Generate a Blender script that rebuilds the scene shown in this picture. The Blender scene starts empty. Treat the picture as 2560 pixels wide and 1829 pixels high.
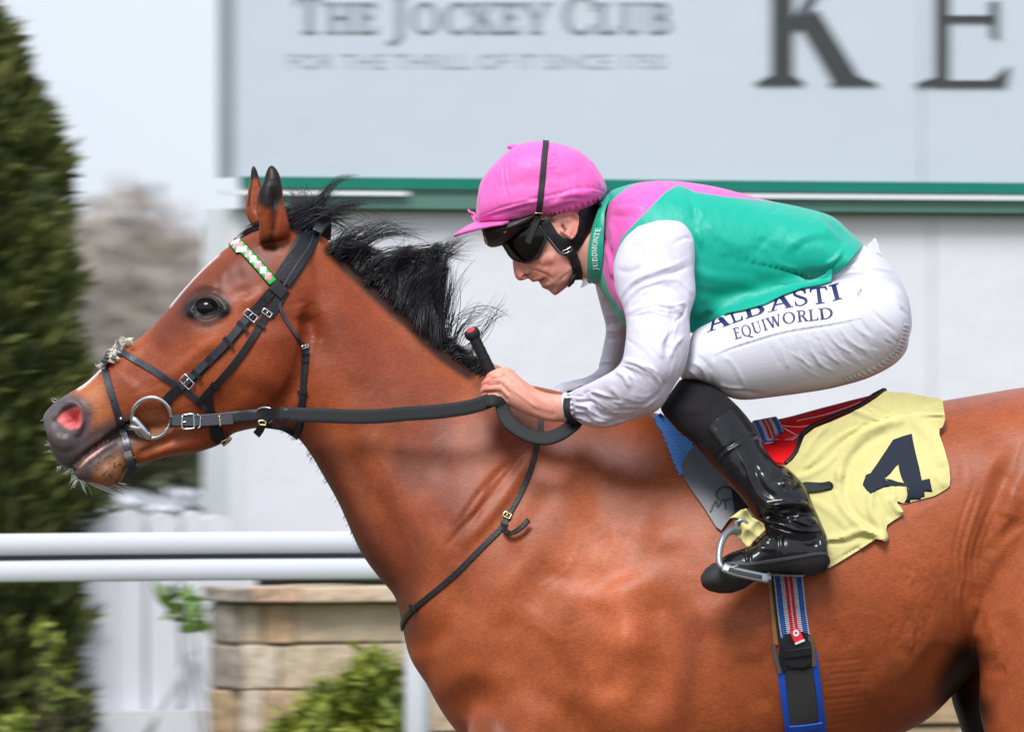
import bpy, bmesh, math, random
import numpy as np
from mathutils import Vector
from mathutils.bvhtree import BVHTree
from mathutils.geometry import delaunay_2d_cdt

random.seed(7)
rng = np.random.default_rng(7)
SC = bpy.context.scene
COL = SC.collection
R = math.radians

# ------------------------------------------------------------------ camera, light, exposure
S, CD, ZC, CX, CY = 0.0008, 20.0, 1.668, 1280.0, 914.5   # metres per photo pixel at the horse, camera distance, height
cam = bpy.data.cameras.new('camera')
cam.sensor_width = 36.0
cam.lens = 36.0 * CD / (2560 * S)
cam.clip_start, cam.clip_end = 0.5, 6000.0
cam.dof.use_dof = True
cam.dof.focus_distance = CD - 0.12
cam.dof.aperture_ratio = 0.24
cam.dof.aperture_fstop = 17.0
cam_ob = bpy.data.objects.new('camera', cam)
cam_ob.location = (0, -CD, ZC)
cam_ob.rotation_euler = (R(90), 0, 0)
COL.objects.link(cam_ob)
SC.camera = cam_ob

SUN_EL, SUN_AZ = R(50), R(-16)          # sun above and left, behind the photographer
world = bpy.data.worlds.new('World')
SC.world = world
world.use_nodes = True
wn, wl = world.node_tree.nodes, world.node_tree.links
wn.clear()
sky = wn.new('ShaderNodeTexSky')
sky.sky_type = 'NISHITA'
sky.sun_disc = False
sky.sun_elevation = SUN_EL
sky.sun_rotation = math.pi + SUN_AZ * -1.0
sky.air_density, sky.dust_density, sky.ozone_density = 1.0, 4.0, 1.0
bg_sky = wn.new('ShaderNodeBackground')
bg_sky.inputs['Strength'].default_value = 0.08
bg_cl = wn.new('ShaderNodeBackground')    # the bright cloud layer of the overcast day
bg_cl.inputs['Strength'].default_value = 0.47
tcw = wn.new('ShaderNodeTexCoord')
nzw = wn.new('ShaderNodeTexNoise')
nzw.inputs['Scale'].default_value = 3.0
nzw.inputs['Detail'].default_value = 5.0
rpw = wn.new('ShaderNodeValToRGB')
rpw.color_ramp.elements[0].position, rpw.color_ramp.elements[1].position = 0.3, 0.75
rpw.color_ramp.elements[0].color = (0.76, 0.85, 1.0, 1)
rpw.color_ramp.elements[1].color = (0.93, 0.97, 1.0, 1)
mixw = wn.new('ShaderNodeMixShader')
mixw.inputs[0].default_value = 0.85
outw = wn.new('ShaderNodeOutputWorld')
wl.new(tcw.outputs['Generated'], nzw.inputs['Vector'])
wl.new(nzw.outputs['Fac'], rpw.inputs['Fac'])
wl.new(rpw.outputs['Color'], bg_cl.inputs['Color'])
wl.new(sky.outputs[0], bg_sky.inputs['Color'])
wl.new(bg_sky.outputs[0], mixw.inputs[1])
wl.new(bg_cl.outputs[0], mixw.inputs[2])
wl.new(mixw.outputs[0], outw.inputs['Surface'])

sun = bpy.data.lights.new('sun', 'SUN')
sun.energy = 1.5
sun.angle = R(22)
sun.color = (1.0, 0.975, 0.95)
sun_ob = bpy.data.objects.new('sun', sun)
_d = Vector((math.sin(SUN_AZ) * math.cos(SUN_EL), -math.cos(SUN_AZ) * math.cos(SUN_EL), math.sin(SUN_EL)))
sun_ob.rotation_euler = _d.to_track_quat('Z', 'Y').to_euler()
sun_ob.location = (-4, -8, 9)
COL.objects.link(sun_ob)

SC.view_settings.view_transform = 'Standard'
SC.view_settings.look = 'None'
SC.view_settings.gamma = 1.0
SC.view_settings.use_curve_mapping = False
SC.view_settings.exposure = 1.24
SC.cycles.use_denoising = True
try:
    SC.cycles.denoiser = 'OPENIMAGEDENOISE'
    SC.cycles.denoising_input_passes = 'RGB_ALBEDO_NORMAL'
except Exception:
    pass
SC.cycles.max_bounces = 6
SC.cycles.diffuse_bounces = 3
SC.cycles.glossy_bounces = 3
SC.cycles.transmission_bounces = 4
SC.cycles.transparent_max_bounces = 8
SC.cycles.caustics_reflective = False
SC.cycles.caustics_refractive = False

# ------------------------------------------------------------------ helpers
CROP = {'A1': (80, 380, .36954), 'A2': (80, 850, .30796), 'A3': (700, 440, .33259), 'A4': (1120, 330, .30796),
        'A5': (1400, 420, .40636), 'B1': (1140, 780, .26397), 'B2': (1600, 960, .36952), 'B3': (1700, 1200, .38730),
        'B4': (900, 1000, .51053), 'B5': (2000, 950, .54106), 'B6': (0, 1150, .48394), 'B7': (0, 0, .80092),
        'B8': (560, 0, .87989), 'C1': (150, 1000, .24631), 'C2': (560, 380, .19704), 'C3': (460, 680, .27088),
        'C4': (1900, 560, .33249), 'C5': (1250, 480, .16626), 'D': (0, 0, 1.12626), 'P': (0, 0, 1.0)}


def m(c, *pts):
    """points of one drawing sheet -> the common sheet"""
    ox, oy, k = CROP[c]
    return [(ox + p[0] * k, oy + p[1] * k) + tuple(p[2:]) for p in pts]


def W(px, py, Y=0.0):
    k = (CD + Y) / CD * S
    return ((px - CX) * k, Y, ZC - (py - CY) * k)


def proj(V):
    k = (CD + V[:, 1]) / CD * S
    return CX + V[:, 0] / k, CY - (V[:, 2] - ZC) / k


def crom(P, n):
    """Catmull-Rom through the rows of P, n points a segment"""
    P = np.asarray(P, float)
    if len(P) < 3:
        t = np.linspace(0, 1, n * (len(P) - 1) + 1)[:, None]
        return P[0] * (1 - t) + P[-1] * t
    E = np.vstack([2 * P[0] - P[1], P, 2 * P[-1] - P[-2]])
    out = []
    for i in range(len(P) - 1):
        a, b, c, d = E[i], E[i + 1], E[i + 2], E[i + 3]
        for t in np.arange(n) / n:
            out.append(.5 * (2 * b + (c - a) * t + (2 * a - 5 * b + 4 * c - d) * t * t + (3 * b - a - 3 * c + d) * t ** 3))
    out.append(P[-1])
    return np.array(out)


def resample(P, step):
    P = np.asarray(P, float)
    d = np.r_[0, np.cumsum(np.linalg.norm(np.diff(P, axis=0), axis=1))]
    n = max(2, int(round(d[-1] / step)) + 1)
    t = np.linspace(0, d[-1], n)
    return np.stack([np.interp(t, d, P[:, k]) for k in range(P.shape[1])], 1)


def loft(secs, n=40, k=6, mirror=False):
    """secs: (tx,ty, bx,by, halfwidth px, Y metres, skew, power) top/bottom rails -> closed tube (V, F)"""
    A = np.array([tuple(s) + (0.0, 0.0, 1.0)[len(s) - 5:] if len(s) < 8 else s for s in secs], float)
    A = crom(A, k)
    A[:, 4] = np.maximum(A[:, 4], 1.0)
    th = np.linspace(0, 2 * math.pi, n, endpoint=False)
    c, s = np.cos(th), np.sin(th)
    V = []
    for tx, ty, bx, by, w, yc, sk, pw in A:
        cc = np.sign(c) * np.abs(c) ** pw
        px = (tx + bx) / 2 + cc * (tx - bx) / 2
        py = (ty + by) / 2 + cc * (ty - by) / 2
        Y = yc - np.sign(s) * np.abs(s) ** pw * w * S * (1 - sk * c)
        kk = (CD + Y) / CD * S
        V.append(np.stack([(px - CX) * kk, Y, ZC - (py - CY) * kk], 1))
    r = len(V)
    V = np.vstack(V)
    i = np.arange(n)
    j = (i + 1) % n
    F = [np.stack([a * n + i, a * n + j, (a + 1) * n + j, (a + 1) * n + i], 1) for a in range(r - 1)]
    F = [tuple(f) for f in np.vstack(F)]
    c0, c1 = len(V), len(V) + 1
    V = np.vstack([V, V[:n].mean(0), V[-n:].mean(0)])
    F += [(c0, int(b), int(a)) for a, b in zip(i, j)]
    F += [(c1, int(a) + (r - 1) * n, int(b) + (r - 1) * n) for a, b in zip(i, j)]
    if mirror:
        return flip((V, F))
    return V, F


def flip(vf):
    V = vf[0].copy()
    V[:, 1] *= -1
    return V, [tuple(f[::-1]) for f in vf[1]]


def tube(path, rad, n=10, cap=True):
    """tube round 3-D points; rad a number or one per point"""
    P = np.asarray(path, float)
    k = len(P)
    rad = np.broadcast_to(np.asarray(rad, float), (k,))
    T = np.gradient(P, axis=0)
    T /= np.maximum(np.linalg.norm(T, axis=1, keepdims=True), 1e-9)
    up = np.array([0, 0, 1.0]) if abs(T[0][2]) < .9 else np.array([1.0, 0, 0])
    V, F = [], []
    u = np.cross(T[0], up)
    u /= np.linalg.norm(u)
    for i in range(k):
        u = u - T[i] * u.dot(T[i])
        u /= max(np.linalg.norm(u), 1e-9)
        w = np.cross(T[i], u)
        a = np.linspace(0, 2 * math.pi, n, endpoint=False)[:, None]
        V.append(P[i] + rad[i] * (np.cos(a) * u + np.sin(a) * w))
    V = np.vstack(V)
    for i in range(k - 1):
        for a in range(n):
            b = (a + 1) % n
            F.append((i * n + a, i * n + b, (i + 1) * n + b, (i + 1) * n + a))
    if cap:
        F.append(tuple(range(n))[::-1])
        F.append(tuple(range((k - 1) * n, k * n)))
    return V, F


def join(parts):
    V, F, o = [], [], 0
    for v, f in parts:
        V.append(np.asarray(v, float))
        F += [tuple(int(i) + o for i in q) for q in f]
        o += len(v)
    return np.vstack(V), F


def fuse(parts, voxel, it=4):
    """union of closed shapes as one skin of small quads"""
    V, F = join(parts)
    me = bpy.data.meshes.new('tmp')
    me.from_pydata(V.tolist(), [], F)
    ob = bpy.data.objects.new('tmp', me)
    COL.objects.link(ob)
    md = ob.modifiers.new('r', 'REMESH')
    md.mode = 'VOXEL'
    md.voxel_size = voxel
    md.adaptivity = 0
    dg = bpy.context.evaluated_depsgraph_get()
    ev = ob.evaluated_get(dg)
    me2 = bpy.data.meshes.new_from_object(ev)
    n = len(me2.vertices)
    co = np.empty(n * 3)
    me2.vertices.foreach_get('co', co)
    q = np.empty(len(me2.loops), int)
    me2.loops.foreach_get('vertex_index', q)
    ls = np.empty(len(me2.polygons), int)
    me2.polygons.foreach_get('loop_total', ls)
    assert (ls == 4).all()
    bpy.data.objects.remove(ob)
    bpy.data.meshes.remove(me)
    bpy.data.meshes.remove(me2)
    return Skin(co.reshape(-1, 3), q.reshape(-1, 4), it)


class Skin:
    """a dense mesh that is shaped with strokes"""
    def __init__(self, V, F, it=0):
        self.V = np.array(V, float)
        if not isinstance(F, np.ndarray):
            F = np.array([tuple(f) + ((f[0],) if len(f) == 3 else ()) for f in F], int)
        v_ = self.V
        if np.einsum('ij,ij->i', v_[F[:, 0]] - v_[0], np.cross(v_[F[:, 1]] - v_[0], v_[F[:, 2]] - v_[0])).sum() + np.einsum('ij,ij->i', v_[F[:, 0]] - v_[0], np.cross(v_[F[:, 2]] - v_[0], v_[F[:, 3]] - v_[0])).sum() < 0:
            F = F[:, ::-1].copy()
        self.F = F
        e = np.vstack([F[:, [0, 1]], F[:, [1, 2]], F[:, [2, 3]], F[:, [3, 0]]])
        e = e[e[:, 0] != e[:, 1]]
        e = np.vstack([e, e[:, ::-1]])
        self.e = e
        self.deg = np.maximum(np.bincount(e[:, 0], minlength=len(self.V)), 1)
        if it:
            self.smooth(it)
        self.C = None

    def smooth(self, it, lam=.6, mask=None):
        for _ in range(it):
            A = np.stack([np.bincount(self.e[:, 0], self.V[self.e[:, 1], k], len(self.V)) for k in range(3)], 1) / self.deg[:, None]
            d = (A - self.V) * lam
            if mask is not None:
                d *= mask[:, None]
            self.V += d
        self.update()

    def update(self):
        V, F = self.V, self.F
        fn = np.cross(V[F[:, 2]] - V[F[:, 0]], V[F[:, 3]] - V[F[:, 1]])
        N = np.zeros_like(V)
        for k in range(4):
            for c in range(3):
                N[:, c] += np.bincount(F[:, k], fn[:, c], len(V))
        self.N = N / np.maximum(np.linalg.norm(N, axis=1, keepdims=True), 1e-12)
        self.px, self.py = proj(V)

    def dist(self, pts, r):
        P = np.asarray([p[:2] for p in pts], float)
        box = np.where((self.px > P[:, 0].min() - r) & (self.px < P[:, 0].max() + r) &
                       (self.py > P[:, 1].min() - r) & (self.py < P[:, 1].max() + r))[0]
        x, y = self.px[box], self.py[box]
        best = np.full(len(box), 1e9)
        tt = np.zeros(len(box))
        if len(P) == 1:
            best = np.hypot(x - P[0, 0], y - P[0, 1])
        nseg = max(1, len(P) - 1)
        for i in range(len(P) - 1):
            a, b = P[i], P[i + 1]
            d = b - a
            t = np.clip(((x - a[0]) * d[0] + (y - a[1]) * d[1]) / max(d.dot(d), 1e-9), 0, 1)
            q = np.hypot(x - a[0] - t * d[0], y - a[1] - t * d[1])
            tt = np.where(q < best, (i + t) / nseg, tt)
            best = np.minimum(best, q)
        return box, best, tt

    def stroke(self, pts, r, h, side='both', curve=True, taper=True, edge=False, sharp=False):
        """raise (h>0) or press (h<0) the skin along a line; r, h in px"""
        if curve and len(pts) > 2:
            pts = crom([p[:2] for p in pts], 5)
        box, d, t = self.dist(pts, r)
        w = np.clip(1 - d / r, 0, 1) ** 1.3 if sharp else np.clip(1 - (d / r) ** 2, 0, 1) ** 2
        if taper and len(pts) > 1:
            w *= np.clip(np.minimum(t, 1 - t) * 5, 0.15, 1)
        ny = self.N[box, 1]
        if not edge:
            w *= np.clip((np.abs(ny) - .05) / .35, 0, 1)
        if side == 'near':
            w *= ny < 0.15
        self.V[box] += self.N[box] * (w * h * S)[:, None]
        self.dirty = True

    def paint(self, pts, r, col, amt=1.0, soft=1.0, curve=True, cond=None):
        if self.C is None:
            raise ValueError
        if curve and len(pts) > 2:
            pts = crom([p[:2] for p in pts], 5)
        box, d, t = self.dist(pts, r)
        w = np.clip((1 - d / r) / max(soft, 1e-3), 0, 1)
        w = w * w * (3 - 2 * w) * amt
        if cond is not None:
            w *= cond[box]
        self.C[box] += (np.array(col) - self.C[box]) * w[:, None]

    def fill(self, poly, col, soft=3.0, amt=1.0, cond=None):
        poly = crom([p[:2] for p in poly] + [poly[0][:2]], 5)[:-1]
        ins = inpoly(self.px, self.py, poly)
        A = np.array(poly)
        box = np.where((self.px > A[:, 0].min() - soft) & (self.px < A[:, 0].max() + soft) & (self.py > A[:, 1].min() - soft) & (self.py < A[:, 1].max() + soft))[0]
        d = pdist(self.px[box], self.py[box], list(poly) + [poly[0]], False)
        w = np.clip(.5 + np.where(ins[box], d, -d) / (2 * soft), 0, 1) * amt
        if cond is not None:
            w *= cond[box]
        self.C[box] += (np.array(col) - self.C[box]) * w[:, None]

    def bvh(self):
        return BVHTree.FromPolygons(self.V.tolist(), self.F.tolist()), self

    def build(self, name, mat, parent=None):
        return obj(name, self.V, self.F, mat, parent, col=self.C)


def inpoly(x, y, poly):
    ins = np.zeros(np.shape(x), bool)
    n = len(poly)
    for i in range(n):
        x0, y0 = poly[i][:2]
        x1, y1 = poly[(i + 1) % n][:2]
        c = ((y0 > y) != (y1 > y)) & (x < (x1 - x0) * (y - y0) / ((y1 - y0) if y1 != y0 else 1e-9) + x0)
        ins ^= c
    return ins


def obj(name, V, F, mat, parent=None, smooth=True, col=None, uv=None, normals=True):
    me = bpy.data.meshes.new(name)
    if isinstance(F, np.ndarray) and F.ndim == 2:
        nf, k = F.shape
        me.vertices.add(len(V))
        me.vertices.foreach_set('co', np.asarray(V, np.float32).ravel())
        me.loops.add(nf * k)
        me.loops.foreach_set('vertex_index', F.ravel().astype(np.int32))
        me.polygons.add(nf)
        me.polygons.foreach_set('loop_start', np.arange(0, nf * k, k, dtype=np.int32))
        me.update(calc_edges=True)
        me.validate()
    else:
        me.from_pydata([tuple(map(float, v)) for v in V], [], [tuple(int(i) for i in f) for f in F])
        if normals:
            bm = bmesh.new()
            bm.from_mesh(me)
            bmesh.ops.recalc_face_normals(bm, faces=bm.faces)
            bm.to_mesh(me)
            bm.free()
    if col is not None:
        a = me.color_attributes.new('painted_tone', 'FLOAT_COLOR', 'POINT')
        a.data.foreach_set('color', np.hstack([col, np.ones((len(col), 1))]).astype(np.float32).ravel())
    if uv is not None:
        l = me.uv_layers.new(name='UVMap')
        vi = np.empty(len(me.loops), int)
        me.loops.foreach_get('vertex_index', vi)
        l.data.foreach_set('uv', np.asarray(uv, np.float32)[vi].ravel())
    if smooth:
        me.polygons.foreach_set('use_smooth', np.ones(len(me.polygons), bool))
    me.materials.append(mat)
    o = bpy.data.objects.new(name, me)
    COL.objects.link(o)
    if parent is not None:
        o.parent = parent
        o.matrix_parent_inverse = parent.matrix_world.inverted() if parent.type != 'EMPTY' else PINV[parent.name]
    return o


PINV = {}


def thing(name, label, cat, loc=(0, 0, 0), group=None):
    from mathutils import Matrix
    o = bpy.data.objects.new(name, None)
    o.location = loc
    o.empty_display_size = 0.1
    COL.objects.link(o)
    PINV[o.name] = Matrix.Translation(-Vector(loc))
    return tag(o, label, cat, group)


def tag(o, label=None, cat=None, group=None, kind=None):
    for k, v in (('label', label), ('category', cat), ('group', group), ('kind', kind)):
        if v:
            o[k] = v
    return o


def auto_sharp(o, ang=40):
    me = o.data
    bm = bmesh.new()
    bm.from_mesh(me)
    for e in bm.edges:
        if len(e.link_faces) == 2 and e.calc_face_angle(0) > R(ang):
            e.smooth = False
    bm.to_mesh(me)
    bm.free()
    return o


CAMO = Vector((0, -CD, ZC))


def ray(B, px, py, Yg=-0.1):
    """the point of a surface seen at this spot of the sheet, with its smooth normal"""
    bvh, sk = B
    d = (Vector(W(px, py)) - CAMO).normalized()
    loc, nor, idx, _ = bvh.ray_cast(CAMO, d)
    if loc is None:
        loc, nor, idx, _ = bvh.find_nearest(Vector(W(px, py, Yg)))
        q = Vector(W(px, py, loc.y))
        if (q - loc).length < .08:
            loc = q
    n = sk.N[sk.F[idx]].mean(0)
    n /= np.linalg.norm(n)
    return np.array(loc), n


def near(B, p):
    bvh, sk = B
    loc, nor, idx, _ = bvh.find_nearest(Vector(p))
    n = sk.N[sk.F[idx]].mean(0)
    return np.array(loc), n / np.linalg.norm(n)


def toward(B, q, na, nb, f):
    bvh, sk = B
    d = na * (1 - f) + nb * f
    d /= max(np.linalg.norm(d), 1e-6)
    loc, nor, idx, dist = bvh.ray_cast(Vector(q + d * .05), Vector(-d), .12)
    if loc is None:
        return near(B, q)
    n = sk.N[sk.F[idx]].mean(0)
    return np.array(loc), n / np.linalg.norm(n)


def surf_path(B, pts, step=6, off=2.0, mirror=False, sm=2):
    """polyline on a surface: 2-tuples are laid on it, 3-tuples give their own depth; returns points and normals"""
    Q = []
    for p in pts:
        Q.append(np.array(W(*p)) if len(p) == 3 else ray(B, *p)[0])
    flat = [p[:2] for p in pts]
    dense = resample(crom(flat, 8), step)
    own = [len(p) == 3 for p in pts]
    if any(own):
        D = crom(np.array(Q), 8)
        C2 = crom(flat, 8)
        P, N = [], []
        EN = [near(B, q)[1] for q in Q]
        for i in range(len(D) - 1):
            k = i / 8
            a_, b_ = int(k), min(int(k) + 1, len(pts) - 1)
            for f in np.arange(3) / 3:
                if own[a_] or own[b_]:
                    l, n = toward(B, D[i] * (1 - f) + D[i + 1] * f, EN[a_], EN[b_], k - a_ + f / 8)
                else:
                    l, n = ray(B, *(C2[i] * (1 - f) + C2[i + 1] * f))
                P.append(l)
                N.append(n)
        l, n = near(B, D[-1])
        P, N = np.array(P + [l]), np.array(N + [n])
        dd = np.r_[0, np.cumsum(np.linalg.norm(np.diff(P, axis=0), axis=1))]
        tt = np.linspace(0, dd[-1], max(3, int(dd[-1] / (step * S))))
        P, N = [np.stack([np.interp(tt, dd, A_[:, c]) for c in range(3)], 1) for A_ in (P, N)]
    else:
        P, N = zip(*[ray(B, x, y) for x, y in dense])
    P, N = np.array(P), np.array(N)
    if mirror:
        f = np.array([1, -1, 1])
        P = np.vstack([P, P[::-1][1:] * f])
        N = np.vstack([N, N[::-1][1:] * f])
    for _ in range(sm):
        P[1:-1] = (P[:-2] + 2 * P[1:-1] + P[2:]) / 4
        N[1:-1] = (N[:-2] + 2 * N[1:-1] + N[2:]) / 4
    N /= np.linalg.norm(N, axis=1, keepdims=True)
    return P + N * off * S, N


def ribbon(P, N, w, t, crown=0.0):
    """flat strap with rounded edges; w, t in px (w may vary); returns V, F, uv"""
    P = np.asarray(P)
    k = len(P)
    T = np.gradient(P, axis=0)
    T /= np.maximum(np.linalg.norm(T, axis=1, keepdims=True), 1e-9)
    Bn = np.cross(T, N)
    Bn /= np.maximum(np.linalg.norm(Bn, axis=1, keepdims=True), 1e-9)
    w = np.broadcast_to(np.asarray(w, float), (k,)) * S / 2
    t = t * S
    sec = [(-1, 0), (-1, .7), (-.9, 1), (-.45, 1 + crown), (.45, 1 + crown), (.9, 1), (1, .7), (1, 0)]
    n = len(sec)
    V, uv = [], []
    d = np.r_[0, np.cumsum(np.linalg.norm(np.diff(P, axis=0), axis=1))]
    for i in range(k):
        for a, b in sec:
            V.append(P[i] + Bn[i] * a * w[i] + N[i] * b * t)
            uv.append(((a + 1) / 2, d[i] / .01))
    F = []
    for i in range(k - 1):
        for a in range(n):
            b = (a + 1) % n
            F.append((i * n + a, i * n + b, (i + 1) * n + b, (i + 1) * n + a))
    F.append(tuple(range(n))[::-1])
    F.append(tuple(range((k - 1) * n, k * n)))
    return np.array(V), F, np.array(uv)


def strap(name, B, pts, w, mat, parent, t=3.0, off=1.0, mirror=False, step=6, crown=0.0, sm=2):
    P, N = surf_path(B, pts, step, off, mirror, sm)
    V, F, uv = ribbon(P, N, w, t, crown)
    return auto_sharp(obj(name, V, F, mat, parent, uv=uv), 32)


def tri(loops, step, extra=None, holes=()):
    """fine triangles inside flat outlines (union of loops, minus holes)"""
    vs, es = [], []
    for lp in list(loops) + list(holes):
        q = []
        n = len(lp)
        for i in range(n):
            a, b = np.array(lp[i][:2], float), np.array(lp[(i + 1) % n][:2], float)
            c = max(1, int(np.linalg.norm(b - a) / step))
            q += [a + (b - a) * j / c for j in range(c)]
        o = len(vs)
        vs += q
        es += [(o + i, o + (i + 1) % len(q)) for i in range(len(q))]
    A = np.array([p for lp in loops for p in [p[:2] for p in lp]], float)
    x0, y0 = A.min(0)
    x1, y1 = A.max(0)
    gx, gy = np.meshgrid(np.arange(x0 + step * .5, x1, step), np.arange(y0 + step * .5, y1, step * .866))
    gx = gx + (np.arange(gx.shape[0]) % 2)[:, None] * step / 2
    gx, gy = gx.ravel(), gy.ravel()
    ins = np.zeros(len(gx), bool)
    for lp in loops:
        ins |= inpoly(gx, gy, lp)
    for lp in holes:
        ins &= ~inpoly(gx, gy, lp)
    g = np.stack([gx, gy], 1)[ins]
    if len(g):
        bp = np.array(vs)
        keep = np.array([np.min(np.hypot(*(bp - q).T)) > step * .45 for q in g])
        vs += list(g[keep])
    r = delaunay_2d_cdt([Vector((float(v[0]), float(v[1]))) for v in vs], es, [], 0, 1e-4)
    P = np.array([(v.x, v.y) for v in r[0]])
    T = np.array(r[2], int)
    c = P[T].mean(1)
    ins = np.zeros(len(T), bool)
    for lp in loops:
        ins |= inpoly(c[:, 0], c[:, 1], lp)
    for lp in holes:
        ins &= ~inpoly(c[:, 0], c[:, 1], lp)
    T = T[ins]
    used = np.unique(T)
    mp = np.full(len(P), -1)
    mp[used] = np.arange(len(used))
    return P[used], mp[T]


def sheet(P2, T, P3, N, off, thick):
    """solid sheet from a triangulated patch lying on P3 with normals N; off per vertex px"""
    off = np.broadcast_to(np.asarray(off, float), (len(P3),))[:, None] * S
    A = P3 + N * off
    B = P3 + N * (off - thick * S)
    n = len(P3)
    cnt = {}
    for f in T:
        for a, b in ((0, 1), (1, 2), (2, 0)):
            e = (int(f[a]), int(f[b]))
            cnt[e] = 1
    side = [(a, b) for a, b in cnt if (b, a) not in cnt]
    F = [tuple(f) for f in T] + [tuple(f[::-1] + n) for f in T] + [(b, a, a + n, b + n) for a, b in side]
    return np.vstack([A, B]), F


def patch(name, B, loops, mat, parent, off=2.0, thick=2.0, step=8, holes=(), fn=None, sm=0, mirror=False, nmix=0.0, uvf=None, Yg=-0.1, free=0):
    """a sheet laid on a surface; fn(px,py)-> extra lift in px"""
    P2, T = tri(loops, step, holes=holes)
    H = [ray(B, x, y, Yg) for x, y in P2]
    P3 = np.array([h[0] for h in H])
    N = np.array([h[1] for h in H])
    if nmix:
        N = N * (1 - nmix) + np.array([0, -1.0, 0]) * nmix
        N /= np.linalg.norm(N, axis=1, keepdims=True)
    if sm:
        e = np.vstack([T[:, [0, 1]], T[:, [1, 2]], T[:, [2, 0]]])
        e = np.vstack([e, e[:, ::-1]])
        dg = np.maximum(np.bincount(e[:, 0], minlength=len(P3)), 1)
        y0 = P3[:, 1].copy()
        for _ in range(sm):
            y = np.bincount(e[:, 0], P3[e[:, 1], 1], len(P3)) / dg
            P3[:, 1] = np.minimum(y, y0)
        for _ in range(free):
            P3[:, 1] = np.bincount(e[:, 0], P3[e[:, 1], 1], len(P3)) / dg
        N2 = np.stack([np.bincount(e[:, 0], N[e[:, 1], k], len(P3)) for k in range(3)], 1)
        N = N2 / np.maximum(np.linalg.norm(N2, axis=1, keepdims=True), 1e-9)
    o = np.full(len(P3), float(off))
    if fn is not None:
        o = o + fn(P2[:, 0], P2[:, 1])
    V, F = sheet(P2, T, P3, N, o, thick)
    uv = np.vstack([P2, P2]) / 100.0
    if mirror:
        V, F = flip((V, F))
    return auto_sharp(obj(name, V, F, mat, parent, uv=uv), 45)


def pdist(x, y, pts, curve=True):
    if curve and len(pts) > 2:
        pts = crom([p[:2] for p in pts], 6)
    best = np.full(np.shape(x), 1e9)
    for i in range(len(pts) - 1):
        a, b = np.array(pts[i][:2], float), np.array(pts[i + 1][:2], float)
        d = b - a
        t = np.clip(((x - a[0]) * d[0] + (y - a[1]) * d[1]) / max(d.dot(d), 1e-9), 0, 1)
        best = np.minimum(best, np.hypot(x - a[0] - t * d[0], y - a[1] - t * d[1]))
    return best


def folds(lst):
    def f(x, y):
        o = np.zeros(np.shape(x))
        for pts, r, h in lst:
            o += h * np.clip(1 - (pdist(x, y, pts) / r) ** 2, 0, 1) ** 2
        return o
    return f


# ------------------------------------------------------------------ materials
def mat(name, col, rough=.5, metal=0.0, bump=None, coat=0.0, sheen=0.0, var=None, spec=.5, attr=False, trans=0.0, sss=0.0, coat_rough=.1):
    """bump: (scale, distance, stretch xyz, detail); var: (scale, amount, second colour)"""
    M = bpy.data.materials.new(name)
    M.use_nodes = True
    nt = M.node_tree
    b = nt.nodes['Principled BSDF']
    b.inputs['Base Color'].default_value = (*col, 1)
    b.inputs['Roughness'].default_value = rough
    b.inputs['Metallic'].default_value = metal
    b.inputs['Specular IOR Level'].default_value = spec
    b.inputs['Coat Weight'].default_value = coat
    b.inputs['Coat Roughness'].default_value = coat_rough
    b.inputs['Sheen Weight'].default_value = sheen
    b.inputs['Transmission Weight'].default_value = trans
    if sss:
        b.inputs['Subsurface Weight'].default_value = sss
        b.inputs['Subsurface Radius'].default_value = (.012, .005, .003)
        b.inputs['Subsurface Scale'].default_value = .4
    tc = nt.nodes.new('ShaderNodeTexCoord')
    src = None
    if attr:
        a = nt.nodes.new('ShaderNodeAttribute')
        a.attribute_name = 'painted_tone'
        src = a.outputs['Color']
    if var:
        nz = nt.nodes.new('ShaderNodeTexNoise')
        nz.inputs['Scale'].default_value = var[0]
        nz.inputs['Detail'].default_value = 6
        nz.inputs['Roughness'].default_value = .62
        nt.links.new(tc.outputs['Object'], nz.inputs['Vector'])
        rp = nt.nodes.new('ShaderNodeMapRange')
        rp.inputs['From Min'].default_value, rp.inputs['From Max'].default_value = .36, .64
        rp.inputs['To Min'].default_value, rp.inputs['To Max'].default_value = 0, var[1]
        nt.links.new(nz.outputs['Fac'], rp.inputs['Value'])
        mx = nt.nodes.new('ShaderNodeMix')
        mx.data_type = 'RGBA'
        nt.links.new(rp.outputs['Result'], mx.inputs['Factor'])
        if src is not None:
            nt.links.new(src, mx.inputs[6])
            mx.blend_type = 'MULTIPLY'
        else:
            mx.inputs[6].default_value = (*col, 1)
        mx.inputs[7].default_value = (*var[2], 1)
        src = mx.outputs[2]
    if src is not None:
        nt.links.new(src, b.inputs['Base Color'])
    if bump:
        mp = nt.nodes.new('ShaderNodeMapping')
        mp.inputs['Scale'].default_value = bump[2]
        if len(bump) > 4:
            mp.inputs['Rotation'].default_value = bump[4]
        nz2 = nt.nodes.new('ShaderNodeTexNoise')
        nz2.inputs['Scale'].default_value = bump[0]
        nz2.inputs['Detail'].default_value = bump[3]
        bp = nt.nodes.new('ShaderNodeBump')
        bp.inputs['Distance'].default_value = bump[1]
        bp.inputs['Strength'].default_value = 1.0
        nt.links.new(tc.outputs['Object'], mp.inputs['Vector'])
        nt.links.new(mp.outputs[0], nz2.inputs['Vector'])
        nt.links.new(nz2.outputs['Fac'], bp.inputs['Height'])
        nt.links.new(bp.outputs[0], b.inputs['Normal'])
    return M


def lin(r, g, b):
    f = lambda c: ((c / 255 + .055) / 1.055) ** 2.4 if c > 10 else c / 255 / 12.92
    return (f(r), f(g), f(b))


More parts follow.
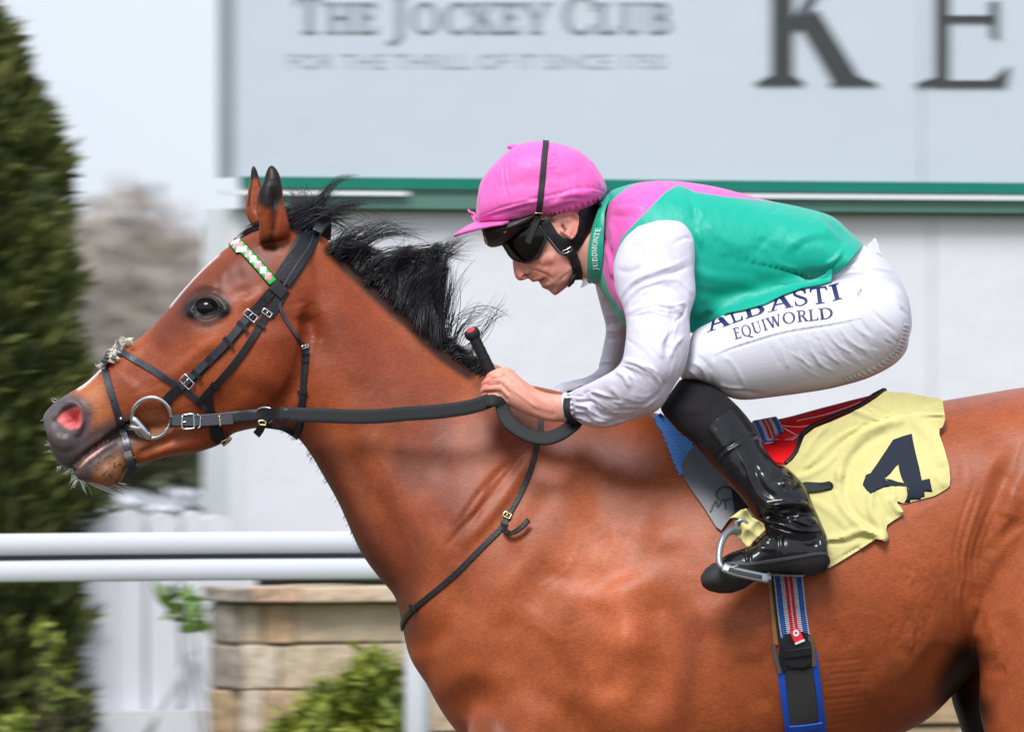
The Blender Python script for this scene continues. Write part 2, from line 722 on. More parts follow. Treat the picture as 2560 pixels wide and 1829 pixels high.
M = {}
M['leather'] = mat('black_leather', (.008, .009, .011), .42, bump=(220, .0006, (1, 1, 1), 4), spec=.3, var=(30, .7, (.016, .018, .022)))
M['leather_blue'] = mat('blue_black_leather', (.012, .015, .026), .36, bump=(220, .0004, (1, 1, 1), 4), spec=.7, var=(30, .7, (.02, .025, .04)))
M['rubber'] = mat('black_rubber', (.014, .016, .017), .6, bump=(900, .0006, (1, 1, 1), 2), spec=.25)
M['steel'] = mat('polished_steel', (.62, .63, .66), .22, 1.0, bump=(60, .0003, (1, 1, 1), 3))
M['brass'] = mat('pale_brass', (.75, .62, .36), .25, 1.0)
M['hair'] = mat('black_hair', (.004, .004, .006), .33, spec=.5, var=(90, .9, (.020, .019, .026)))  # second colour paints a blue-grey sheen onto some strands
M['hair_brown'] = mat('dark_brown_hair', (.03, .02, .018), .5)
M['whisker'] = mat('white_whisker', (.75, .78, .78), .5)
# ------------------------------------------------------------------ ground and background
class Face:
    """an upright plane running off to the right and away, seen through the photo sheet"""
    def __init__(self, px0, D, ang=24.0):
        k = D / CD * S
        self.o = np.array([(px0 - CX) * k, D - CD])
        self.e = np.array([math.cos(R(ang)), math.sin(R(ang))])
        self.n = np.array([math.sin(R(ang)), -math.cos(R(ang))])

    def uz(self, px, py):
        dx = (px - CX) * S / CD                         # ray (dx,1) from the camera
        A = np.array([[self.e[0], -dx], [self.e[1], -1.0]])
        b = np.array([-self.o[0], -CD - self.o[1]])
        u, t = np.linalg.solve(A, b)
        return u, ZC - (py - CY) * S / CD * t

    def pt(self, u, z, d=0.0):
        q = self.o + self.e * u + self.n * d
        return (q[0], q[1], z)

    def box(self, px0, py0, px1, py1, d0, d1, ref=None):
        """box between sheet spots; heights read at ref (default the left edge)"""
        ref = px0 if ref is None else ref
        u0, u1 = self.uz(px0, 0)[0], self.uz(px1, 0)[0]
        z1, z0 = self.uz(ref, py0)[1], self.uz(ref, py1)[1]
        return self.ubox(u0, u1, z0, z1, d0, d1)

    def ubox(self, u0, u1, z0, z1, d0, d1, j=0.0):
        V = [self.pt(u + j * rng.normal(), z + j * rng.normal(), d + j * rng.normal()) for u in (u0, u1) for z in (z0, z1) for d in (d0, d1)]
        F = [(0, 1, 3, 2), (4, 6, 7, 5), (0, 4, 5, 1), (2, 3, 7, 6), (0, 2, 6, 4), (1, 5, 7, 3)]
        return np.array(V), F

    def poly(self, loops, d0, d1, step=40, holes=()):
        P2, T = tri(loops, step, holes=holes)
        uz = np.array([self.uz(x, y) for x, y in P2])
        A = np.array([self.pt(u, z, d1) for u, z in uz])
        B = np.array([self.pt(u, z, d0) for u, z in uz])
        cnt = {(int(f[a]), int(f[b])) for f in T for a, b in ((0, 1), (1, 2), (2, 0))}
        n = len(P2)
        F = [tuple(f) for f in T] + [tuple(f[::-1] + n) for f in T] + [(b, a, a + n, b + n) for a, b in cnt if (b, a) not in cnt]
        return np.vstack([A, B]), F


def bevel(o, w=.004, seg=2):
    md = o.modifiers.new('bevel', 'BEVEL')
    md.width, md.segments, md.limit_method = w, seg, 'ANGLE'
    return o


def plane(name, x0, x1, y0, y1, z, mt):
    o = obj(name, [(x0, y0, z), (x1, y0, z), (x1, y1, z), (x0, y1, z)], [(0, 1, 2, 3)], mt, smooth=False)
    return tag(o, kind='structure')


M['turf'] = mat('turf', (.05, .085, .022), .9, bump=(14, .03, (1, 1, 1), 6), var=(.8, .9, (.085, .10, .035)))
M['track'] = mat('sand_track', (.14, .11, .082), .95, bump=(30, .02, (1, 1, 1), 8), var=(3, .8, (.10, .08, .06)))
plane('ground', -1500, 1500, -300, 2500, -.008, M['turf'])
plane('track', -400, 400, -18, 5.2, 0.0, M['track'])

M['board'] = mat('sign_board_paint', (.55, .61, .685), .42, bump=(2.2, .006, (1, 1, 1), 3), var=(1.2, .5, (.525, .585, .66)))
M['board_edge'] = mat('sign_edge_grey', (.30, .33, .37), .5, var=(5, .4, (.26, .29, .33)))
M['green_strip'] = mat('green_strip_paint', lin(0, 122, 104), .4, var=(3, .5, lin(10, 112, 98)))
M['grey_green'] = mat('grey_green_band', lin(88, 130, 118), .5, var=(3, .5, lin(80, 112, 98)))
M['white_strip'] = mat('white_strip_paint', (.72, .75, .78), .4)
M['white_wall'] = mat('white_wall_render', (.72, .73, .785), .75, bump=(9, .004, (1, 1, 1), 5), var=(1.5, .5, (.68, .69, .745)))
M['letter_dark'] = mat('charcoal_lettering', lin(62, 66, 68), .45, var=(4, .4, lin(54, 58, 60)))
M['letter_grey'] = mat('pale_grey_lettering', (.27, .30, .345), .5)
M['letter_faint'] = mat('faint_grey_lettering', (.40, .445, .50), .5)

# --- lettering outlines in a cap-height box (x right, y up)
def ell(cx, cy, rx, ry, n=28, a0=0, a1=360):
    return [(cx + rx * math.cos(R(a0 + (a1 - a0) * i / n)), cy + ry * math.sin(R(a0 + (a1 - a0) * i / n))) for i in range(n + (0 if a1 - a0 == 360 else 1))]


def bar(x0, y0, x1, y1, w):
    dx, dy = x1 - x0, y1 - y0
    l = math.hypot(dx, dy)
    nx, ny = -dy / l * w / 2, dx / l * w / 2
    return [(x0 + nx, y0 + ny), (x1 + nx, y1 + ny), (x1 - nx, y1 - ny), (x0 - nx, y0 - ny)]


def rect(x0, y0, x1, y1):
    return [(x0, y0), (x1, y0), (x1, y1), (x0, y1)]


def glyph(ch, t=.17, s=.065):
    """serif capital -> (advance, solids, holes)"""
    f, h = .10, .05
    def st(x, w=t, top=True, bot=True):
        o = [rect(x, 0, x + w, 1)]
        if bot:
            o.append([(x - f, 0), (x + w + f, 0), (x + w + f, h), (x + w, h * 1.9), (x, h * 1.9), (x - f, h)])
        if top:
            o.append([(x - f, 1), (x + w + f, 1), (x + w + f, 1 - h), (x + w, 1 - h * 1.9), (x, 1 - h * 1.9), (x - f, 1 - h)])
        return o
    if ch == ' ':
        return .35, [], []
    if ch == 'I':
        return .46, st(.14), []
    if ch == 'L':
        return .74, st(.14) + [rect(.14, 0, .70, s), [(.70, 0), (.72, .26), (.66, .26), (.58, 0)]], []
    if ch == 'T':
        return .84, st(.34, top=False) + [rect(.06, 1 - s, .80, 1), [(.06, 1), (.04, .74), (.09, .74), (.18, 1)], [(.80, 1), (.82, .74), (.77, .74), (.68, 1)]], []
    if ch == 'E':
        return .76, st(.14) + [rect(.14, 0, .68, s), rect(.14, 1 - s, .66, 1), rect(.14, .5, .52, .5 + s), [(.68, 0), (.71, .26), (.66, .26), (.56, 0)],
                               [(.66, 1), (.68, .76), (.63, .76), (.54, 1)], rect(.50, .40, .55, .66)], []
    if ch == 'H':
        return 1.0, st(.14) + st(.68) + [rect(.2, .48, .8, .48 + s)], []
    if ch == 'A':
        return .92, [[(.10, 0), (.42, 1), (.52, 1), (.19, 0)], [(.38, 1), (.55, 1), (.84, 0), (.62, 0)], rect(.22, .30, .70, .30 + s), rect(.0, 0, .30, h), rect(.54, 0, .94, h)], []
    if ch == 'W':
        return 1.26, [[(.06, 1), (.28, 1), (.52, 0), (.38, 0)], [(.38, 0), (.50, 0), (.70, .9), (.62, 1)], [(.54, 1), (.76, 1), (.98, 0), (.84, 0)], [(.84, 0), (.96, 0), (1.18, 1), (1.10, 1)],
                      rect(-.02, 1 - h, .38, 1), rect(1.0, 1 - h, 1.28, 1)], []
    if ch == 'Y':
        return .86, [rect(.36, 0, .36 + t, .48), rect(.26, 0, .64, h), [(.04, 1), (.26, 1), (.54, .42), (.36, .42)], [(.76, 1), (.84, 1), (.53, .42), (.44, .46)], rect(-.02, 1 - h, .34, 1), rect(.64, 1 - h, .94, 1)], []
    if ch == 'K':
        return .92, st(.14) + [[(.28, .42), (.70, 1), (.80, 1), (.34, .38)], [(.36, .54), (.50, .64), (.90, 0), (.66, 0)], rect(.58, 0, .98, h), rect(.58, 1 - h, .92, 1)], []
    if ch == 'B':
        return .80, st(.14) + [[(.2, 1)] + ell(.44, .76, .26, .24, 14, 90, -90) + [(.2, .52)], [(.2, .55)] + ell(.46, .275, .30, .275, 14, 90, -90) + [(.2, 0)]], \
            [[(.31, 1 - s)] + ell(.42, .76, .13, .24 - s, 10, 90, -90) + [(.31, .52 + s)], [(.31, .52 - s * .2)] + ell(.44, .275, .15, .275 - s, 10, 90, -90) + [(.31, s)]]
    if ch == 'R':
        return .88, st(.14) + [[(.2, 1)] + ell(.44, .75, .27, .25, 14, 90, -90) + [(.2, .5)], [(.36, .54), (.54, .54), (.90, 0), (.68, 0)], rect(.62, 0, .94, h)], \
            [[(.31, 1 - s)] + ell(.42, .75, .13, .25 - s, 10, 90, -90) + [(.31, .5 + s)]]
    if ch == 'D':
        return .98, st(.14) + [[(.2, 1)] + ell(.44, .5, .48, .5, 18, 90, -90) + [(.2, 0)]], [[(.31, 1 - s)] + ell(.42, .5, .33, .5 - s, 14, 90, -90) + [(.31, s)]]
    if ch == 'O':
        return 1.04, [ell(.52, .5, .46, .52)], [ell(.52, .5, .29, .45)]
    if ch == 'Q':
        return 1.04, [ell(.52, .5, .46, .52), [(.44, .02), (.62, .04), (1.04, -.20), (.86, -.24)]], [ell(.52, .5, .29, .45)]
    if ch == 'C':
        return .94, [ell(.54, .5, .46, .52), [(.84, .98), (.90, .98), (.90, .64), (.85, .64), (.76, .86)], [(.80, .12), (.92, .24), (.90, .30), (.76, .18)]], [ell(.58, .5, .32, .45), rect(.82, .24, 1.2, .62), [(.6, .5), (.9, .26), (1.1, .26), (1.1, .62), (.9, .62)]]
    if ch == 'U':
        return .96, [rect(.14, .3, .14 + t, 1), rect(.70, .3, .70 + s, 1), rect(.04, 1 - h, .41, 1), rect(.58, 1 - h, .88, 1), ell(.45, .32, .315, .34, 16, 180, 360)], [[(.31, .5)] + ell(.505, .32, .195, .26, 12, 180, 360) + [(.70, .5)]]
    if ch == 'J':
        return .50, [rect(.16, -.10, .16 + t, 1), rect(.06, 1 - h, .43, 1), [(.33, .0), (.30, -.16), (.12, -.30), (-.06, -.30), (-.08, -.22), (.08, -.18), (.16, .0)]], []
    if ch == 'S':
        c = crom([(.60, .74), (.55, .92), (.36, .98), (.16, .88), (.14, .70), (.36, .54), (.58, .38), (.60, .16), (.40, .02), (.18, .06), (.10, .28)], 5)
        w = np.interp(np.linspace(0, 1, len(c)), [0, .2, .5, .8, 1], [s, s, t, s, s]) / 2
        d = np.gradient(c, axis=0)
        d /= np.linalg.norm(d, axis=1, keepdims=True)
        nn = np.stack([-d[:, 1], d[:, 0]], 1) * w[:, None]
        return .72, [[tuple(p) for p in c + nn] + [tuple(p) for p in (c - nn)[::-1]], rect(.585, .70, .635, 1.0), rect(.075, .0, .125, .32)], []
    if ch == 'M':
        return 1.16, st(.12, s) + st(.84) + [[(.12, 1), (.32, 1), (.62, 0), (.52, 0)], [(.52, 0), (.60, 0), (.88, 1), (.80, 1)]], []
    if ch == 'N':
        return 1.02, st(.12, s) + st(.78, s) + [[(.10, 1), (.30, 1), (.845, 0), (.72, 0)]], []
    return .5, st(.14), []


def words(txt, place, gap=.02, caps=None, t=.17, s=.065):
    """yield (char, solids, holes) with outlines mapped by place(x,y); caps: first letters larger"""
    x = 0.0
    out = []
    big = True
    for ch in txt:
        k = caps if (caps and big) else 1.0
        big = ch == ' '
        adv, so, ho = glyph(ch, t, s)
        out.append((ch, [[(x + a * k, b * k) for a, b in lp] for lp in so], [[(x + a * k, b * k) for a, b in lp] for lp in ho]))
        x += (adv + gap) * k
    return x, [(c, [[place(a / x, b) for a, b in lp] for lp in so], [[place(a / x, b) for a, b in lp] for lp in ho]) for c, so, ho in out if so]


# --- the big sign over the white wall
SB = Face(580, 32.0)
sb = thing('sign_board', 'large pale blue-grey sign board lettered K E above the white wall', 'sign', SB.pt(1.0, 0, 0))
seam = 2306
obj('panel', *SB.box(583, -420, seam - 3, 441, -.06, .0, 583), M['board'], sb, False)
z_a = SB.uz(583, -420)[1]
z_b = SB.uz(583, 441)[1]
u_s = SB.uz(seam, 0)[0]
obj('panel', *SB.ubox(u_s, u_s + 8.4, z_b, z_a, -.06, .003), M['board'], sb, False)
obj('edge_trim', *SB.box(573, -420, 582, 444, -.10, .012), M['board_edge'], sb, False)
obj('green_strip', *SB.box(612, 442.5, 3300, 469, -.05, .022, 612), M['green_strip'], sb, False)
obj('white_strip', *SB.box(556, 476, 1012, 487, -.03, .03, 612), M['white_strip'], sb, False)
obj('dark_strip', *SB.box(1013, 474, 1300, 480, -.03, .012, 612), M['grey_green'], sb, False)
obj('white_strip', *SB.box(1600, 474.5, 3300, 486.5, -.03, .028, 612), M['white_strip'], sb, False)
obj('lower_band', *SB.box(620, 470, 3300, 519, -.06, .008, 612), M['grey_green'], sb, False)
obj('band_foot', *SB.box(620, 519.5, 3300, 525, -.06, .0, 612), mat('dark_green_foot', lin(40, 70, 60), .6), sb, False)
BL = Face(580, 32.0)
KD = lambda *q: m('D', *q)
K_loops = [KD((1712, 185), (1712, -150), (1757, -150), (1757, 185)), KD((1675, 187.5), (1782, 187.5), (1782, 184), (1757, 166), (1712, 166), (1678, 184)),
           KD((1758, 45), (1826, -62), (1842, -62), (1772, 62), (1758, 70)), KD((1772, 52), (1812, 22), (1905, 172), (1946, 188), (1852, 188), (1842, 172)),
           KD((1840, 188.5), (1948, 188.5), (1900, 168), (1870, 168))]
obj('letter', *BL.poly(K_loops, .001, .010, 60), M['letter_dark'], sb, False)
E_loops = [KD((2074, 190), (2074, -150), (2103, -150), (2103, 190)), KD((2030, 190), (2110, 190), (2104, 176), (2072, 172), (2032, 186)), KD((2095, 35), (2205, 35), (2205, 48), (2095, 48)),
           KD((2195, 6), (2212, 2), (2212, 88), (2198, 80)), KD((2074, 179), (2228, 179), (2226, 192), (2074, 192)), KD((2196, 180), (2238, 146), (2230, 192), (2196, 192))]
obj('letter', *BL.poly(E_loops, .004, .013, 60), M['letter_dark'], sb, False)
ln, lets = words('THE JOCKEY CLUB', lambda a, b: (732 + a * 948, 82 - b * 76), caps=1.22, t=.19, s=.08)
for c, so, ho in lets:
    obj('letter', *BL.poly(so, .001, .006, 60, ho), M['letter_grey'], sb, False)


def sans(txt, width, height, place, name, mt, parent):
    """block lettering from Blender's own built-in face, mapped point by point"""
    cu = bpy.data.curves.new('t', 'FONT')
    cu.body = txt
    cu.size = 1
    cu.resolution_u = 3
    o = bpy.data.objects.new('t', cu)
    COL.objects.link(o)
    dg = bpy.context.evaluated_depsgraph_get()
    me = bpy.data.meshes.new_from_object(o.evaluated_get(dg))
    V = np.array([v.co[:] for v in me.vertices])
    F = [tuple(p.vertices) for p in me.polygons]
    bpy.data.objects.remove(o)
    bpy.data.curves.remove(cu)
    bpy.data.meshes.remove(me)
    x0, x1, y1 = V[:, 0].min(), V[:, 0].max(), V[:, 1].max()
    P = [place((v[0] - x0) / (x1 - x0), v[1] / y1) for v in V]
    o = obj(name, P, F, mt, parent, False)
    o['kind'] = 'stuff'
    return o


def on_board(a, b):
    u, z = BL.uz(722 + a * 942, 171 - b * 37)
    return BL.pt(u, z, .003)


sans('FOR THE THRILL OF IT SINCE 1750', 942, 37, on_board, 'lettering', M['letter_faint'], sb)

# --- white wall under the sign, set a little behind it
WF = Face(580, 32.06)
ww = thing('white_wall', 'plain white rendered wall standing under the sign board', 'wall', WF.pt(1.5, 0, -.05))
u0, u1, u2, u3 = WF.uz(572, 0)[0], WF.uz(598, 0)[0], WF.uz(2330, 0)[0], WF.uz(2330, 0)[0] + 8.4
zt = WF.uz(620, 522)[1]
obj('corner_post', *WF.ubox(u0, u1, 0, zt, -.22, .012), M['white_strip'], ww, False)
obj('panel', *WF.ubox(u1 + .002, u2 - .003, 0, zt, -.2, .0), M['white_wall'], ww, False)
obj('panel', *WF.ubox(u2 + .003, u3, 0, zt, -.2, .002), M['white_wall'], ww, False)

# --- running rail
M['rail'] = mat('white_plastic_rail', (.62, .645, .71), .45, bump=(3, .006, (.2, .2, 1), 3), var=(2, .5, (.58, .605, .67)))
M['rail_dark'] = mat('dark_rail_slot', (.075, .08, .10), .6)
RF = Face(0, 27.0, 21)
rl = thing('running_rail', 'white plastic running rail passing behind the horse on an upright post', 'rail', RF.pt(1.2, 0, 0))


def rounded(face, px0, px1, py0, py1, depth, ref, n=14):
    u0, u1 = face.uz(px0, 0)[0] - .5, face.uz(px1, 0)[0]
    z1, z0 = face.uz(ref, py0)[1], face.uz(ref, py1)[1]
    zc, h = (z0 + z1) / 2, (z1 - z0) / 2
    V, F = [], []
    us = np.linspace(u0, u1, 24)
    for u in us:
        for i in range(n):
            a = 2 * math.pi * i / n
            c, s = math.cos(a), math.sin(a)
            V.append(face.pt(u, zc + h * math.copysign(abs(s) ** .22, s) + .0012 * math.sin(u * 3.1), depth * math.copysign(abs(c) ** .3, c)))
    for k in range(len(us) - 1):
        for i in range(n):
            j = (i + 1) % n
            F.append((k * n + i, k * n + j, (k + 1) * n + j, (k + 1) * n + i))
    F += [tuple(range(n)), tuple(range((len(us) - 1) * n, len(us) * n))]
    return np.array(V), F


obj('top_rail', *rounded(RF, -200, 5600, 1334, 1388, .04, 0), M['rail'], rl)
obj('slot', *RF.box(-300, 1386, 5600, 1402, -.03, .012, 0), M['rail_dark'], rl, False)
obj('lower_rail', *rounded(RF, -200, 5600, 1401, 1455, .04, 0), M['rail'], rl)
uu = RF.uz(1060, 0)[0]
zz = RF.uz(0, 1452)[1]
for du in (0, -2.6, 2.6, 5.2):
    obj('post', *tube([RF.pt(uu + du, -.01, -.05), RF.pt(uu + du, zz - .22, -.05), RF.pt(uu + du, zz - .05, -.03), RF.pt(uu + du, zz + .01, -.01)], .036, 14), M['rail'], rl)

# --- white vertical boarding left of the stone wall
M['white_board'] = mat('white_painted_board', (.68, .69, .74), .5, bump=(4, .004, (6, 6, .5), 4), var=(2.5, .6, (.60, .61, .66)))
M['gap'] = mat('grey_shadow_gap_board', (.38, .40, .45), .7)
BF = Face(174, 31.0)
wf = thing('white_fence', 'white boarded fence panel with a scalloped top behind the rail', 'fence', BF.pt(.25, 0, 0))
for x0, x1, y in ((174, 232, 1278), (234, 289, 1271), (291, 360, 1273), (371, 448, 1281), (458, 512, 1275), (514, 574, 1284)):
    lp = [(x0, 1900), (x0, y + 16)] + [(x0 + (x1 - x0) * i / 8, y + 14 - 13 * math.sin(math.pi * i / 8)) for i in range(1, 8)] + [(x1, y + 16), (x1, 1900)]
    u, z = BF.uz(x0, 1900)
    V, F = BF.poly([lp], -.03, .0, 60)
    obj('board', V, F, M['white_board'], wf, False)
obj('back_board', *BF.ubox(BF.uz(178, 0)[0], BF.uz(570, 0)[0], 0, BF.uz(174, 1300)[1], -.06, -.035), M['gap'], wf, False)
obj('plinth', *BF.ubox(BF.uz(146, 0)[0], BF.uz(520, 0)[0], 0, BF.uz(174, 1776)[1], .004, .09), M['white_board'], wf, False)
obj('brace', *tube([BF.pt(*BF.uz(470, 1625), .03), BF.pt(*BF.uz(415, 1720), .06), BF.pt(*BF.uz(322, 1850), .10)], .010, 8), mat('grey_brace', (.34, .35, .38), .6), wf)

# --- stone wall
SF = Face(503, 30.0)
sw = thing('stone_wall', 'low honey coloured stone wall with flat coping behind the rail', 'wall', SF.pt(1.0, 0, 0))
stones = [mat('stone_%s' % n, c, .85, bump=(16, .02, (1, 1, 1), 8), var=(7, .8, c2)) for n, c, c2 in
          (('cream', (.56, .45, .33), (.46, .34, .23)), ('honey', (.48, .34, .21), (.33, .21, .12)), ('grey', (.36, .31, .27), (.24, .20, .17)), ('pale', (.60, .51, .41), (.50, .40, .30)), ('peach', (.56, .38, .26), (.46, .30, .20)))]
zs = [SF.uz(503, y)[1] for y in (1467, 1505, 1512, 1608, 1615, 1722, 1729, 1838, 1845, 1950)] + [.30, .295, .0]
zs = [max(z, 0) for z in zs]
xr = SF.uz(3600, 0)[0]
U = lambda px: SF.uz(px, 0)[0]
def row(zt, zb, cuts, d, name, pick):
    for i in range(len(cuts) - 1):
        o = obj(name, *SF.ubox(cuts[i] + .004, cuts[i + 1] - .004, zb, zt, -.17, d + .007 * rng.normal(), .0025), stones[pick(i)], sw, False)
        bevel(o, .006)
cop = [U(572) - .02, U(618), U(735)] + [U(735) + .55 * k for k in range(1, 9)]
row(zs[0], zs[1], cop, .05, 'coping_stone', lambda i: (2, 4, 0, 4, 1)[i % 5])
def tail(px, a):
    u = U(px)
    o = [u]
    while o[-1] < xr:
        o.append(o[-1] + a * (.7 + .6 * rng.random()))
    return o[1:]
row(zs[2], zs[3], [U(572), U(604), U(660), U(736)] + tail(736, .55), .0, 'stone', lambda i: (2, 0, 1, 0, 3, 1, 0)[i % 7])
row(zs[4], zs[5], [U(572), U(604), U(700)] + tail(700, .45), .0, 'stone', lambda i: (2, 3, 0, 4, 1, 3)[i % 6])
row(zs[6], zs[7], [U(572), U(604), U(660), U(776)] + tail(776, .5), .0, 'stone', lambda i: (1, 3, 4, 0, 2, 0)[i % 6])
row(zs[8], zs[9], [U(572), U(616), U(690)] + tail(680, .5), .0, 'stone', lambda i: (2, 0, 1, 3)[i % 4])
row(zs[9] - .006, .31, [U(572), U(604), U(700)] + tail(700, .5), .0, 'stone', lambda i: (3, 1, 2, 0)[i % 4])
row(.304, .0, [U(572), U(640)] + tail(640, .6), .0, 'stone', lambda i: (0, 2, 3, 1)[i % 4])
obj('mortar', *SF.ubox(U(572) + .012, xr, 0, zs[1], -.16, -.014), mat('mortar', (.20, .165, .12), .95, bump=(40, .004, (1, 1, 1), 4)), sw, False)
strip = obj('wall_top_strip', *tube([SF.pt(U(655) + .12 * k, zs[0] + .018 + .004 * math.sin(k), -.03) for k in range(12)], .017, 10), M['rubber'])  # tube added to stand for the dark gap over the coping
tag(strip, 'black pipe standing in for the dark gap along the top of the stone wall', 'strip')


# --- foliage made of single leaves
def leaves(P, D, size, wid, jitter=.5, fold=.25):
    """two-faced folded leaves at P pointing along D"""
    n = len(P)
    D = D + rng.normal(0, jitter, (n, 3))
    D /= np.linalg.norm(D, axis=1, keepdims=True)
    u = np.cross(D, rng.normal(0, 1, (n, 3)))
    u /= np.maximum(np.linalg.norm(u, axis=1, keepdims=True), 1e-6)
    w = np.cross(D, u)
    s = (size * (.6 + .8 * rng.random(n)))[:, None]
    a = P
    b = P + D * s * .5 + u * s * wid + w * s * fold * wid
    c = P + D * s
    d = P + D * s * .5 - u * s * wid + w * s * fold * wid
    V = np.stack([a, b, c, d], 1).reshape(-1, 3)
    F = np.arange(n * 4).reshape(n, 4)
    return V, F


M['yew'] = mat('conifer_leaf', (.130, .145, .030), .75, var=(7, .95, (.040, .056, .014)))
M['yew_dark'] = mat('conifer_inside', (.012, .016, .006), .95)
M['bark'] = mat('brown_bark', (.07, .05, .035), .9, bump=(30, .01, (1, 1, .3), 5))
kc = 31 / 20 * S
tx, ty_ = (-150 - CX) * kc, 11.0
prof = [(-46, 2), (-10, 52), (40, 98), (90, 130), (170, 178), (240, 212), (330, 243), (400, 264), (560, 292), (800, 316), (1050, 328), (1300, 336), (1829, 342), (2150, 320), (2300, 220)]
pz = np.array([ZC - (y - CY) * kc for y, r in prof])[::-1]
pr = np.array([r * kc for y, r in prof])[::-1]
ct = thing('conifer_tree', 'tall clipped dark green conifer column at the left edge', 'tree', (tx, ty_, 0))
N = 36000
z = rng.uniform(pz[0], pz[-1], N)
a = rng.uniform(0, 2 * math.pi, N)
lump = 1 + .05 * np.sin(a * 5 + z * 6) + .05 * np.sin(z * 17 + a * 3) + .04 * np.sin(z * 31 - a * 7)
rad = np.interp(z, pz, pr) * lump * (1 - .28 * rng.random(N) ** 2.2)
P = np.stack([tx + rad * np.cos(a), ty_ + rad * np.sin(a), z], 1)
Dv = np.stack([np.cos(a) * .8, np.sin(a) * .8, np.full(N, .75)], 1)
V, F = leaves(P, Dv, .085, .10, .30)
cr = obj('crown', V, F, M['yew'], ct, False)
cr['kind'] = 'stuff'
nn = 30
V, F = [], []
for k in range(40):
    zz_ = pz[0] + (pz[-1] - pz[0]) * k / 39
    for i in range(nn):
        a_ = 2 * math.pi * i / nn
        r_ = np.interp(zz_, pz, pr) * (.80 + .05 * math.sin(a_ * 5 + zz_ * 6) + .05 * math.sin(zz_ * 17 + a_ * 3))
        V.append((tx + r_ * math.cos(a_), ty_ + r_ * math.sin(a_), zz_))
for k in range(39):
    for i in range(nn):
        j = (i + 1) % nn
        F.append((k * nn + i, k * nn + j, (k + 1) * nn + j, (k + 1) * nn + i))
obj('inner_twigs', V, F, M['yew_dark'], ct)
obj('trunk', *tube([(tx, ty_, -.02), (tx, ty_, .4), (tx, ty_, 1.2), (tx, ty_, 2.2)], [.12, .1, .08, .03]), M['bark'], ct)

M['shrub'] = mat('yellow_green_leaf', (.24, .27, .03), .6, var=(9, .9, (.10, .15, .015)))
M['fresh'] = mat('fresh_green_leaf', (.10, .19, .02), .6, var=(9, .8, (.05, .11, .012)))


def shrub(name, label, sprays, D, mt, leaf=.05, n=90, group=None, wid=.22, f0=.25, rad=.008):
    """sprays: (px, py tip, px foot) of stems rising from the ground"""
    k = D / 20 * S
    cx = np.mean([s[0] for s in sprays])
    t = thing(name, label, 'shrub', ((cx - CX) * k, D - 20, 0), group)
    PP, DD, st_ = [], [], []
    for px, py, fx in sprays:
        y = D - 20 + rng.normal(0, .07)
        tip = np.array([(px - CX) * k, y, ZC - (py - CY) * k])
        ft = np.array([(fx - CX) * k, D - 20 + rng.normal(0, .05), -.02])
        mid = (tip + ft) / 2 + np.array([rng.normal(0, .02), rng.normal(0, .02), .05])
        path = crom([ft, mid, tip], 6)
        st_.append(tube(path, np.linspace(rad, rad * .3, len(path)), 5))
        f = f0 + (1 - f0) * rng.random(n) ** .7
        q = np.stack([np.interp(f, np.linspace(0, 1, len(path)), path[:, c]) for c in range(3)], 1)
        q += rng.normal(0, .035, (n, 3)) * (1.1 - f * .6)[:, None]
        PP.append(q)
        DD.append(rng.normal(0, .7, (n, 3)) + np.array([0, -.2, .5]))
    V, F = leaves(np.vstack(PP), np.vstack(DD), leaf, wid)
    o = obj('foliage', V, F, mt, t, False)
    o['kind'] = 'stuff'
    obj('stems', *join(st_), M['bark'], t)
    return t


tips = []
for i in range(44):
    px = 702 + 324 * rng.random()
    top = np.interp(px, [702, 760, 800, 870, 920, 970, 1000, 1026], [1800, 1745, 1700, 1690, 1622, 1650, 1740, 1775])
    tips.append((px, top + 130 * rng.random() ** 1.4, 870 + (px - 870) * .5))
shrub('garden_shrub', 'yellow-green shrub growing in front of the stone wall', tips, 28.6, M['shrub'], .042, 200)
shrub('garden_shrub', 'small green sprig with few leaves by the end of the stone wall', [(436, 1484, 585), (458, 1506, 588), (488, 1516, 580), (474, 1545, 590)], 29.4, M['fresh'], .06, 13, f0=.94, rad=.0035)
shrub('garden_shrub', 'pale green young shrub at the foot of the conifer, lower left corner', [(110, 1556, 70), (128, 1590, 80), (150, 1680, 120), (130, 1700, 110), (20, 1800, 40), (60, 1790, 50), (95, 1800, 80), (5, 1812, 30), (40, 1805, 45)], 29.6, M['shrub'], .036, 22, f0=.86)

# --- brown hedge with white blossom beyond the fence, bare wood far away
M['hedge'] = mat('hedge_leaf', (.050, .055, .022), .8, var=(3.5, .9, (.035, .022, .014)))
HF = Face(100, 46.0, 20)
hd = thing('hedge', 'brown and green hedge beyond the white fence with white blossom', 'hedge', HF.pt(0, 0, 0))
N = 16000
u = rng.uniform(-2, 3.6, N)
d = rng.uniform(-.5, .35, N)
z = rng.random(N) ** .8 * (1.30 + .10 * np.sin(u * 3) + .06 * np.sin(u * 11))
P = np.array([HF.pt(*q) for q in zip(u, z, d)])
V, F = leaves(P, np.tile([0, -.4, .6], (N, 1)), .085, .28, .7)
o = obj('foliage', V, F, M['hedge'], hd, False)
o['kind'] = 'stuff'
M['blossom'] = mat('white_blossom', (.72, .74, .80), .6)
for px, py, r in ((262, 1252, 24), (290, 1262, 22), (352, 1268, 22), (382, 1246, 24), (438, 1262, 26), (505, 1254, 26), (548, 1248, 18)):
    uu_, zz_ = HF.uz(px, py)
    k = 46 / 20 * S
    n = 130
    q = np.array([HF.pt(uu_ + rng.normal(0, r * k * .55), zz_ + rng.normal(0, 9 * k), .42 + .05 * rng.normal()) for _ in range(n)])
    V, F = leaves(q, np.tile([0, -1., .4], (n, 1)), .04, .4, .8)
    obj('blossom', V, F, M['blossom'], hd, False)

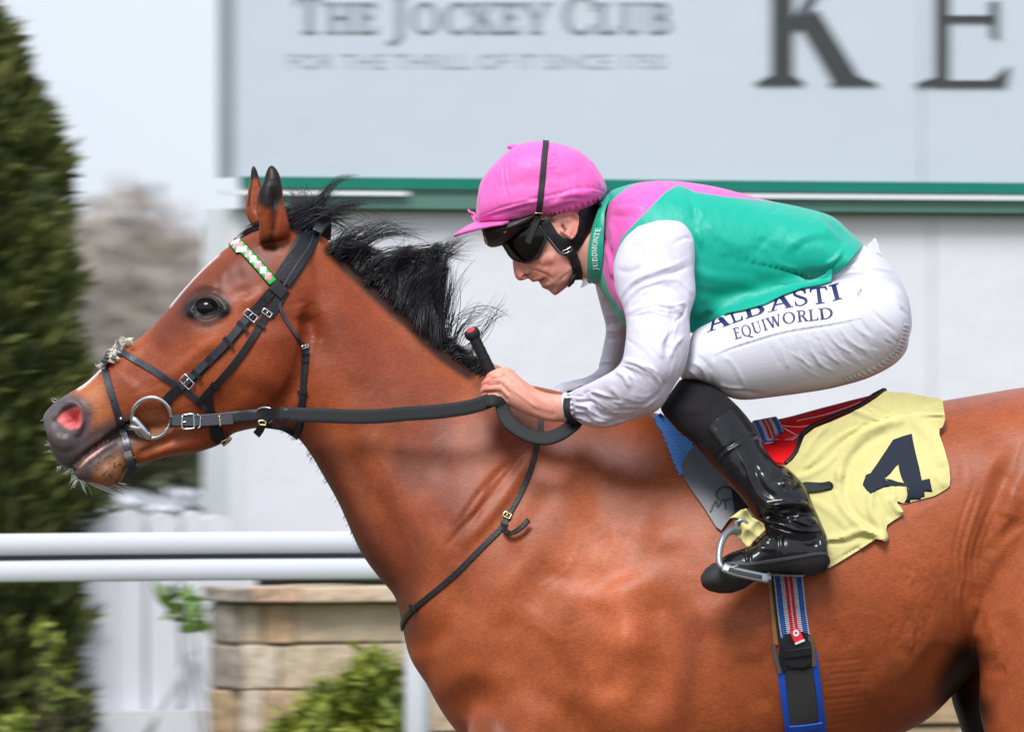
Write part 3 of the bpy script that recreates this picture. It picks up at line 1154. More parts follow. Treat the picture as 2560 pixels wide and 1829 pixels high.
M['wood'] = mat('bare_twigs', (.36, .30, .275), .95, var=(.12, .8, (.31, .29, .26)))
N = 60000
x = rng.uniform(-42, 42, N)
D = rng.uniform(235, 290, N)
top = 4.7 + .9 * np.sin(x * .35 + 1) + .5 * np.sin(x * .9) + .4 * np.sin(x * 2.3 + 2)
zz_ = rng.random(N) ** 1.15 * top * (.7 + .3 * rng.random(N) ** .5)
P = np.stack([x - 12, D - 20, zz_], 1)
V, F = leaves(P, np.tile([0, -.2, .8], (N, 1)), .62, .22, .6)
fw = obj('distant_wood', V, F, M['wood'], None, False)
tag(fw, 'far bare brown wood on the skyline left of the sign board', 'wood', kind='stuff')
hill = obj('hill', [(-900, 222, -.05), (900, 222, -.05), (900, 1400, 9), (-900, 1400, 9)], [(0, 1, 2, 3)], mat('far_field', (.12, .11, .07), .95, var=(.05, .7, (.09, .10, .05))), smooth=False)
tag(hill, kind='structure')
# ------------------------------------------------------------------ the horse
HX, HZ = W(1700, 1400)[0], 0.0
horse = thing('horse', 'bay racehorse with black mane galloping past the white rail', 'horse', (HX, 0, 0))

head_up = [(106, 1046, 120, 1092, 26), (116, 1026, 134, 1138, 46), (141, 1004, 168, 1172, 56), (172, 982, 205, 1152, 59),
           (212, 958, 250, 1116, 58), (252, 921, 310, 1085, 58), (303, 874, 372, 1078, 64), (361, 834, 442, 1085, 74),
           (412, 779, 522, 1090, 92), (460, 721, 602, 1078, 114), (516, 662, 690, 1050, 122), (583, 607, 748, 1000, 112),
           (655, 570, 792, 930, 98), (720, 556, 812, 860, 84), (765, 580, 815, 800, 60), (790, 620, 800, 740, 25)]
jaw = [(184, 1172, 196, 1200, 20), (200, 1142, 240, 1209, 38), (230, 1118, 274, 1217, 44), (264, 1098, 303, 1202, 43),
       (296, 1086, 324, 1168, 38), (350, 1075, 375, 1154, 42), (420, 1050, 438, 1138, 50), (470, 1030, 490, 1131, 58),
       (530, 1010, 550, 1111, 66), (585, 985, 590, 1080, 74), (650, 940, 665, 1067, 70), (690, 930, 715, 1060, 40)]
neck = [(690, 600, 640, 1000, 60), (735, 560, 668, 1056, 80, 0, .1), (795, 582, 702, 1068, 84, 0, .2), (852, 628, 745, 1096, 86, 0, .3),
        (908, 678, 778, 1138, 90, 0, .35), (978, 743, 811, 1195, 95, 0, .4), (1054, 808, 848, 1262, 104, 0, .4),
        (1124, 866, 900, 1378, 120, 0, .4), (1196, 920, 951, 1449, 140, 0, .42), (1275, 948, 987, 1492, 165, 0, .42),
        (1370, 968, 1004, 1560, 190, 0, .42), (1450, 990, 1022, 1640, 200, 0, .4), (1500, 1040, 1060, 1700, 180, 0, .3)]
trunk = [(1062, 1500, 1060, 1690, 60), (1095, 1330, 1090, 1755, 140, 0, .1), (1150, 1180, 1128, 1812, 185, 0, .25), (1250, 1040, 1200, 1885, 222, 0, .35),
         (1400, 996, 1360, 1960, 250, 0, .38), (1550, 1012, 1530, 2005, 272, 0, .36), (1700, 1045, 1700, 2010, 298, 0, .28),
         (1850, 1080, 1870, 1985, 325, 0, .16), (1950, 1085, 1990, 1950, 338, 0, .08), (2060, 1068, 2120, 1895, 342, 0, .02),
         (2150, 1043, 2230, 1846, 338), (2250, 1020, 2325, 1793, 326), (2350, 1002, 2405, 1712, 310),
         (2450, 985, 2470, 1640, 296), (2560, 967, 2560, 1600, 285), (2700, 955, 2700, 1600, 275), (2840, 985, 2860, 1580, 240),
         (2960, 1060, 2960, 1500, 180), (3030, 1150, 3020, 1400, 90), (3050, 1230, 3045, 1300, 20)]
thigh = [(2640, 1000, 2820, 1060, 60, -.10), (2560, 1100, 2930, 1180, 130, -.115), (2500, 1220, 2990, 1340, 150, -.125),
         (2452, 1360, 2990, 1520, 160, -.13), (2424, 1490, 2940, 1680, 158, -.135), (2432, 1580, 2860, 1800, 150, -.14), (2448, 1680, 2780, 1900, 138, -.14),
         (2450, 1790, 2720, 1980, 120, -.14), (2490, 1900, 2690, 2060, 95, -.14), (2560, 2030, 2690, 2150, 70, -.14),
         (2630, 2180, 2720, 2250, 55, -.14), (2690, 2300, 2790, 2340, 52, -.14), (2680, 2400, 2770, 2420, 46, -.14),
         (2640, 2550, 2705, 2560, 36, -.14), (2590, 2700, 2650, 2715, 38, -.14), (2540, 2790, 2610, 2820, 36, -.14),
         (2490, 2860, 2570, 2900, 48, -.14), (2450, 2930, 2570, 2960, 58, -.14), (2440, 2975, 2575, 2985, 55, -.14)]
thigh_far = [(2640, 1000, 2820, 1060, 60, .10), (2540, 1150, 2900, 1300, 150, .125), (2440, 1400, 2900, 1560, 150, .13),
             (2400, 1600, 2780, 1760, 120, .135), (2372, 1705, 2560, 1900, 90, .14), (2395, 1800, 2520, 1960, 75, .14), (2440, 1930, 2540, 2060, 62, .14),
             (2500, 2080, 2580, 2150, 52, .14), (2560, 2200, 2650, 2240, 50, .14), (2540, 2330, 2620, 2350, 42, .14),
             (2470, 2480, 2530, 2500, 34, .14), (2390, 2620, 2450, 2650, 36, .14), (2320, 2720, 2390, 2760, 36, .14),
             (2260, 2800, 2340, 2850, 48, .14), (2230, 2870, 2340, 2900, 55, .14)]
fore = [(1180, 1700, 1560, 1760, 110, -.11), (1170, 1820, 1500, 1900, 120, -.12), (1160, 1950, 1400, 2030, 95, -.125),
        (1120, 2100, 1290, 2160, 72, -.13), (1060, 2250, 1180, 2300, 54, -.13), (1010, 2370, 1110, 2410, 52, -.13),
        (960, 2480, 1040, 2500, 42, -.13), (900, 2620, 960, 2640, 33, -.13), (840, 2750, 905, 2780, 38, -.13),
        (790, 2840, 860, 2880, 36, -.13), (740, 2900, 830, 2950, 48, -.13), (700, 2960, 830, 2990, 56, -.13)]
fore_far = [(1250, 1750, 1560, 1800, 110, .11), (1290, 1900, 1540, 1940, 105, .12), (1340, 2050, 1520, 2080, 80, .125),
            (1390, 2200, 1520, 2220, 60, .13), (1430, 2320, 1530, 2330, 54, .13), (1480, 2420, 1560, 2400, 44, .13),
            (1600, 2500, 1620, 2430, 34, .13), (1740, 2540, 1750, 2475, 33, .13), (1830, 2570, 1850, 2500, 38, .13),
            (1880, 2630, 1930, 2580, 38, .13), (1890, 2710, 1970, 2680, 50, .13), (1900, 2750, 1990, 2730, 50, .13)]
ear_n = [(*m('C2', (490, 1150))[0], *m('C2', (800, 1080))[0], 30, -.055), (*m('C2', (488, 1010))[0], *m('C2', (800, 960))[0], 30, -.062),
         (*m('C2', (486, 890))[0], *m('C2', (772, 850))[0], 28, -.066), (*m('C2', (450, 760))[0], *m('C2', (742, 730))[0], 27, -.07),
         (*m('C2', (442, 660))[0], *m('C2', (712, 600))[0], 25, -.072), (*m('C2', (468, 500))[0], *m('C2', (708, 450))[0], 22, -.072),
         (*m('C2', (520, 380))[0], *m('C2', (694, 320))[0], 18, -.07), (*m('C2', (550, 240))[0], *m('C2', (655, 215))[0], 11, -.068),
         (*m('C2', (578, 160))[0], *m('C2', (612, 155))[0], 5, -.066)]
ear_f = [(*m('C2', (420, 1000))[0], *m('C2', (640, 1060))[0], 30, .055), (*m('C2', (385, 930))[0], *m('C2', (620, 900))[0], 28, .058),
         (*m('C2', (322, 800))[0], *m('C2', (570, 760))[0], 27, .062), (*m('C2', (308, 680))[0], *m('C2', (530, 620))[0], 25, .065),
         (*m('C2', (326, 500))[0], *m('C2', (482, 470))[0], 22, .066), (*m('C2', (346, 340))[0], *m('C2', (442, 340))[0], 16, .066),
         (*m('C2', (348, 220))[0], *m('C2', (408, 215))[0], 10, .064), (*m('C2', (362, 170))[0], *m('C2', (388, 168))[0], 5, .064)]
ear_n = [((a + c) / 2 + (a - c) * .66, b, (a + c) / 2 - (a - c) * .66, d, *r) for a, b, c, d, *r in ear_n]
ear_f = [((a + c) / 2 + (a - c) * .67, b, (a + c) / 2 - (a - c) * .64, d, *r) for a, b, c, d, *r in ear_f]
H = fuse([loft(head_up), loft(jaw), loft(neck), loft(trunk, 64), loft(thigh), loft(thigh_far), loft(fore), loft(fore_far),
          loft(ear_n, 28), loft(ear_f, 28)], .0036, 3)


def zone(*poly):
    return inpoly(H.px, H.py, poly).astype(float)


# soften the joins of head and neck, neck and trunk, trunk and legs
for pts, r, n in (([(720, 600), (770, 800), (740, 960), (690, 1060)], 70, 30), ([(1450, 1000), (1300, 1300), (1080, 1640)], 150, 40),
                  ([(1170, 1750), (1400, 1830), (1560, 1760)], 120, 30), ([(1300, 1150), (1200, 1500), (1150, 1700)], 160, 30),
                  ([(2560, 1000), (2640, 1020), (2800, 1020)], 90, 30), ([(2520, 1200), (2580, 1060)], 80, 20)):
    box, d, t = H.dist(crom(pts, 5), r)
    mk = np.zeros(len(H.V))
    mk[box] = np.clip(1 - d / r, 0, 1)
    mk[(H.py < 560) & (H.px < 720)] = 0
    H.smooth(n, .6, mk)
H.smooth(2)

st = H.stroke
# --- head: cheek, facial crest, forehead, eye socket
st([(690, 800), (700, 900), (650, 990)], 100, 12)
st([(775, 740), (770, 850), (745, 950), (690, 1030)], 34, -14)          # behind the jaw
st(m('C3', (1150, 400), (1200, 520), (1190, 640)), 36, -9)
st(m('C3', (1060, 290), (1100, 420)), 34, 7)
st([(560, 830), (480, 900), (400, 960)], 26, 7)                          # facial crest
st([(540, 870), (450, 945)], 28, -5)
st([(430, 850), (360, 920), (320, 960)], 46, -8)
st([(620, 940), (560, 1000), (470, 1050)], 40, -5)
st(m('A1', (1290, 870), (1350, 860), (1440, 800)), 34, -3.5)               # hollow over the eye
st(m('A1', (1250, 860), (1320, 830), (1400, 780)), 26, 2)
st(m('A1', (1400, 1040), (1500, 1000), (1600, 930)), 26, 6)
st(m('A1', (1330, 960), (1480, 930)), 22, -4)
st(m('A1', (1080, 1080), (1100, 1020), (1160, 975), (1230, 985), (1290, 1040), (1310, 1070)), 18, 6, taper=False)
st(m('A1', (1080, 1080), (1120, 1130), (1190, 1150), (1270, 1120), (1310, 1070)), 15, 3.2, taper=False)
st(m('A1', (1120, 1070), (1190, 1055), (1260, 1060)), 20, -11)
st(m('A1', (1100, 960), (1190, 930), (1290, 970)), 14, -3)
st(m('A1', (1100, 930), (1180, 905), (1260, 930)), 16, 5)
st(m('A1', (1130, 1190), (1220, 1170), (1300, 1130)), 12, -3)
# --- muzzle
st(m('A2', (330, 570), (345, 630), (330, 680)), 22, -24)
st(m('A2', (250, 620), (300, 600), (330, 640), (280, 680)), 20, -20)
st(m('A2', (190, 620), (250, 540), (330, 510), (400, 560), (410, 650), (370, 750)), 13, 7, taper=False)
st(m('A2', (140, 560), (230, 495), (330, 480)), 14, 5)
st(m('A2', (120, 650), (180, 780), (260, 840), (330, 790)), 24, 7)
st(m('A2', (200, 770), (260, 800), (320, 780)), 12, 4)
st(m('A2', (460, 560), (440, 700), (360, 820)), 18, -4)
st(m('A2', (330, 1040), (420, 940), (560, 840), (700, 745), (790, 690)), 14, -14, taper=False)   # mouth
st(m('A2', (350, 970), (470, 850), (620, 760)), 16, 4)
st(m('A2', (400, 1010), (500, 930), (620, 860), (700, 800)), 12, 6)
st(m('A2', (480, 1080), (600, 1010), (720, 900)), 16, -3)
st(m('A2', (560, 1090), (650, 1060)), 30, 6)
st(m('A2', (830, 960), (960, 880), (1090, 820), (1250, 780)), 16, -8)
st(m('A2', (960, 930), (1100, 880), (1300, 850), (1430, 830)), 22, 6)
st(m('A2', (900, 850), (1060, 800)), 12, 3)
for a in (0, 34, 66):
    st(m('A2', (800 + a, 430 - a), (930 + a, 400 - a), (1060 + a, 360 - a * .6)), 8, -1.6)
# --- neck
st(m('A3', (300, 560), (480, 730), (640, 900), (800, 1080), (960, 1250), (1080, 1380)), 26, -5, edge=False)
st(m('A3', (430, 640), (600, 800), (760, 960), (900, 1110), (1040, 1270), (1180, 1430)), 20, 6, edge=False)
st(m('A3', (150, 900), (200, 1050), (300, 1250), (360, 1450)), 46, -6)
st([(820, 720), (860, 850), (900, 980)], 60, 6)
st([(800, 1000), (870, 1120), (950, 1280), (1020, 1430)], 50, -8)          # jugular groove
st([(740, 1060), (830, 1170), (900, 1300), (960, 1430)], 36, 7)
st([(880, 1050), (960, 1180), (1050, 1320)], 60, 6)
st([(1040, 1000), (1090, 1100), (1110, 1220)], 50, -4)
# --- shoulder and breast
st(m('B4', (840, 240), (760, 480), (560, 700), (420, 880), (300, 1010)), 89, -13.0)
st(m('B4', (960, 300), (900, 560), (760, 800), (560, 1010)), 129, 11.6)
st(m('B4', (780, 700), (700, 800), (610, 920)), 40, -7.8)
st(m('B4', (1150, 330), (1200, 520), (1330, 680), (1420, 780)), 89, -7.8)
st(m('B4', (1390, 440), (1400, 620)), 56, -6.5)
st(m('B4', (1480, 600), (1500, 740)), 89, 6.5)
st(m('B4', (960, 800), (900, 900), (800, 1040)), 75, -9.1)
st(m('B4', (1050, 870), (1000, 1050), (880, 1200)), 116, 10.4)
st(m('B4', (1250, 850), (1330, 1050), (1290, 1300)), 143, 20.7)
st(m('B4', (1390, 900), (1480, 1100), (1460, 1330), (1400, 1600)), 80, -23.3)
st(m('B4', (1360, 1140), (1300, 1200), (1260, 1330)), 53, 9.1)
st(m('B4', (1270, 1320), (1220, 1380), (1130, 1390), (950, 1330)), 43, -5.1)
st(m('B4', (1180, 1000), (1140, 1080)), 62, -6.5)
st(m('B4', (700, 1040), (720, 1200), (690, 1350)), 83, -9.1)
st(m('B4', (330, 1180), (380, 1330), (470, 1460)), 116, 13.0)
st(m('B4', (480, 1080), (560, 1200), (560, 1400)), 75, 7.8)
st(m('B4', (470, 1420), (600, 1500), (690, 1580), (660, 1640)), 67, -15.5)
st(m('B4', (780, 1420), (900, 1500), (980, 1600)), 102, 10.4)
st(m('B4', (1000, 1450), (1080, 1560), (1090, 1650)), 62, -9.1)
st(m('B4', (1200, 1420), (1240, 1560), (1220, 1680)), 89, 10.4)
H.update()
_mk = np.clip((H.px - 800) / 60, 0, 1) * np.clip((H.py - 600) / 60, 0, 1)
H.smooth(34, .6, _mk)
_mk = np.clip((760 - H.px) / 60, 0, 1) * np.clip((H.px - 420) / 60, 0, 1) * np.clip((H.py - 590) / 40, 0, 1) * np.clip((np.hypot(H.px - 518, H.py - 772) - 48) / 20, 0, 1)
H.smooth(6, .6, _mk)
for k, (a, b) in enumerate((((830, 235), (520, 640)), ((800, 250), (600, 480)), ((770, 250), (470, 620)), ((700, 420), (440, 710)), ((640, 500), (400, 740)))):
    st(m('B4', a, ((a[0] + b[0]) / 2 - 26, (a[1] + b[1]) / 2 + 6), b), 11, -3.4 + k * .4)
st(m('B4', (850, 260), (690, 500), (480, 740)), 22, 6)
# --- barrel: ribs and skin folds
for k in range(9):
    x = 1880 + k * 62
    st([(x, 1420 + k * 4), (x + 26, 1540 + k * 2), (x + 10, 1680 - k * 6)], 26, 2.0 if k % 2 else 2.6, taper=True)
st(m('B3', (450, 1100), (480, 1300), (560, 1500)), 60, -8)
st(m('B3', (60, 900), (250, 870), (420, 900)), 60, 5)
for k in range(11):
    y = 1180 + k * 40
    st(m('B3', (900 + (k % 3) * 20, y), (1040, y - 14), (1180 + (k * 37) % 90, y - 30 - k * 1.5)), 7, -1.0 + .5 * (k % 2))
for k in range(26):
    x0, y0 = 360 + rng.random() * 300, 800 + rng.random() * 420
    st(m('B5', (x0, y0), (x0 + 14 + 20 * rng.random(), y0 + 30), (x0 + 10, y0 + 50 + 60 * rng.random())), 9, (1.3 if k % 2 else -1.5))
for k in range(9):                                                        # creases in front of the stifle
    x0 = 715 + k * 17
    st(m('B5', (x0 + 90, 470 + k * 9), (x0 + 30, 640 + k * 6), (x0 - 6, 800), (x0 + 8 - k * 3, 960)), 6 + 4 * rng.random(), rng.uniform(.3, 1.1) * (-2.4 if k % 2 == 0 else 1.6))
for k in range(5):
    x0 = 680 + k * 18
    st(m('B5', (x0 + 20, 900), (x0, 1020), (x0 + 16, 1120 + k * 10)), 6 + 4 * rng.random(), rng.uniform(.3, 1.1) * (-2.2 if k % 2 == 0 else 1.4))
st(m('B5', (1010, 330), (930, 470), (880, 640), (830, 800), (790, 950)), 40, -14)
st(m('B5', (1035, 640), (940, 720), (860, 830)), 24, -6)
st(m('B5', (1000, 500), (940, 640)), 40, 6)
st(m('B5', (820, 1000), (800, 1100), (830, 1220)), 24, 7)
st(m('B5', (930, 1050), (960, 1200), (900, 1320), (880, 1240)), 44, -9)
st(m('B5', (950, 1330), (900, 1370), (860, 1480)), 26, -5)
st(m('B5', (860, 230), (960, 300), (1035, 330)), 60, -4)
st(m('B5', (720, 130), (860, 110), (1035, 70)), 40, 4)
st(m('B5', (680, 1200), (600, 1340), (500, 1480)), 50, -8)
st(m('B5', (500, 1250), (400, 1380), (300, 1500)), 60, 5)
# --- ears
st(m('C2', (600, 1140), (610, 960), (640, 800), (650, 640), (620, 400)), 16, -11, side='near')
st(m('C2', (590, 1120), (600, 980), (650, 800), (690, 640)), 10, 6, side='near')
st(m('C2', (470, 800), (500, 960), (505, 1130)), 12, 5, side='near')
st(m('C2', (500, 1190), (590, 1170), (660, 1230)), 14, -6)
st(m('C2', (420, 800), (400, 600), (390, 400)), 12, -5)
# veins and small unevenness of the skin
for pts in (((900, 1080), (980, 1200), (1010, 1330), (1080, 1440)), ((1250, 1620), (1330, 1560), (1400, 1600), (1470, 1580)), ((420, 890), (480, 860), (520, 880)),
            ((450, 930), (520, 900), (560, 930)), ((2050, 1560), (2150, 1530), (2250, 1560)), ((1330, 1480), (1420, 1420), (1450, 1350))):
    st(list(pts), 9, .7)
H.update()
for k in range(420):
    x0, y0 = 850 + 1700 * rng.random(), 900 + 920 * rng.random()
    a = rng.normal(1.1, .5)
    l = 20 + 50 * rng.random()
    st([(x0, y0), (x0 + l * math.cos(a), y0 + l * math.sin(a))], 24 + 30 * rng.random(), rng.normal(0, .45))
H.update()
H.smooth(1, .4)

# --- coat colour: bay with black points, plus broad light and shade painted in
bay, dark, red, tan, grey, pink, white = lin(158, 81, 45), lin(46, 26, 20), lin(146, 64, 34), lin(176, 110, 70), lin(88, 80, 84), lin(208, 104, 106), lin(225, 222, 222)
H.C = np.tile(np.array(bay), (len(H.V), 1))

pt = H.paint
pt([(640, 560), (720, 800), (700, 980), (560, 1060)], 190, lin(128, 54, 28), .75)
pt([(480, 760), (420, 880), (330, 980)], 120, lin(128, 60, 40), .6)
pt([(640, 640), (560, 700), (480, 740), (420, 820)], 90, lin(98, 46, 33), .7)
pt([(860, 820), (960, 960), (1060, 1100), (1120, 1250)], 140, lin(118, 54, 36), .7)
pt([(1250, 1080), (1450, 1090), (1600, 1160)], 120, lin(106, 47, 30), .75)  # shadow below hand and forearm painted into the coat
pt([(1480, 1400), (1560, 1560), (1540, 1720)], 150, lin(188, 100, 60), .75)  # light on the triceps painted as paler coat
pt([(1740, 1560), (1720, 1700), (1690, 1829)], 50, lin(120, 58, 34), .6)  # shade of the groove behind the elbow painted darker
pt([(760, 1070), (850, 1230), (950, 1430), (1010, 1560)], 90, lin(84, 40, 26), .85)  # shading along the neck underside painted in
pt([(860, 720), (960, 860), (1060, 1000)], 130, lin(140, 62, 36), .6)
for q in range(60):
    x0, y0 = 830 + 260 * rng.random() + 120 * rng.random(), 1000 + 450 * rng.random()
    pt([(x0, y0), (x0 + 20, y0 + 60)], 30, lin(106, 54, 38), .25)
pt(m('A3', (380, 560), (560, 730), (700, 860), (850, 1000), (1000, 1130), (1130, 1260), (1260, 1370), (1420, 1480)), 26, dark, .95, .7)
pt(m('B1', (250, 650), (500, 900), (800, 980)), 40, dark, .5)
pt(m('A1', (1050, 1090), (1090, 1010), (1160, 960), (1240, 985), (1300, 1050)), 36, lin(44, 30, 28), .85, 1)
pt(m('A1', (1060, 1080), (1130, 1140), (1200, 1150), (1280, 1100)), 24, lin(52, 36, 32), .75, 1)
pt(m('A1', (1100, 1066), (1190, 1058), (1280, 1058)), 30, (.008, .006, .006), 1, .4)
pt(m('A1', (1130, 1190), (1230, 1160)), 26, lin(120, 92, 84), .5)
pt(m('A2', (480, 420), (520, 560), (560, 700)), 70, tan, .9, 1)
pt(m('A2', (180, 560), (170, 700), (220, 850), (330, 950)), 75, grey, 1, .6)
pt(m('A2', (330, 500), (420, 560), (420, 700), (330, 850)), 34, grey, .9, .8)
pt(m('A2', (300, 980), (420, 860), (560, 780), (760, 700)), 44, grey, .9, .8)
pt(m('A2', (380, 1090), (520, 980), (640, 900), (780, 780)), 44, lin(78, 70, 72), .95, .7)
pt(m('A2', (620, 1080), (680, 1030)), 54, lin(150, 106, 76), .9, .8)
pt(m('A2', (1000, 650), (960, 800), (830, 760)), 60, lin(124, 86, 62), .6)
H.fill(m('A2', (352, 1020), (400, 975), (470, 908), (560, 848), (628, 812), (600, 852), (540, 912), (470, 962), (400, 1005), (365, 1035)), lin(208, 162, 158), 2.5)
pt(m('A2', (370, 1020), (430, 970)), 9, lin(225, 180, 150), .8, .5)
pt(m('A2', (420, 925), (560, 825), (700, 742), (790, 695)), 8, (.02, .014, .014), .9, .6)
H.fill(m('A2', (180, 640), (225, 560), (310, 514), (380, 530), (408, 590), (400, 690), (370, 728), (300, 724), (235, 690)), lin(60, 44, 48), 5)  # shadow inside the nostril painted dark, pink goes over it
H.fill(m('A2', (196, 640), (250, 590), (310, 560), (370, 545), (400, 590), (396, 690), (368, 718), (300, 716), (240, 690)), pink, 3)
pt(m('A2', (280, 690), (340, 660), (380, 620)), 7, lin(245, 150, 150), .6)
spot = rng.normal(0, 1, (40, 2)) * (26, 22) + np.array(m('A2', (660, 1000))[0])
for s in spot:
    pt([tuple(s), (s[0] + 1, s[1] + 1)], 3.6, (.03, .02, .015), .9, .8)
cen = np.clip(1.7 - np.abs(H.V[:, 1]) / .0135, 0, 1)
pt(m('A1', (1230, 720), (1110, 830), (1020, 940), (960, 1010)), 24, white, 1, .6, cond=np.clip(cen, 0, 1))
pt([(255, 915), (222, 952), (200, 972)], 10, white, .9, .6, cond=np.clip(cen, 0, 1))
# ears
blk = lin(26, 20, 20)
H.fill(m('C2', (590, 110), (680, 160), (740, 290), (756, 450), (742, 600), (700, 690), (665, 780), (640, 920), (622, 1060), (600, 1120), (575, 1080), (585, 960), (600, 820), (590, 720), (550, 730), (490, 690), (440, 620), (436, 500), (490, 370), (520, 220)), blk, 7, 1, cond=(H.V[:, 1] < 0))
pt(m('C2', (560, 240), (520, 380), (470, 500), (445, 640)), 9, blk, .8, .7, cond=(H.V[:, 1] < 0))
pt(m('C2', (375, 165), (378, 230), (375, 280)), 18, blk, 1, .5, cond=(H.V[:, 1] > 0))
pt(m('C2', (355, 200), (345, 400), (325, 560), (312, 680)), 4, blk, .8, .7, cond=(H.V[:, 1] > 0))
pt(m('C2', (405, 210), (440, 350), (470, 470)), 4, blk, .8, .7, cond=(H.V[:, 1] > 0))
pt(m('C2', (520, 1180), (590, 1180), (640, 1220)), 16, dark, .8, .9)
# flank, belly, legs
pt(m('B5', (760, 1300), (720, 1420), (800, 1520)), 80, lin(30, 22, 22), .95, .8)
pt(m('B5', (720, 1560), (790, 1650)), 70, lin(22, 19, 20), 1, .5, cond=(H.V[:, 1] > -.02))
pt(m('B4', (640, 1600), (700, 1640)), 60, dark, .5)  # shadow low on the breast painted dark
low = np.clip((H.py - 2150) / 200, 0, 1)[:, None]
H.C += (np.array(dark) * .6 - H.C) * low
pt(m('B5', (700, 110), (860, 90), (1035, 60)), 44, lin(140, 84, 70), .6)  # bluish sky sheen on top of the croup painted in
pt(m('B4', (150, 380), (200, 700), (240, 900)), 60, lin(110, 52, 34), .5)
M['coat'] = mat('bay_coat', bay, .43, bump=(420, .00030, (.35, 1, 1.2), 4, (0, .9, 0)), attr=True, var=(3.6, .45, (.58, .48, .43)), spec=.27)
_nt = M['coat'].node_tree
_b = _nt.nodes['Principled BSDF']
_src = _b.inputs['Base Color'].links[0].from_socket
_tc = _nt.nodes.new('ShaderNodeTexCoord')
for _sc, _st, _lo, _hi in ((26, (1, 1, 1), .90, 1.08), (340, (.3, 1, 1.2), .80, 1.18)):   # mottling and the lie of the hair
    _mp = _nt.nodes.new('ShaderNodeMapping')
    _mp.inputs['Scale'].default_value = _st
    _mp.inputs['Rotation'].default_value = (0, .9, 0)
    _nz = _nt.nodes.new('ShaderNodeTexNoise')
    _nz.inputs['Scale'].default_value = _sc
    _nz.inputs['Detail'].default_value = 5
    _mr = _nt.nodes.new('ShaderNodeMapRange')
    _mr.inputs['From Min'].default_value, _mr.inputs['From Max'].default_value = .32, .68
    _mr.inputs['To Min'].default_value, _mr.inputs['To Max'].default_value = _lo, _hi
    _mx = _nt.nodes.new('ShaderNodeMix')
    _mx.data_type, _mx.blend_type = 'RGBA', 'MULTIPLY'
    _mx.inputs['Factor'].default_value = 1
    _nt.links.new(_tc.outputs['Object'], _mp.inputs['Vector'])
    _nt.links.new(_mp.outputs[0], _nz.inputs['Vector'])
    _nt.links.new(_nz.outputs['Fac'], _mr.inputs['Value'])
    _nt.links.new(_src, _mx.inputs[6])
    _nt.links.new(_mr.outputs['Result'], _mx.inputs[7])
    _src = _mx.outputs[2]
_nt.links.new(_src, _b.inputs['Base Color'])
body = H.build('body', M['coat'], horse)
HB = H.bvh()

# eyes
def ellipsoid(c, r, nu=24, nv=16, ax=None):
    V, F = [], []
    for i in range(nv + 1):
        a = math.pi * i / nv
        for j in range(nu):
            b = 2 * math.pi * j / nu
            V.append((c[0] + r[0] * math.sin(a) * math.cos(b), c[1] + r[1] * math.cos(a), c[2] + r[2] * math.sin(a) * math.sin(b)))
    for i in range(nv):
        for j in range(nu):
            k = (j + 1) % nu
            F.append((i * nu + j, i * nu + k, (i + 1) * nu + k, (i + 1) * nu + j))
    return np.array(V), F


M['eye'] = mat('dark_wet_eye', (.004, .003, .003), .05, spec=.26)
ex, ey = m('A1', (1190, 1058))[0]
ep, en = ray(HB, ex, ey)
for sgn in (1, -1):
    c = ep + np.array([-.001, .0092, 0])
    c = np.array([c[0], c[1] * sgn, c[2]])
    e = obj('eye', *ellipsoid(c, (.0258, .0180, .0208)), M['eye'], horse)
    if sgn == 1:
        e['label'] = 'dark glossy near-side eye'
        lid = m('A1', (1095, 1072), (1125, 1112), (1180, 1130), (1240, 1108), (1268, 1066))
        P, N = surf_path(HB, lid, 3, 1.0)
        obj('lower_eyelid', *tube(P, .0009, 6), mat('lower_lid_skin', lin(44, 32, 32), .5), horse)
        lid = m('A1', (1088, 1068), (1116, 1006), (1180, 985), (1240, 1000), (1280, 1052))
        P, N = surf_path(HB, lid, 3, 2.0)
        obj('upper_eyelid', *tube(P, .0016, 8), mat('dark_lid', lin(34, 26, 27), .4), horse)


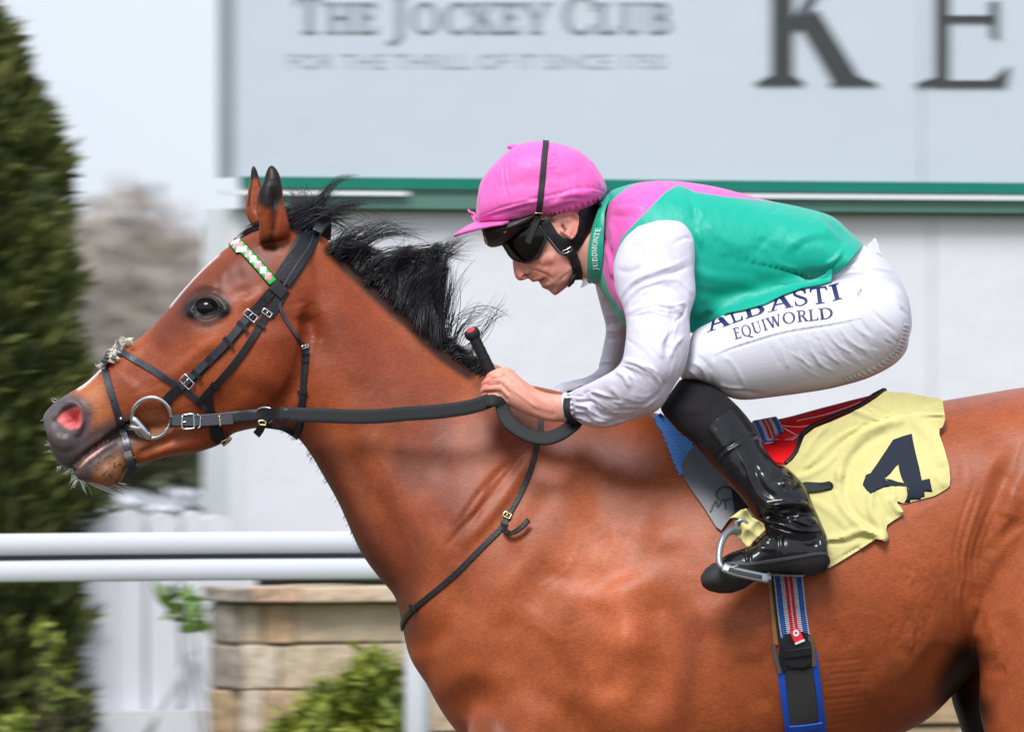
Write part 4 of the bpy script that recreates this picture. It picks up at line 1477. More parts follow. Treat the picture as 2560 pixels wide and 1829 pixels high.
# hair: bundles of fine tapered strands
def strands(guides, name, mt, parent, seg=12):
    """guides: (points (px,py,Y), count, spread root px, spread tip px, radius m, curl px)"""
    VV, FF, o = [], [], 0
    for pts, cnt, s0, s1, rad, curl in guides:
        G = crom(np.array([np.array(W(*p)) for p in pts]), 6)
        t = np.linspace(0, 1, seg)
        ti = np.linspace(0, 1, len(G))
        base = np.stack([np.interp(t, ti, G[:, k]) for k in range(3)], 1)
        gph, gfr = rng.random(3) * 6.28, .5 + 1.1 * rng.random()
        for _ in range(cnt):
            a = rng.normal(0, 1, 3) * s0 * S
            b = rng.normal(0, 1, 3) * s1 * S
            a[1] *= .8
            ph = gph + rng.normal(0, .35, 3)
            fr = gfr * (1 + .12 * rng.normal())
            ln = .55 + .45 * rng.random() ** .5
            q = np.stack([np.interp(t * ln, ti, G[:, k]) for k in range(3)], 1)
            tt = t[:, None]
            q = q + a * (1 - tt) + b * tt ** 1.3 + curl * S * (.7 + .5 * rng.random()) * tt * np.sin(fr * 6.28 * tt * .5 + ph)
            T = np.gradient(q, axis=0)
            T /= np.maximum(np.linalg.norm(T, axis=1, keepdims=True), 1e-9)
            u = np.cross(T, np.array([0.3, 1, .2]))
            u /= np.maximum(np.linalg.norm(u, axis=1, keepdims=True), 1e-9)
            v = np.cross(T, u)
            rr = (rad * (.7 + .6 * rng.random()) * (1 - t ** 1.6) * np.clip(.25 + t / .14, 0, 1) + .0001)[:, None]
            ring = [q + rr * (math.cos(x) * u + math.sin(x) * v) for x in (0, 2.09, 4.19)]
            VV.append(np.stack(ring, 1).reshape(-1, 3))
            for i in range(seg - 1):
                for k in range(3):
                    l = (k + 1) % 3
                    FF.append((o + i * 3 + k, o + i * 3 + l, o + i * 3 + 3 + l, o + i * 3 + 3 + k))
            o += seg * 3
    ob = obj(name, np.vstack(VV), np.array(FF), mt, parent)
    ob['kind'] = 'stuff'
    return ob


def g3(c, pts, y0, y1=None):
    q = m(c, *pts)
    n = len(q)
    y1 = y0 if y1 is None else y1
    return [(p[0], p[1], y0 + (y1 - y0) * i / (n - 1)) for i, p in enumerate(q)]


MG = []
for pts, cnt, s0, s1, cu in (
        ([(400, 560), (450, 490), (560, 450), (680, 420), (760, 370), (850, 240)], 46, 14, 22, 22),
        ([(430, 590), (500, 500), (620, 470), (700, 400), (850, 340), (950, 370), (1010, 430)], 46, 16, 22, 22),
        ([(480, 630), (580, 540), (700, 460), (850, 440), (980, 480), (1060, 530)], 90, 18, 22, 22),
        ([(540, 700), (620, 600), (660, 500), (700, 380), (830, 250)], 34, 16, 20, 22),
        ([(600, 750), (700, 640), (820, 590), (950, 580), (1100, 560), (1200, 540), (1300, 500), (1375, 455)], 130, 18, 12, 14),
        ([(680, 830), (780, 700), (900, 640), (1050, 600), (1200, 590), (1320, 610), (1430, 620)], 90, 18, 16, 18),
        ([(760, 900), (850, 760), (960, 680), (1100, 640), (1240, 600), (1330, 540), (1460, 550)], 90, 18, 16, 16),
        ([(850, 970), (900, 820), (930, 680), (980, 600), (1060, 560)], 150, 22, 22, 18),
        ([(900, 1020), (960, 860), (1050, 720), (1150, 640), (1240, 560), (1340, 480)], 170, 24, 14, 14),
        ([(980, 1090), (1040, 900), (1130, 750), (1210, 640), (1250, 590)], 180, 24, 18, 14),
        ([(1040, 1140), (1080, 980), (1150, 850), (1210, 720), (1240, 640)], 180, 24, 18, 14),
        ([(1100, 1200), (1150, 1050), (1190, 900), (1200, 760)], 150, 22, 20, 14),
        ([(1160, 1260), (1200, 1120), (1220, 980), (1240, 800), (1230, 660)], 80, 16, 16, 16),
        ([(1200, 1290), (1250, 1150), (1280, 1000), (1340, 850), (1420, 720), (1480, 650)], 20, 12, 18, 26),
        ([(1230, 1310), (1290, 1150), (1350, 980), (1380, 850), (1460, 690)], 20, 12, 18, 26),
        ([(1260, 1330), (1320, 1180), (1420, 1080), (1550, 1020), (1640, 900)], 24, 12, 20, 26),
        ([(1290, 1350), (1380, 1150), (1500, 1080), (1600, 1000), (1650, 920)], 18, 10, 20, 26),
        ([(1320, 1370), (1500, 1240), (1620, 1120), (1660, 1020), (1640, 920)], 22, 8, 14, 20),
        ([(1200, 1290), (1290, 1100), (1450, 1020), (1600, 1050), (1720, 1110)], 12, 10, 20, 26),
        ([(1240, 1330), (1300, 1250), (1380, 1200), (1440, 1110), (1560, 960)], 16, 10, 26, 26),
        ([(1300, 1360), (1380, 1330), (1450, 1310), (1490, 1290)], 60, 12, 8, 10),
        ([(1400, 1430), (1450, 1400), (1500, 1420), (1540, 1500)], 80, 14, 10, 8),
        ([(1180, 1270), (1290, 1330), (1400, 1420), (1520, 1520)], 110, 14, 14, 8)):
    MG.append((g3('A3', pts, .0, -.02 + .06 * rng.random()), int(cnt * (.30 if 140 < cnt else .5)), s0, s1 * .55, .0007, cu * 1.1))
croot = crom([(380, 530), (470, 612), (590, 722), (720, 842), (870, 972), (1010, 1097), (1140, 1227), (1270, 1327), (1400, 1427), (1500, 1512)], 12)
bx = [380, 430, 480, 580, 650, 690, 760, 850, 900, 1000, 1100, 1200, 1240]
by = [540, 500, 472, 470, 530, 690, 650, 600, 585, 570, 548, 560, 610]
for i in range(74):
    x, y = croot[int(rng.random() ** .9 * .74 * (len(croot) - 1))]
    xt = min(x + rng.uniform(40, 330), 1250 - 260 * rng.random() ** 1.6)
    yt = np.interp(xt, bx, by) + 210 * rng.random() ** 1.4 - 20
    if yt > y - 40:
        yt = y - 40 - 60 * rng.random()
    dx, dy = xt - x, yt - y
    w1, w2 = rng.uniform(.05, .5), rng.uniform(.45, .75)
    pts = [(x - 5, y + 5), (x + dx * w1 * .5, y + dy * .30), (x + dx * w1, y + dy * w2), (x + dx * .8, y + dy * rng.uniform(.85, 1.05)), (xt + 30 * rng.random(), yt + rng.uniform(-10, 50))]
    MG.append((g3('A3', pts, -.012 + .01 * rng.normal(), .015 + .02 * rng.normal()), 38, 8, 2.6, .0009, 13))
for i in range(34):
    x, y = croot[int((.70 + .30 * rng.random()) * (len(croot) - 1))]
    l = rng.uniform(60, 130)
    pts = [(x - 5, y + 5), (x + l * .3, y - l * .25), (x + l * .8, y - l * .15 + 20 * rng.random()), (x + l * 1.3, y + l * .2)]
    MG.append((g3('A3', pts, -.014, .01 + .02 * rng.normal()), 40, 8, 6, .0009, 6))
for i in range(0, len(croot), 2):                    # short dense growth along the crest
    x, y = croot[i]
    MG.append((g3('A3', [(x - 4, y + 4), (x + 16, y - 16), (x + 46, y - 40)], -.012, .005), 26, 6, 9, .0008, 4))
strands(MG, 'mane', M['hair'], horse)
FG = []
for pts, cnt, s0, s1, cu in (
        ([(30, 330), (120, 270), (220, 230), (320, 160), (420, 60), (520, 15), (610, 2)], 34, 16, 5, 6),
        ([(40, 350), (140, 300), (240, 240), (330, 140), (410, 70)], 60, 16, 8, 8),
        ([(80, 390), (200, 320), (320, 280), (450, 220), (560, 190), (690, 160)], 50, 16, 6, 8),
        ([(100, 400), (230, 340), (340, 290), (430, 270)], 170, 18, 14, 8),
        ([(60, 370), (160, 330), (260, 270), (300, 240)], 170, 20, 14, 8),
        ([(120, 390), (260, 320), (400, 280), (520, 310), (640, 400)], 30, 14, 26, 20),
        ([(140, 400), (280, 330), (430, 320), (560, 390), (680, 470)], 24, 12, 22, 20),
        ([(140, 370), (300, 270), (420, 250), (520, 240), (600, 280)], 22, 12, 20, 20),
        ([(40, 320), (60, 290), (130, 240), (170, 230)], 90, 10, 10, 6)):
    FG.append((g3('A3', pts, -.02, .01), cnt, s0, s1, .0008, cu))
# the lock lying forward between the ears
for k in range(3):
    FG.append(([(700, 552, .005), (655, 562 + k * 4, .0), (622, 580 + k * 4, .01), (603, 600 + k * 3, .012)], 90, 10, 7, .0012, 3))
strands(FG, 'forelock', M['hair'], horse)
strands([(g3('A3', [(150, 260), (110, 170), (70, 110), (10, 40)], -.01), 24, 10, 10, .0005, 14),
         (g3('A3', [(200, 240), (160, 160), (150, 120)], -.01), 20, 12, 12, .0005, 14),
         (g3('A3', [(230, 240), (220, 180), (190, 130)], -.01), 16, 10, 10, .0005, 10)], 'forelock_fuzz', M['hair_brown'], horse, 8)
WG = []
for x, y, dx, dy, n in ((430, 1130, 380, 190, 10), (470, 1150, 300, 90, 6), (400, 1130, 60, 120, 9), (370, 1130, -40, 70, 12), (350, 1100, -30, 50, 10), (345, 1070, -30, 20, 6),
                        (160, 830, -60, -5, 5), (155, 880, -45, 15, 4), (160, 790, -40, -25, 4), (300, 1040, -20, 30, 16), (240, 1010, -20, 40, 14), (200, 500, -60, -30, 4), (105, 650, -40, 30, 3),
                        (520, 1160, 380, 60, 3)):
    for k in range(n):
        jx, jy = rng.normal(0, 16), rng.normal(0, 10)
        f = .6 + .5 * rng.random()
        WG.append((g3('A2', [(x + jx, y + jy), (x + jx + dx * f * .5, y + jy + dy * f * .42), (x + jx + dx * f, y + jy + dy * f)], -.012 + .02 * rng.random()), 1, .5, 1, .00042, 4))
strands(WG, 'whiskers', M['whisker'], horse, 7)
HG = []
for k in range(60):                                                       # short beard of hair under the throat
    f = rng.random()
    x, y = np.array(crom([(690, 1064), (735, 1090), (775, 1138), (810, 1195), (860, 1290), (905, 1385)], 10))[int(f * 50)]
    HG.append(([(x + 4, y - 4, -.01 + .02 * rng.random()), (x - 2, y + 5, 0), (x - 3 - 4 * rng.random(), y + 9 + 5 * rng.random(), 0)], 1, 1, 2, .0005, 2))
strands(HG, 'throat_hair', M['hair'], horse, 5)
TG = []
for k in range(30):
    TG.append(([(3000, 1130, 0), (3080, 1120, 0), (3220, 1230, 0), (3360, 1420, rng.normal(0, .03)), (3430 + rng.normal(0, 40), 1650, rng.normal(0, .05))], 12, 18, 50, .0012, 40))
strands(TG, 'tail', M['hair'], horse)
# ------------------------------------------------------------------ the rider
M['skin'] = mat('skin', lin(205, 140, 122), .5, bump=(500, .0005, (1, 1, 1), 3), var=(26, .7, (.90, .80, .78)), sss=.12, attr=True)
M['silk_white'] = mat('white_silk', (.60, .585, .69), .5, bump=(16, .010, (1, 1, .45), 5, (0, .5, 0)), sheen=.1, var=(5, .35, (.54, .52, .65)), spec=.3)
M['silk_two'] = mat('green_and_pink_silk', (.0, .4, .27), .46, spec=.3, bump=(14, .006, (1, 1, .5), 4, (0, .3, 0)), sheen=.1, attr=True, var=(6, .35, (.82, .88, .92)))
M['silk_green'] = mat('emerald_silk', (.0, .37, .27), .46, spec=.3, bump=(14, .006, (1, 1, .5), 4), sheen=.1, var=(6, .35, (.0, .33, .25)))
M['silk_pink'] = mat('pink_silk', lin(224, 104, 182), .46, spec=.3, bump=(24, .007, (1, 1, .6), 4), sheen=.1, var=(10, .45, lin(214, 90, 170)))
M['nylon'] = mat('white_nylon_breeches', (.61, .61, .69), .5, bump=(420, .0006, (1, 1, 1), 2), sheen=.1, spec=.3, var=(4, .4, (.57, .56, .65)))
M['tights'] = mat('black_stretch_cloth', (.010, .009, .012), .8, bump=(700, .0006, (1, 1, 1), 2), sheen=.03, spec=.2)
M['patent'] = mat('black_patent_boot', (.004, .0045, .006), .17, bump=(11, .005, (1, 1, 1), 3), spec=.4, var=(40, .5, (.012, .012, .014)))
M['sole'] = mat('black_rubber_sole', (.016, .016, .018), .7, bump=(300, .001, (1, 1, 1), 3), var=(30, .6, (.028, .028, .030)))
M['helmet_black'] = mat('black_helmet_shell', (.010, .010, .011), .5, bump=(300, .0005, (1, 1, 1), 2))
M['lens'] = mat('dark_goggle_lens', (.003, .0035, .002), .06, spec=.3)
M['elastic'] = mat('black_elastic', (.014, .014, .017), .7, bump=(900, .0006, (1, 1, 1), 2))
M['letter_navy'] = mat('navy_print', (.007, .010, .085), .5)
M['letter_white'] = mat('white_print', (.75, .77, .78), .5)

rider = thing('person', 'jockey in green and pink silks with white sleeves crouched over the bay horse', 'person', W(1800, 1000, 0))


def sec(c, *rows):
    """rows: (ax,ay,bx,by,w,Y...) read on sheet c -> sections"""
    out = []
    for r in rows:
        a, b = m(c, (r[0], r[1]), (r[2], r[3]))
        out.append((*a, *b, *r[4:]))
    return out


def shrink(secs, f, fw):
    out = []
    for s in secs:
        s = tuple(s) + (0.0, 0.0, 1.0)[len(s) - 5:] if len(s) < 8 else s
        mx, my = (s[0] + s[2]) / 2, (s[1] + s[3]) / 2
        out.append((mx + (s[0] - mx) * f, my + (s[1] - my) * f, mx + (s[2] - mx) * f, my + (s[3] - my) * f, s[4] * fw, *s[5:]))
    return out


# garment sections (top rail, bottom rail)
torso_s = sec('A5', (290, 185, 225, 700, 74, 0, 0, .9), (305, 150, 245, 735, 98, 0, 0, .85), (350, 125, 275, 790, 150, 0, 0, .8), (470, 92, 330, 880, 212, 0, 0, .75), (640, 78, 400, 970, 238, 0, .0, .72),
              (800, 90, 600, 1030, 244, 0, 0, .72), (1000, 125, 810, 1010, 240, 0, 0, .74), (1250, 193, 990, 925, 228, 0, 0, .76), (1480, 240, 1210, 850, 216, 0, 0, .8),
              (1670, 296, 1400, 775, 208, 0, 0, .85), (1775, 383, 1560, 730, 204, 0, 0, .9), (1840, 440, 1640, 705, 203, 0, 0, .9), (1868, 472, 1676, 692, 203, 0, 0, .9))
sleeve_n = sec('A5', (600, 322, 480, 358, 30, -.195), (690, 322, 430, 400, 56, -.20), (760, 342, 392, 440, 70, -.205), (815, 420, 350, 520, 82, -.212), (830, 520, 328, 620, 86, -.222), (828, 640, 345, 760, 86, -.235),
               (833, 780, 385, 850, 84, -.255), (800, 900, 405, 930, 80, -.275), (800, 1000, 408, 1010, 78, -.29), (798, 1090, 400, 1090, 76, -.30), (765, 1230, 382, 1180, 74, -.308),
               (700, 1345, 335, 1238, 72, -.305), (600, 1490, 255, 1285, 70, -.29), (430, 1556, 190, 1318, 66, -.265), (290, 1597, 130, 1345, 60, -.24), (190, 1592, 92, 1362, 54, -.222),
               (130, 1572, 70, 1375, 46, -.212), (95, 1550, 48, 1380, 40, -.206), (66, 1555, 26, 1378, 42, -.202), (20, 1548, 5, 1400, 38, -.198))
sleeve_f = sec('A5', (420, 560, 240, 700, 60, .16), (440, 640, 218, 720, 70, .17), (460, 800, 252, 860, 76, .19), (470, 960, 282, 980, 76, .215), (440, 1100, 268, 1090, 72, .235), (400, 1200, 242, 1200, 66, .24),
               (330, 1300, 230, 1240, 60, .225), (220, 1350, 160, 1285, 54, .20), (120, 1390, 60, 1310, 48, .17), (40, 1420, -10, 1330, 44, .145), (-20, 1440, -50, 1370, 36, .13))
pelvis_s = sec('A5', (1700, 440, 1520, 740, 150), (1800, 455, 1620, 745, 178), (1880, 480, 1700, 770, 192), (1985, 548, 1830, 860, 204), (2062, 632, 1920, 990, 206), (2130, 760, 2010, 1120, 190), (2160, 880, 2085, 1150, 150), (2166, 980, 2130, 1110, 90))
thigh_n = sec('A5', (2140, 830, 2150, 1050, 70, -.10), (2090, 740, 2128, 1130, 105, -.105), (2000, 680, 2050, 1212, 122, -.11), (1880, 660, 1900, 1290, 126, -.118), (1700, 690, 1740, 1338, 124, -.128), (1520, 720, 1600, 1368, 120, -.14),
              (1250, 800, 1330, 1406, 112, -.162), (1050, 880, 1130, 1426, 104, -.182), (930, 945, 1020, 1400, 98, -.197), (830, 1000, 960, 1352, 92, -.208), (795, 1080, 900, 1325, 86, -.217), (770, 1180, 850, 1305, 76, -.222), (745, 1262, 800, 1300, 50, -.224), (738, 1288, 770, 1298, 22, -.224))
thigh_f = [(*s[:5], -s[5]) for s in thigh_n]
shin_n = [(1699, 950, 1726, 943, 24, -.222), (1676, 982, 1786, 966, 62, -.228), (1652, 1020, 1832, 1003, 74, -.238), (1686, 1065, 1868, 1042, 76, -.25), (1735, 1108, 1897, 1084, 74, -.26)]
boot_n = [(1727, 1100, 1838, 1011, 78, -.252), (1733, 1106, 1848, 1022, 79, -.253), (1752, 1130, 1880, 1066, 77, -.262), (1788, 1172, 1916, 1126, 74, -.275), (1806, 1194, 1940, 1156, 74, -.28), (1825, 1214, 1972, 1172, 76, -.285),
          (1857, 1248, 2012, 1216, 76, -.293), (1882, 1284, 2040, 1276, 72, -.30), (1908, 1318, 2060, 1322, 68, -.308), (1915, 1342, 2068, 1346, 62, -.31), (1925, 1370, 2070, 1370, 56, -.31), (1950, 1400, 2060, 1400, 40, -.31)]
foot_n = sec('B2', (1268, 1060, 1278, 1200, 26, -.312), (1256, 1010, 1250, 1262, 44, -.313), (1190, 985, 1180, 1288, 54, -.315), (1080, 980, 1070, 1292, 58, -.318), (960, 985, 960, 1285, 58, -.322), (850, 1010, 862, 1284, 58, -.328),
             (770, 1085, 790, 1310, 58, -.333), (690, 1112, 710, 1368, 58, -.338), (610, 1140, 630, 1396, 58, -.343), (535, 1185, 560, 1402, 54, -.348), (470, 1245, 485, 1390, 44, -.352), (425, 1305, 432, 1365, 22, -.355))
shin_f = [(*s[:5], -s[5]) for s in shin_n]
boot_f = [(*s[:5], -s[5]) for s in boot_n]
foot_f = [(*s[:5], -s[5]) for s in foot_n]

# head: sections from under the chin to the crown (front rail, back rail)
head_s = sec('C5', (838, 1560, 990, 1440, 26), (780, 1532, 1060, 1380, 44), (732, 1474, 1120, 1290, 55), (668, 1456, 1170, 1220, 60), (622, 1432, 1200, 1150, 63), (618, 1385, 1225, 1100, 65), (560, 1352, 1240, 1060, 67), (500, 1358, 1255, 1010, 69), (440, 1310, 1275, 960, 71), (385, 1262, 1300, 900, 74),
             (330, 1180, 1340, 800, 80), (262, 1080, 1390, 700, 84), (205, 990, 1440, 560, 88), (150, 900, 1480, 430, 92), (100, 800, 1500, 300, 92), (70, 640, 1500, 150, 92), (80, 440, 1480, 0, 90),
             (130, 240, 1400, -180, 84), (300, 60, 1250, -300, 76), (480, -60, 1050, -330, 44), (620, -130, 900, -330, 14))
nose_s = sec('C5', (168, 900, 330, 860, 13), (185, 985, 380, 930, 17), (192, 1080, 420, 1010, 18), (204, 1180, 430, 1100, 20), (222, 1255, 450, 1180, 25), (255, 1310, 455, 1235, 29), (305, 1332, 440, 1280, 26), (360, 1322, 420, 1298, 16))
neck_s = sec('C5', (760, 1250, 1420, 500, 60), (1000, 1300, 1560, 330, 62), (1240, 1330, 1680, 200, 66), (1450, 1400, 1850, 150, 90), (1700, 1600, 2150, 80, 140), (1900, 1900, 2400, 100, 170))
# near hand
palm = sec('B1', (1250, 800, 1240, 1020, 24, -.205), (1100, 790, 1100, 1040, 25, -.20), (985, 778, 990, 1040, 25, -.196), (880, 768, 860, 1030, 26, -.192), (760, 728, 710, 985, 30, -.186), (650, 650, 570, 925, 33, -.18), (560, 575, 455, 860, 34, -.175),
           (500, 545, 395, 815, 32, -.172), (430, 560, 350, 770, 24, -.17), (390, 600, 340, 720, 14, -.168))


def finger(c, pts, rad):
    P = crom([W(*p) for p in m(c, *pts)], 5)
    r = np.interp(np.linspace(0, 1, len(P)), np.linspace(0, 1, len(rad)), rad) * S
    P = np.vstack([P[0] * 1.5 - P[1] * .5, P, P[-1] * 1.6 - P[-2] * .6])
    return tube(P, np.r_[r[0] * .5, r, r[-1] * .45], 12)


fing = [finger('B1', [(540, 600, -.172), (455, 566, -.172), (350, 596, -.168), (316, 630, -.15), (370, 660, -.128), (440, 680, -.125)], [13, 12.5, 11, 10.5, 9, 7]),
        finger('B1', [(500, 680, -.18), (400, 640, -.182), (306, 660, -.176), (276, 700, -.156), (330, 740, -.132), (420, 750, -.128)], [13, 13, 11.5, 10.5, 9.5, 7.5]),
        finger('B1', [(480, 760, -.184), (380, 714, -.186), (282, 730, -.18), (262, 772, -.158), (320, 800, -.136), (410, 810, -.13)], [13, 12.5, 11, 10, 9, 7.5]),
        finger('B1', [(470, 820, -.18), (370, 780, -.182), (282, 790, -.176), (266, 826, -.158), (320, 850, -.138), (400, 850, -.134)], [12, 11, 9.5, 9, 8, 6.5]),
        finger('B1', [(720, 760, -.155), (600, 680, -.142), (480, 600, -.13), (380, 590, -.126), (320, 600, -.128)], [15, 14, 12, 11, 8])]
palm_f = [(s[0] - 30, s[1] - 8, s[2] - 30, s[3] - 8, s[4], -s[5] - .06) for s in palm]
fing_f = [(v * [1, -1, 1] + [-.024, -.06, .006], [q[::-1] for q in f]) for v, f in fing]
arm_f = shrink(sleeve_f, .62, .62)
arm_f[-1] = (*arm_f[-1][:5], .135) if len(arm_f[-1]) == 6 else arm_f[-1]
core = [loft(head_s, 44), loft(nose_s, 24), loft(neck_s, 36), loft(shrink(torso_s, .70, .62)), loft(shrink(sleeve_n, .6, .6)), loft(shrink(sleeve_f, .6, .6)),
        loft(shrink(pelvis_s, .60, .55)), loft(shrink(thigh_n, .62, .6)), loft(shrink(thigh_f, .62, .6)), loft(shrink(shin_n, .7, .7)), loft(shrink(shin_f, .7, .7)),
        loft(shrink(boot_n, .6, .6)), loft(shrink(boot_f, .6, .6)), loft(shrink(foot_n, .6, .6)), loft(shrink(foot_f, .6, .6)), loft(palm, 32), loft(palm_f, 32)] + fing + fing_f
Bd = fuse(core, .0017, 3)
b = Bd.stroke
_m = np.clip((1455 - Bd.px) / 20, 0, 1) * np.clip((Bd.py - 585) / 25, 0, 1) * np.clip((Bd.px - 1318) / 22, 0, 1) * (Bd.py < 760)
Bd.smooth(22, .6, _m)
# face: lips, nostril, folds, cheek, jaw
b(m('C5', (505, 1385), (600, 1345), (660, 1312)), 5, -3, taper=False, edge=True)
b(m('C5', (640, 1360), (680, 1320)), 5, -1.5)
b(m('C5', (620, 1420), (690, 1400), (750, 1370)), 8, 2.5)
b(m('C5', (480, 1340), (560, 1310), (640, 1290)), 8, 2)
b(m('C5', (660, 1465), (760, 1450), (840, 1400)), 9, -1.5)
b(m('C5', (330, 1280), (370, 1255), (420, 1250)), 4.5, -7)
b(m('C5', (400, 1130), (450, 1170), (455, 1240), (420, 1280)), 6, -4)
b(m('C5', (350, 1190), (400, 1210), (420, 1240)), 7, 3.5)
b(m('C5', (470, 1150), (600, 1200), (720, 1250), (790, 1310)), 4.5, -1.8)
b(m('C5', (480, 1110), (620, 1150), (760, 1210)), 11, 2)
b(m('C5', (560, 1060), (700, 1000), (860, 1000)), 20, 4)
b(m('C5', (760, 1180), (880, 1200), (960, 1280)), 34, 3)
b(m('C5', (1060, 1080), (1040, 1240), (940, 1400)), 14, 3)
b(m('C5', (800, 1540), (870, 1500)), 12, 3)
# ear
ear = m('C5', (800, 400), (880, 350), (1010, 312), (1110, 330), (1165, 420), (1150, 540), (1110, 640), (1060, 690), (1000, 640), (940, 590))
b(ear, 9, 11, taper=False)
b(m('C5', (960, 430), (1040, 400), (1090, 470), (1070, 590), (1010, 640)), 13, 6)
b(m('C5', (890, 390), (1000, 370), (1080, 400), (1100, 500)), 4.5, -5)
b(m('C5', (930, 480), (960, 560), (1000, 590)), 6, -9)
b(m('C5', (910, 470), (950, 580)), 4.5, 5)
# knuckles, tendons
for x, y in ((470, 560), (420, 640), (395, 715), (385, 785)):
    b(m('B1', (x, y), (x + 10, y + 3)), 13, 3.0, taper=False)
for p in (((450, 600), (560, 690)), ((420, 680), (520, 780)), ((400, 750), (500, 850))):
    b(m('B1', *p), 8, -3)
for p in (((300, 625), (450, 600)), ((270, 690), (420, 680)), ((262, 760), (400, 750))):
    b(m('B1', *p), 4.5, -8)
b(m('B1', (560, 620), (700, 760), (820, 860)), 6, 1.8)
b(m('B1', (520, 720), (680, 840), (800, 930)), 6, 1.5)
b(m('B1', (700, 900), (850, 960), (960, 980)), 12, -2)
b(m('B1', (900, 800), (930, 900), (930, 1000)), 6, -1.5)
Bd.update()
skin, ruddy = lin(218, 158, 140), lin(212, 124, 112)
Bd.C = np.tile(np.array(skin), (len(Bd.V), 1))
q = Bd.paint
q(m('C5', (220, 1100), (230, 1240), (330, 1320)), 24, ruddy, .8)
q(m('C5', (560, 1080), (700, 1090), (860, 1120)), 34, ruddy, .4)
q(m('C5', (505, 1375), (570, 1345), (640, 1310)), 6, lin(176, 92, 92), .9)
q(m('C5', (615, 1430), (680, 1395), (720, 1350)), 6, lin(186, 104, 104), .8)
q(m('C5', (740, 1480), (880, 1400), (1020, 1260)), 30, lin(190, 142, 128), .6)
q(m('C5', (1130, 350), (1160, 460), (1100, 660)), 10, lin(214, 116, 112), .7)
q(m('C5', (930, 480), (980, 580)), 8, lin(150, 84, 66), .7)
q(m('C5', (325, 1285), (370, 1258), (415, 1250)), 4, lin(90, 34, 32), .9)
q(m('B1', (330, 620), (280, 700), (270, 800)), 16, ruddy, .8)
q(m('B1', (480, 560), (430, 650), (400, 740)), 12, lin(216, 150, 130), .6)
q(m('B1', (560, 700), (760, 850), (960, 920)), 40, lin(204, 128, 114), .5)
q(m('C5', (820, 330), (780, 420)), 12, lin(120, 84, 62), .6)
Bd.fill(m('C5', (560, 300), (760, 440), (800, 400), (870, 345), (1010, 300), (1150, 310), (1200, 420), (1260, 420), (1480, 180), (1400, -100), (800, -300), (400, 100)), lin(78, 58, 46), 8, .85)
person_body = Bd.build('body', M['skin'], rider)
PB = Bd.bvh()

# --- breeches
Br = fuse([loft(pelvis_s, 48), loft(thigh_n, 48), loft(thigh_f, 48)], .0030, 3)
box, d, t = Br.dist(m('A5', (1700, 660), (1900, 720), (2060, 900), (2120, 1040)), 60)
mk = np.zeros(len(Br.V))
mk[box] = np.clip(1 - d / 60, 0, 1)
Br.smooth(25, .6, mk)
w_ = Br.stroke
for pts, r, h in (([(1830, 700), (1960, 740), (2060, 830), (2150, 920)], 9, -6), ([(1690, 690), (1800, 690), (1900, 712)], 8, -5), ([(1840, 760), (1940, 900), (2080, 1020)], 8, -4.5),
                  ([(1780, 800), (1850, 940), (1930, 1040)], 8, -4), ([(1760, 870), (1820, 980), (1920, 1050)], 8, 3), ([(1690, 950), (1780, 1060), (1900, 1135)], 7, 4), ([(1620, 965), (1700, 1080), (1815, 1145)], 7, 4),
                  ([(1570, 990), (1640, 1130), (1740, 1215)], 7, 4), ([(1500, 1010), (1560, 1150), (1620, 1230)], 7, 3.5), ([(1420, 1020), (1470, 1150), (1560, 1240)], 7, 3.5), ([(1330, 1050), (1380, 1170), (1410, 1240)], 7, 3.5),
                  ([(1290, 1080), (1330, 1160), (1360, 1220)], 6, -2.5), ([(940, 1160), (960, 1250), (960, 1340)], 9, 5), ([(1000, 1160), (1060, 1200), (1150, 1360)], 10, 3), ([(800, 1190), (870, 1230), (920, 1330)], 9, 5),
                  ([(830, 1140), (900, 1200), (940, 1260)], 8, -4), ([(780, 1230), (830, 1270), (880, 1320)], 7, 4), ([(980, 1360), (1080, 1370), (1260, 1390)], 10, -4), ([(970, 1320), (1040, 1350), (1140, 1355)], 9, 4),
                  ([(945, 1150), (1040, 1106), (1150, 1070), (1280, 1030), (1400, 1000), (1520, 978), (1650, 960), (1760, 938), (1860, 920)], 5, 3.5), ([(950, 1160), (1050, 1115), (1160, 1078), (1290, 1038), (1400, 1010), (1650, 970), (1860, 930)], 6, -3),
                  ([(1890, 600), (1980, 620), (2060, 640)], 8, 3), ([(1740, 590), (1850, 560), (1960, 570)], 10, -4), ([(1760, 630), (1880, 620), (2000, 650)], 9, -3), ([(1720, 660), (1800, 640), (1900, 640)], 8, 3),
                  ([(2040, 760), (2110, 880)], 8, 3), ([(2090, 780), (2150, 880)], 7, -3), ([(1300, 950), (1340, 1000)], 6, -2), ([(1450, 880), (1520, 960)], 7, -2.4), ([(1560, 850), (1620, 930)], 7, 2), ([(1700, 820), (1760, 900)], 7, 2.4)):
    w_(m('A5', *pts), r * 1.1, h * .35)
    w_(m('A5', *pts), r * .75, h * .55, sharp=True)
Br.update()
for k in range(46):
    x, y = 1350 + 700 * rng.random(), 960 + 150 * rng.random()
    l = 80 + 120 * rng.random()
    w_(m('A5', (x, y), (x + l * .4, y + l * .6), (x + l, y + l * .95)), 6, rng.normal(0, 1.1), sharp=True)
for k in range(40):
    f = k / 40
    a = np.array(crom([(2160, 990), (2130, 1110), (2050, 1200), (1900, 1282), (1760, 1325)], 10))[int(f * 40)]
    w_(m('A5', tuple(a - [44, 26]), tuple(a - [8, 10])), 3.6, 3.0 * (-1 if k % 2 else 1), edge=True)
w_(m('A5', (2100, 1010), (2070, 1100), (1990, 1180), (1860, 1250), (1700, 1310)), 5, -4)
Br.update()
br = Br.build('breeches', M['nylon'], rider)
BB = Br.bvh()
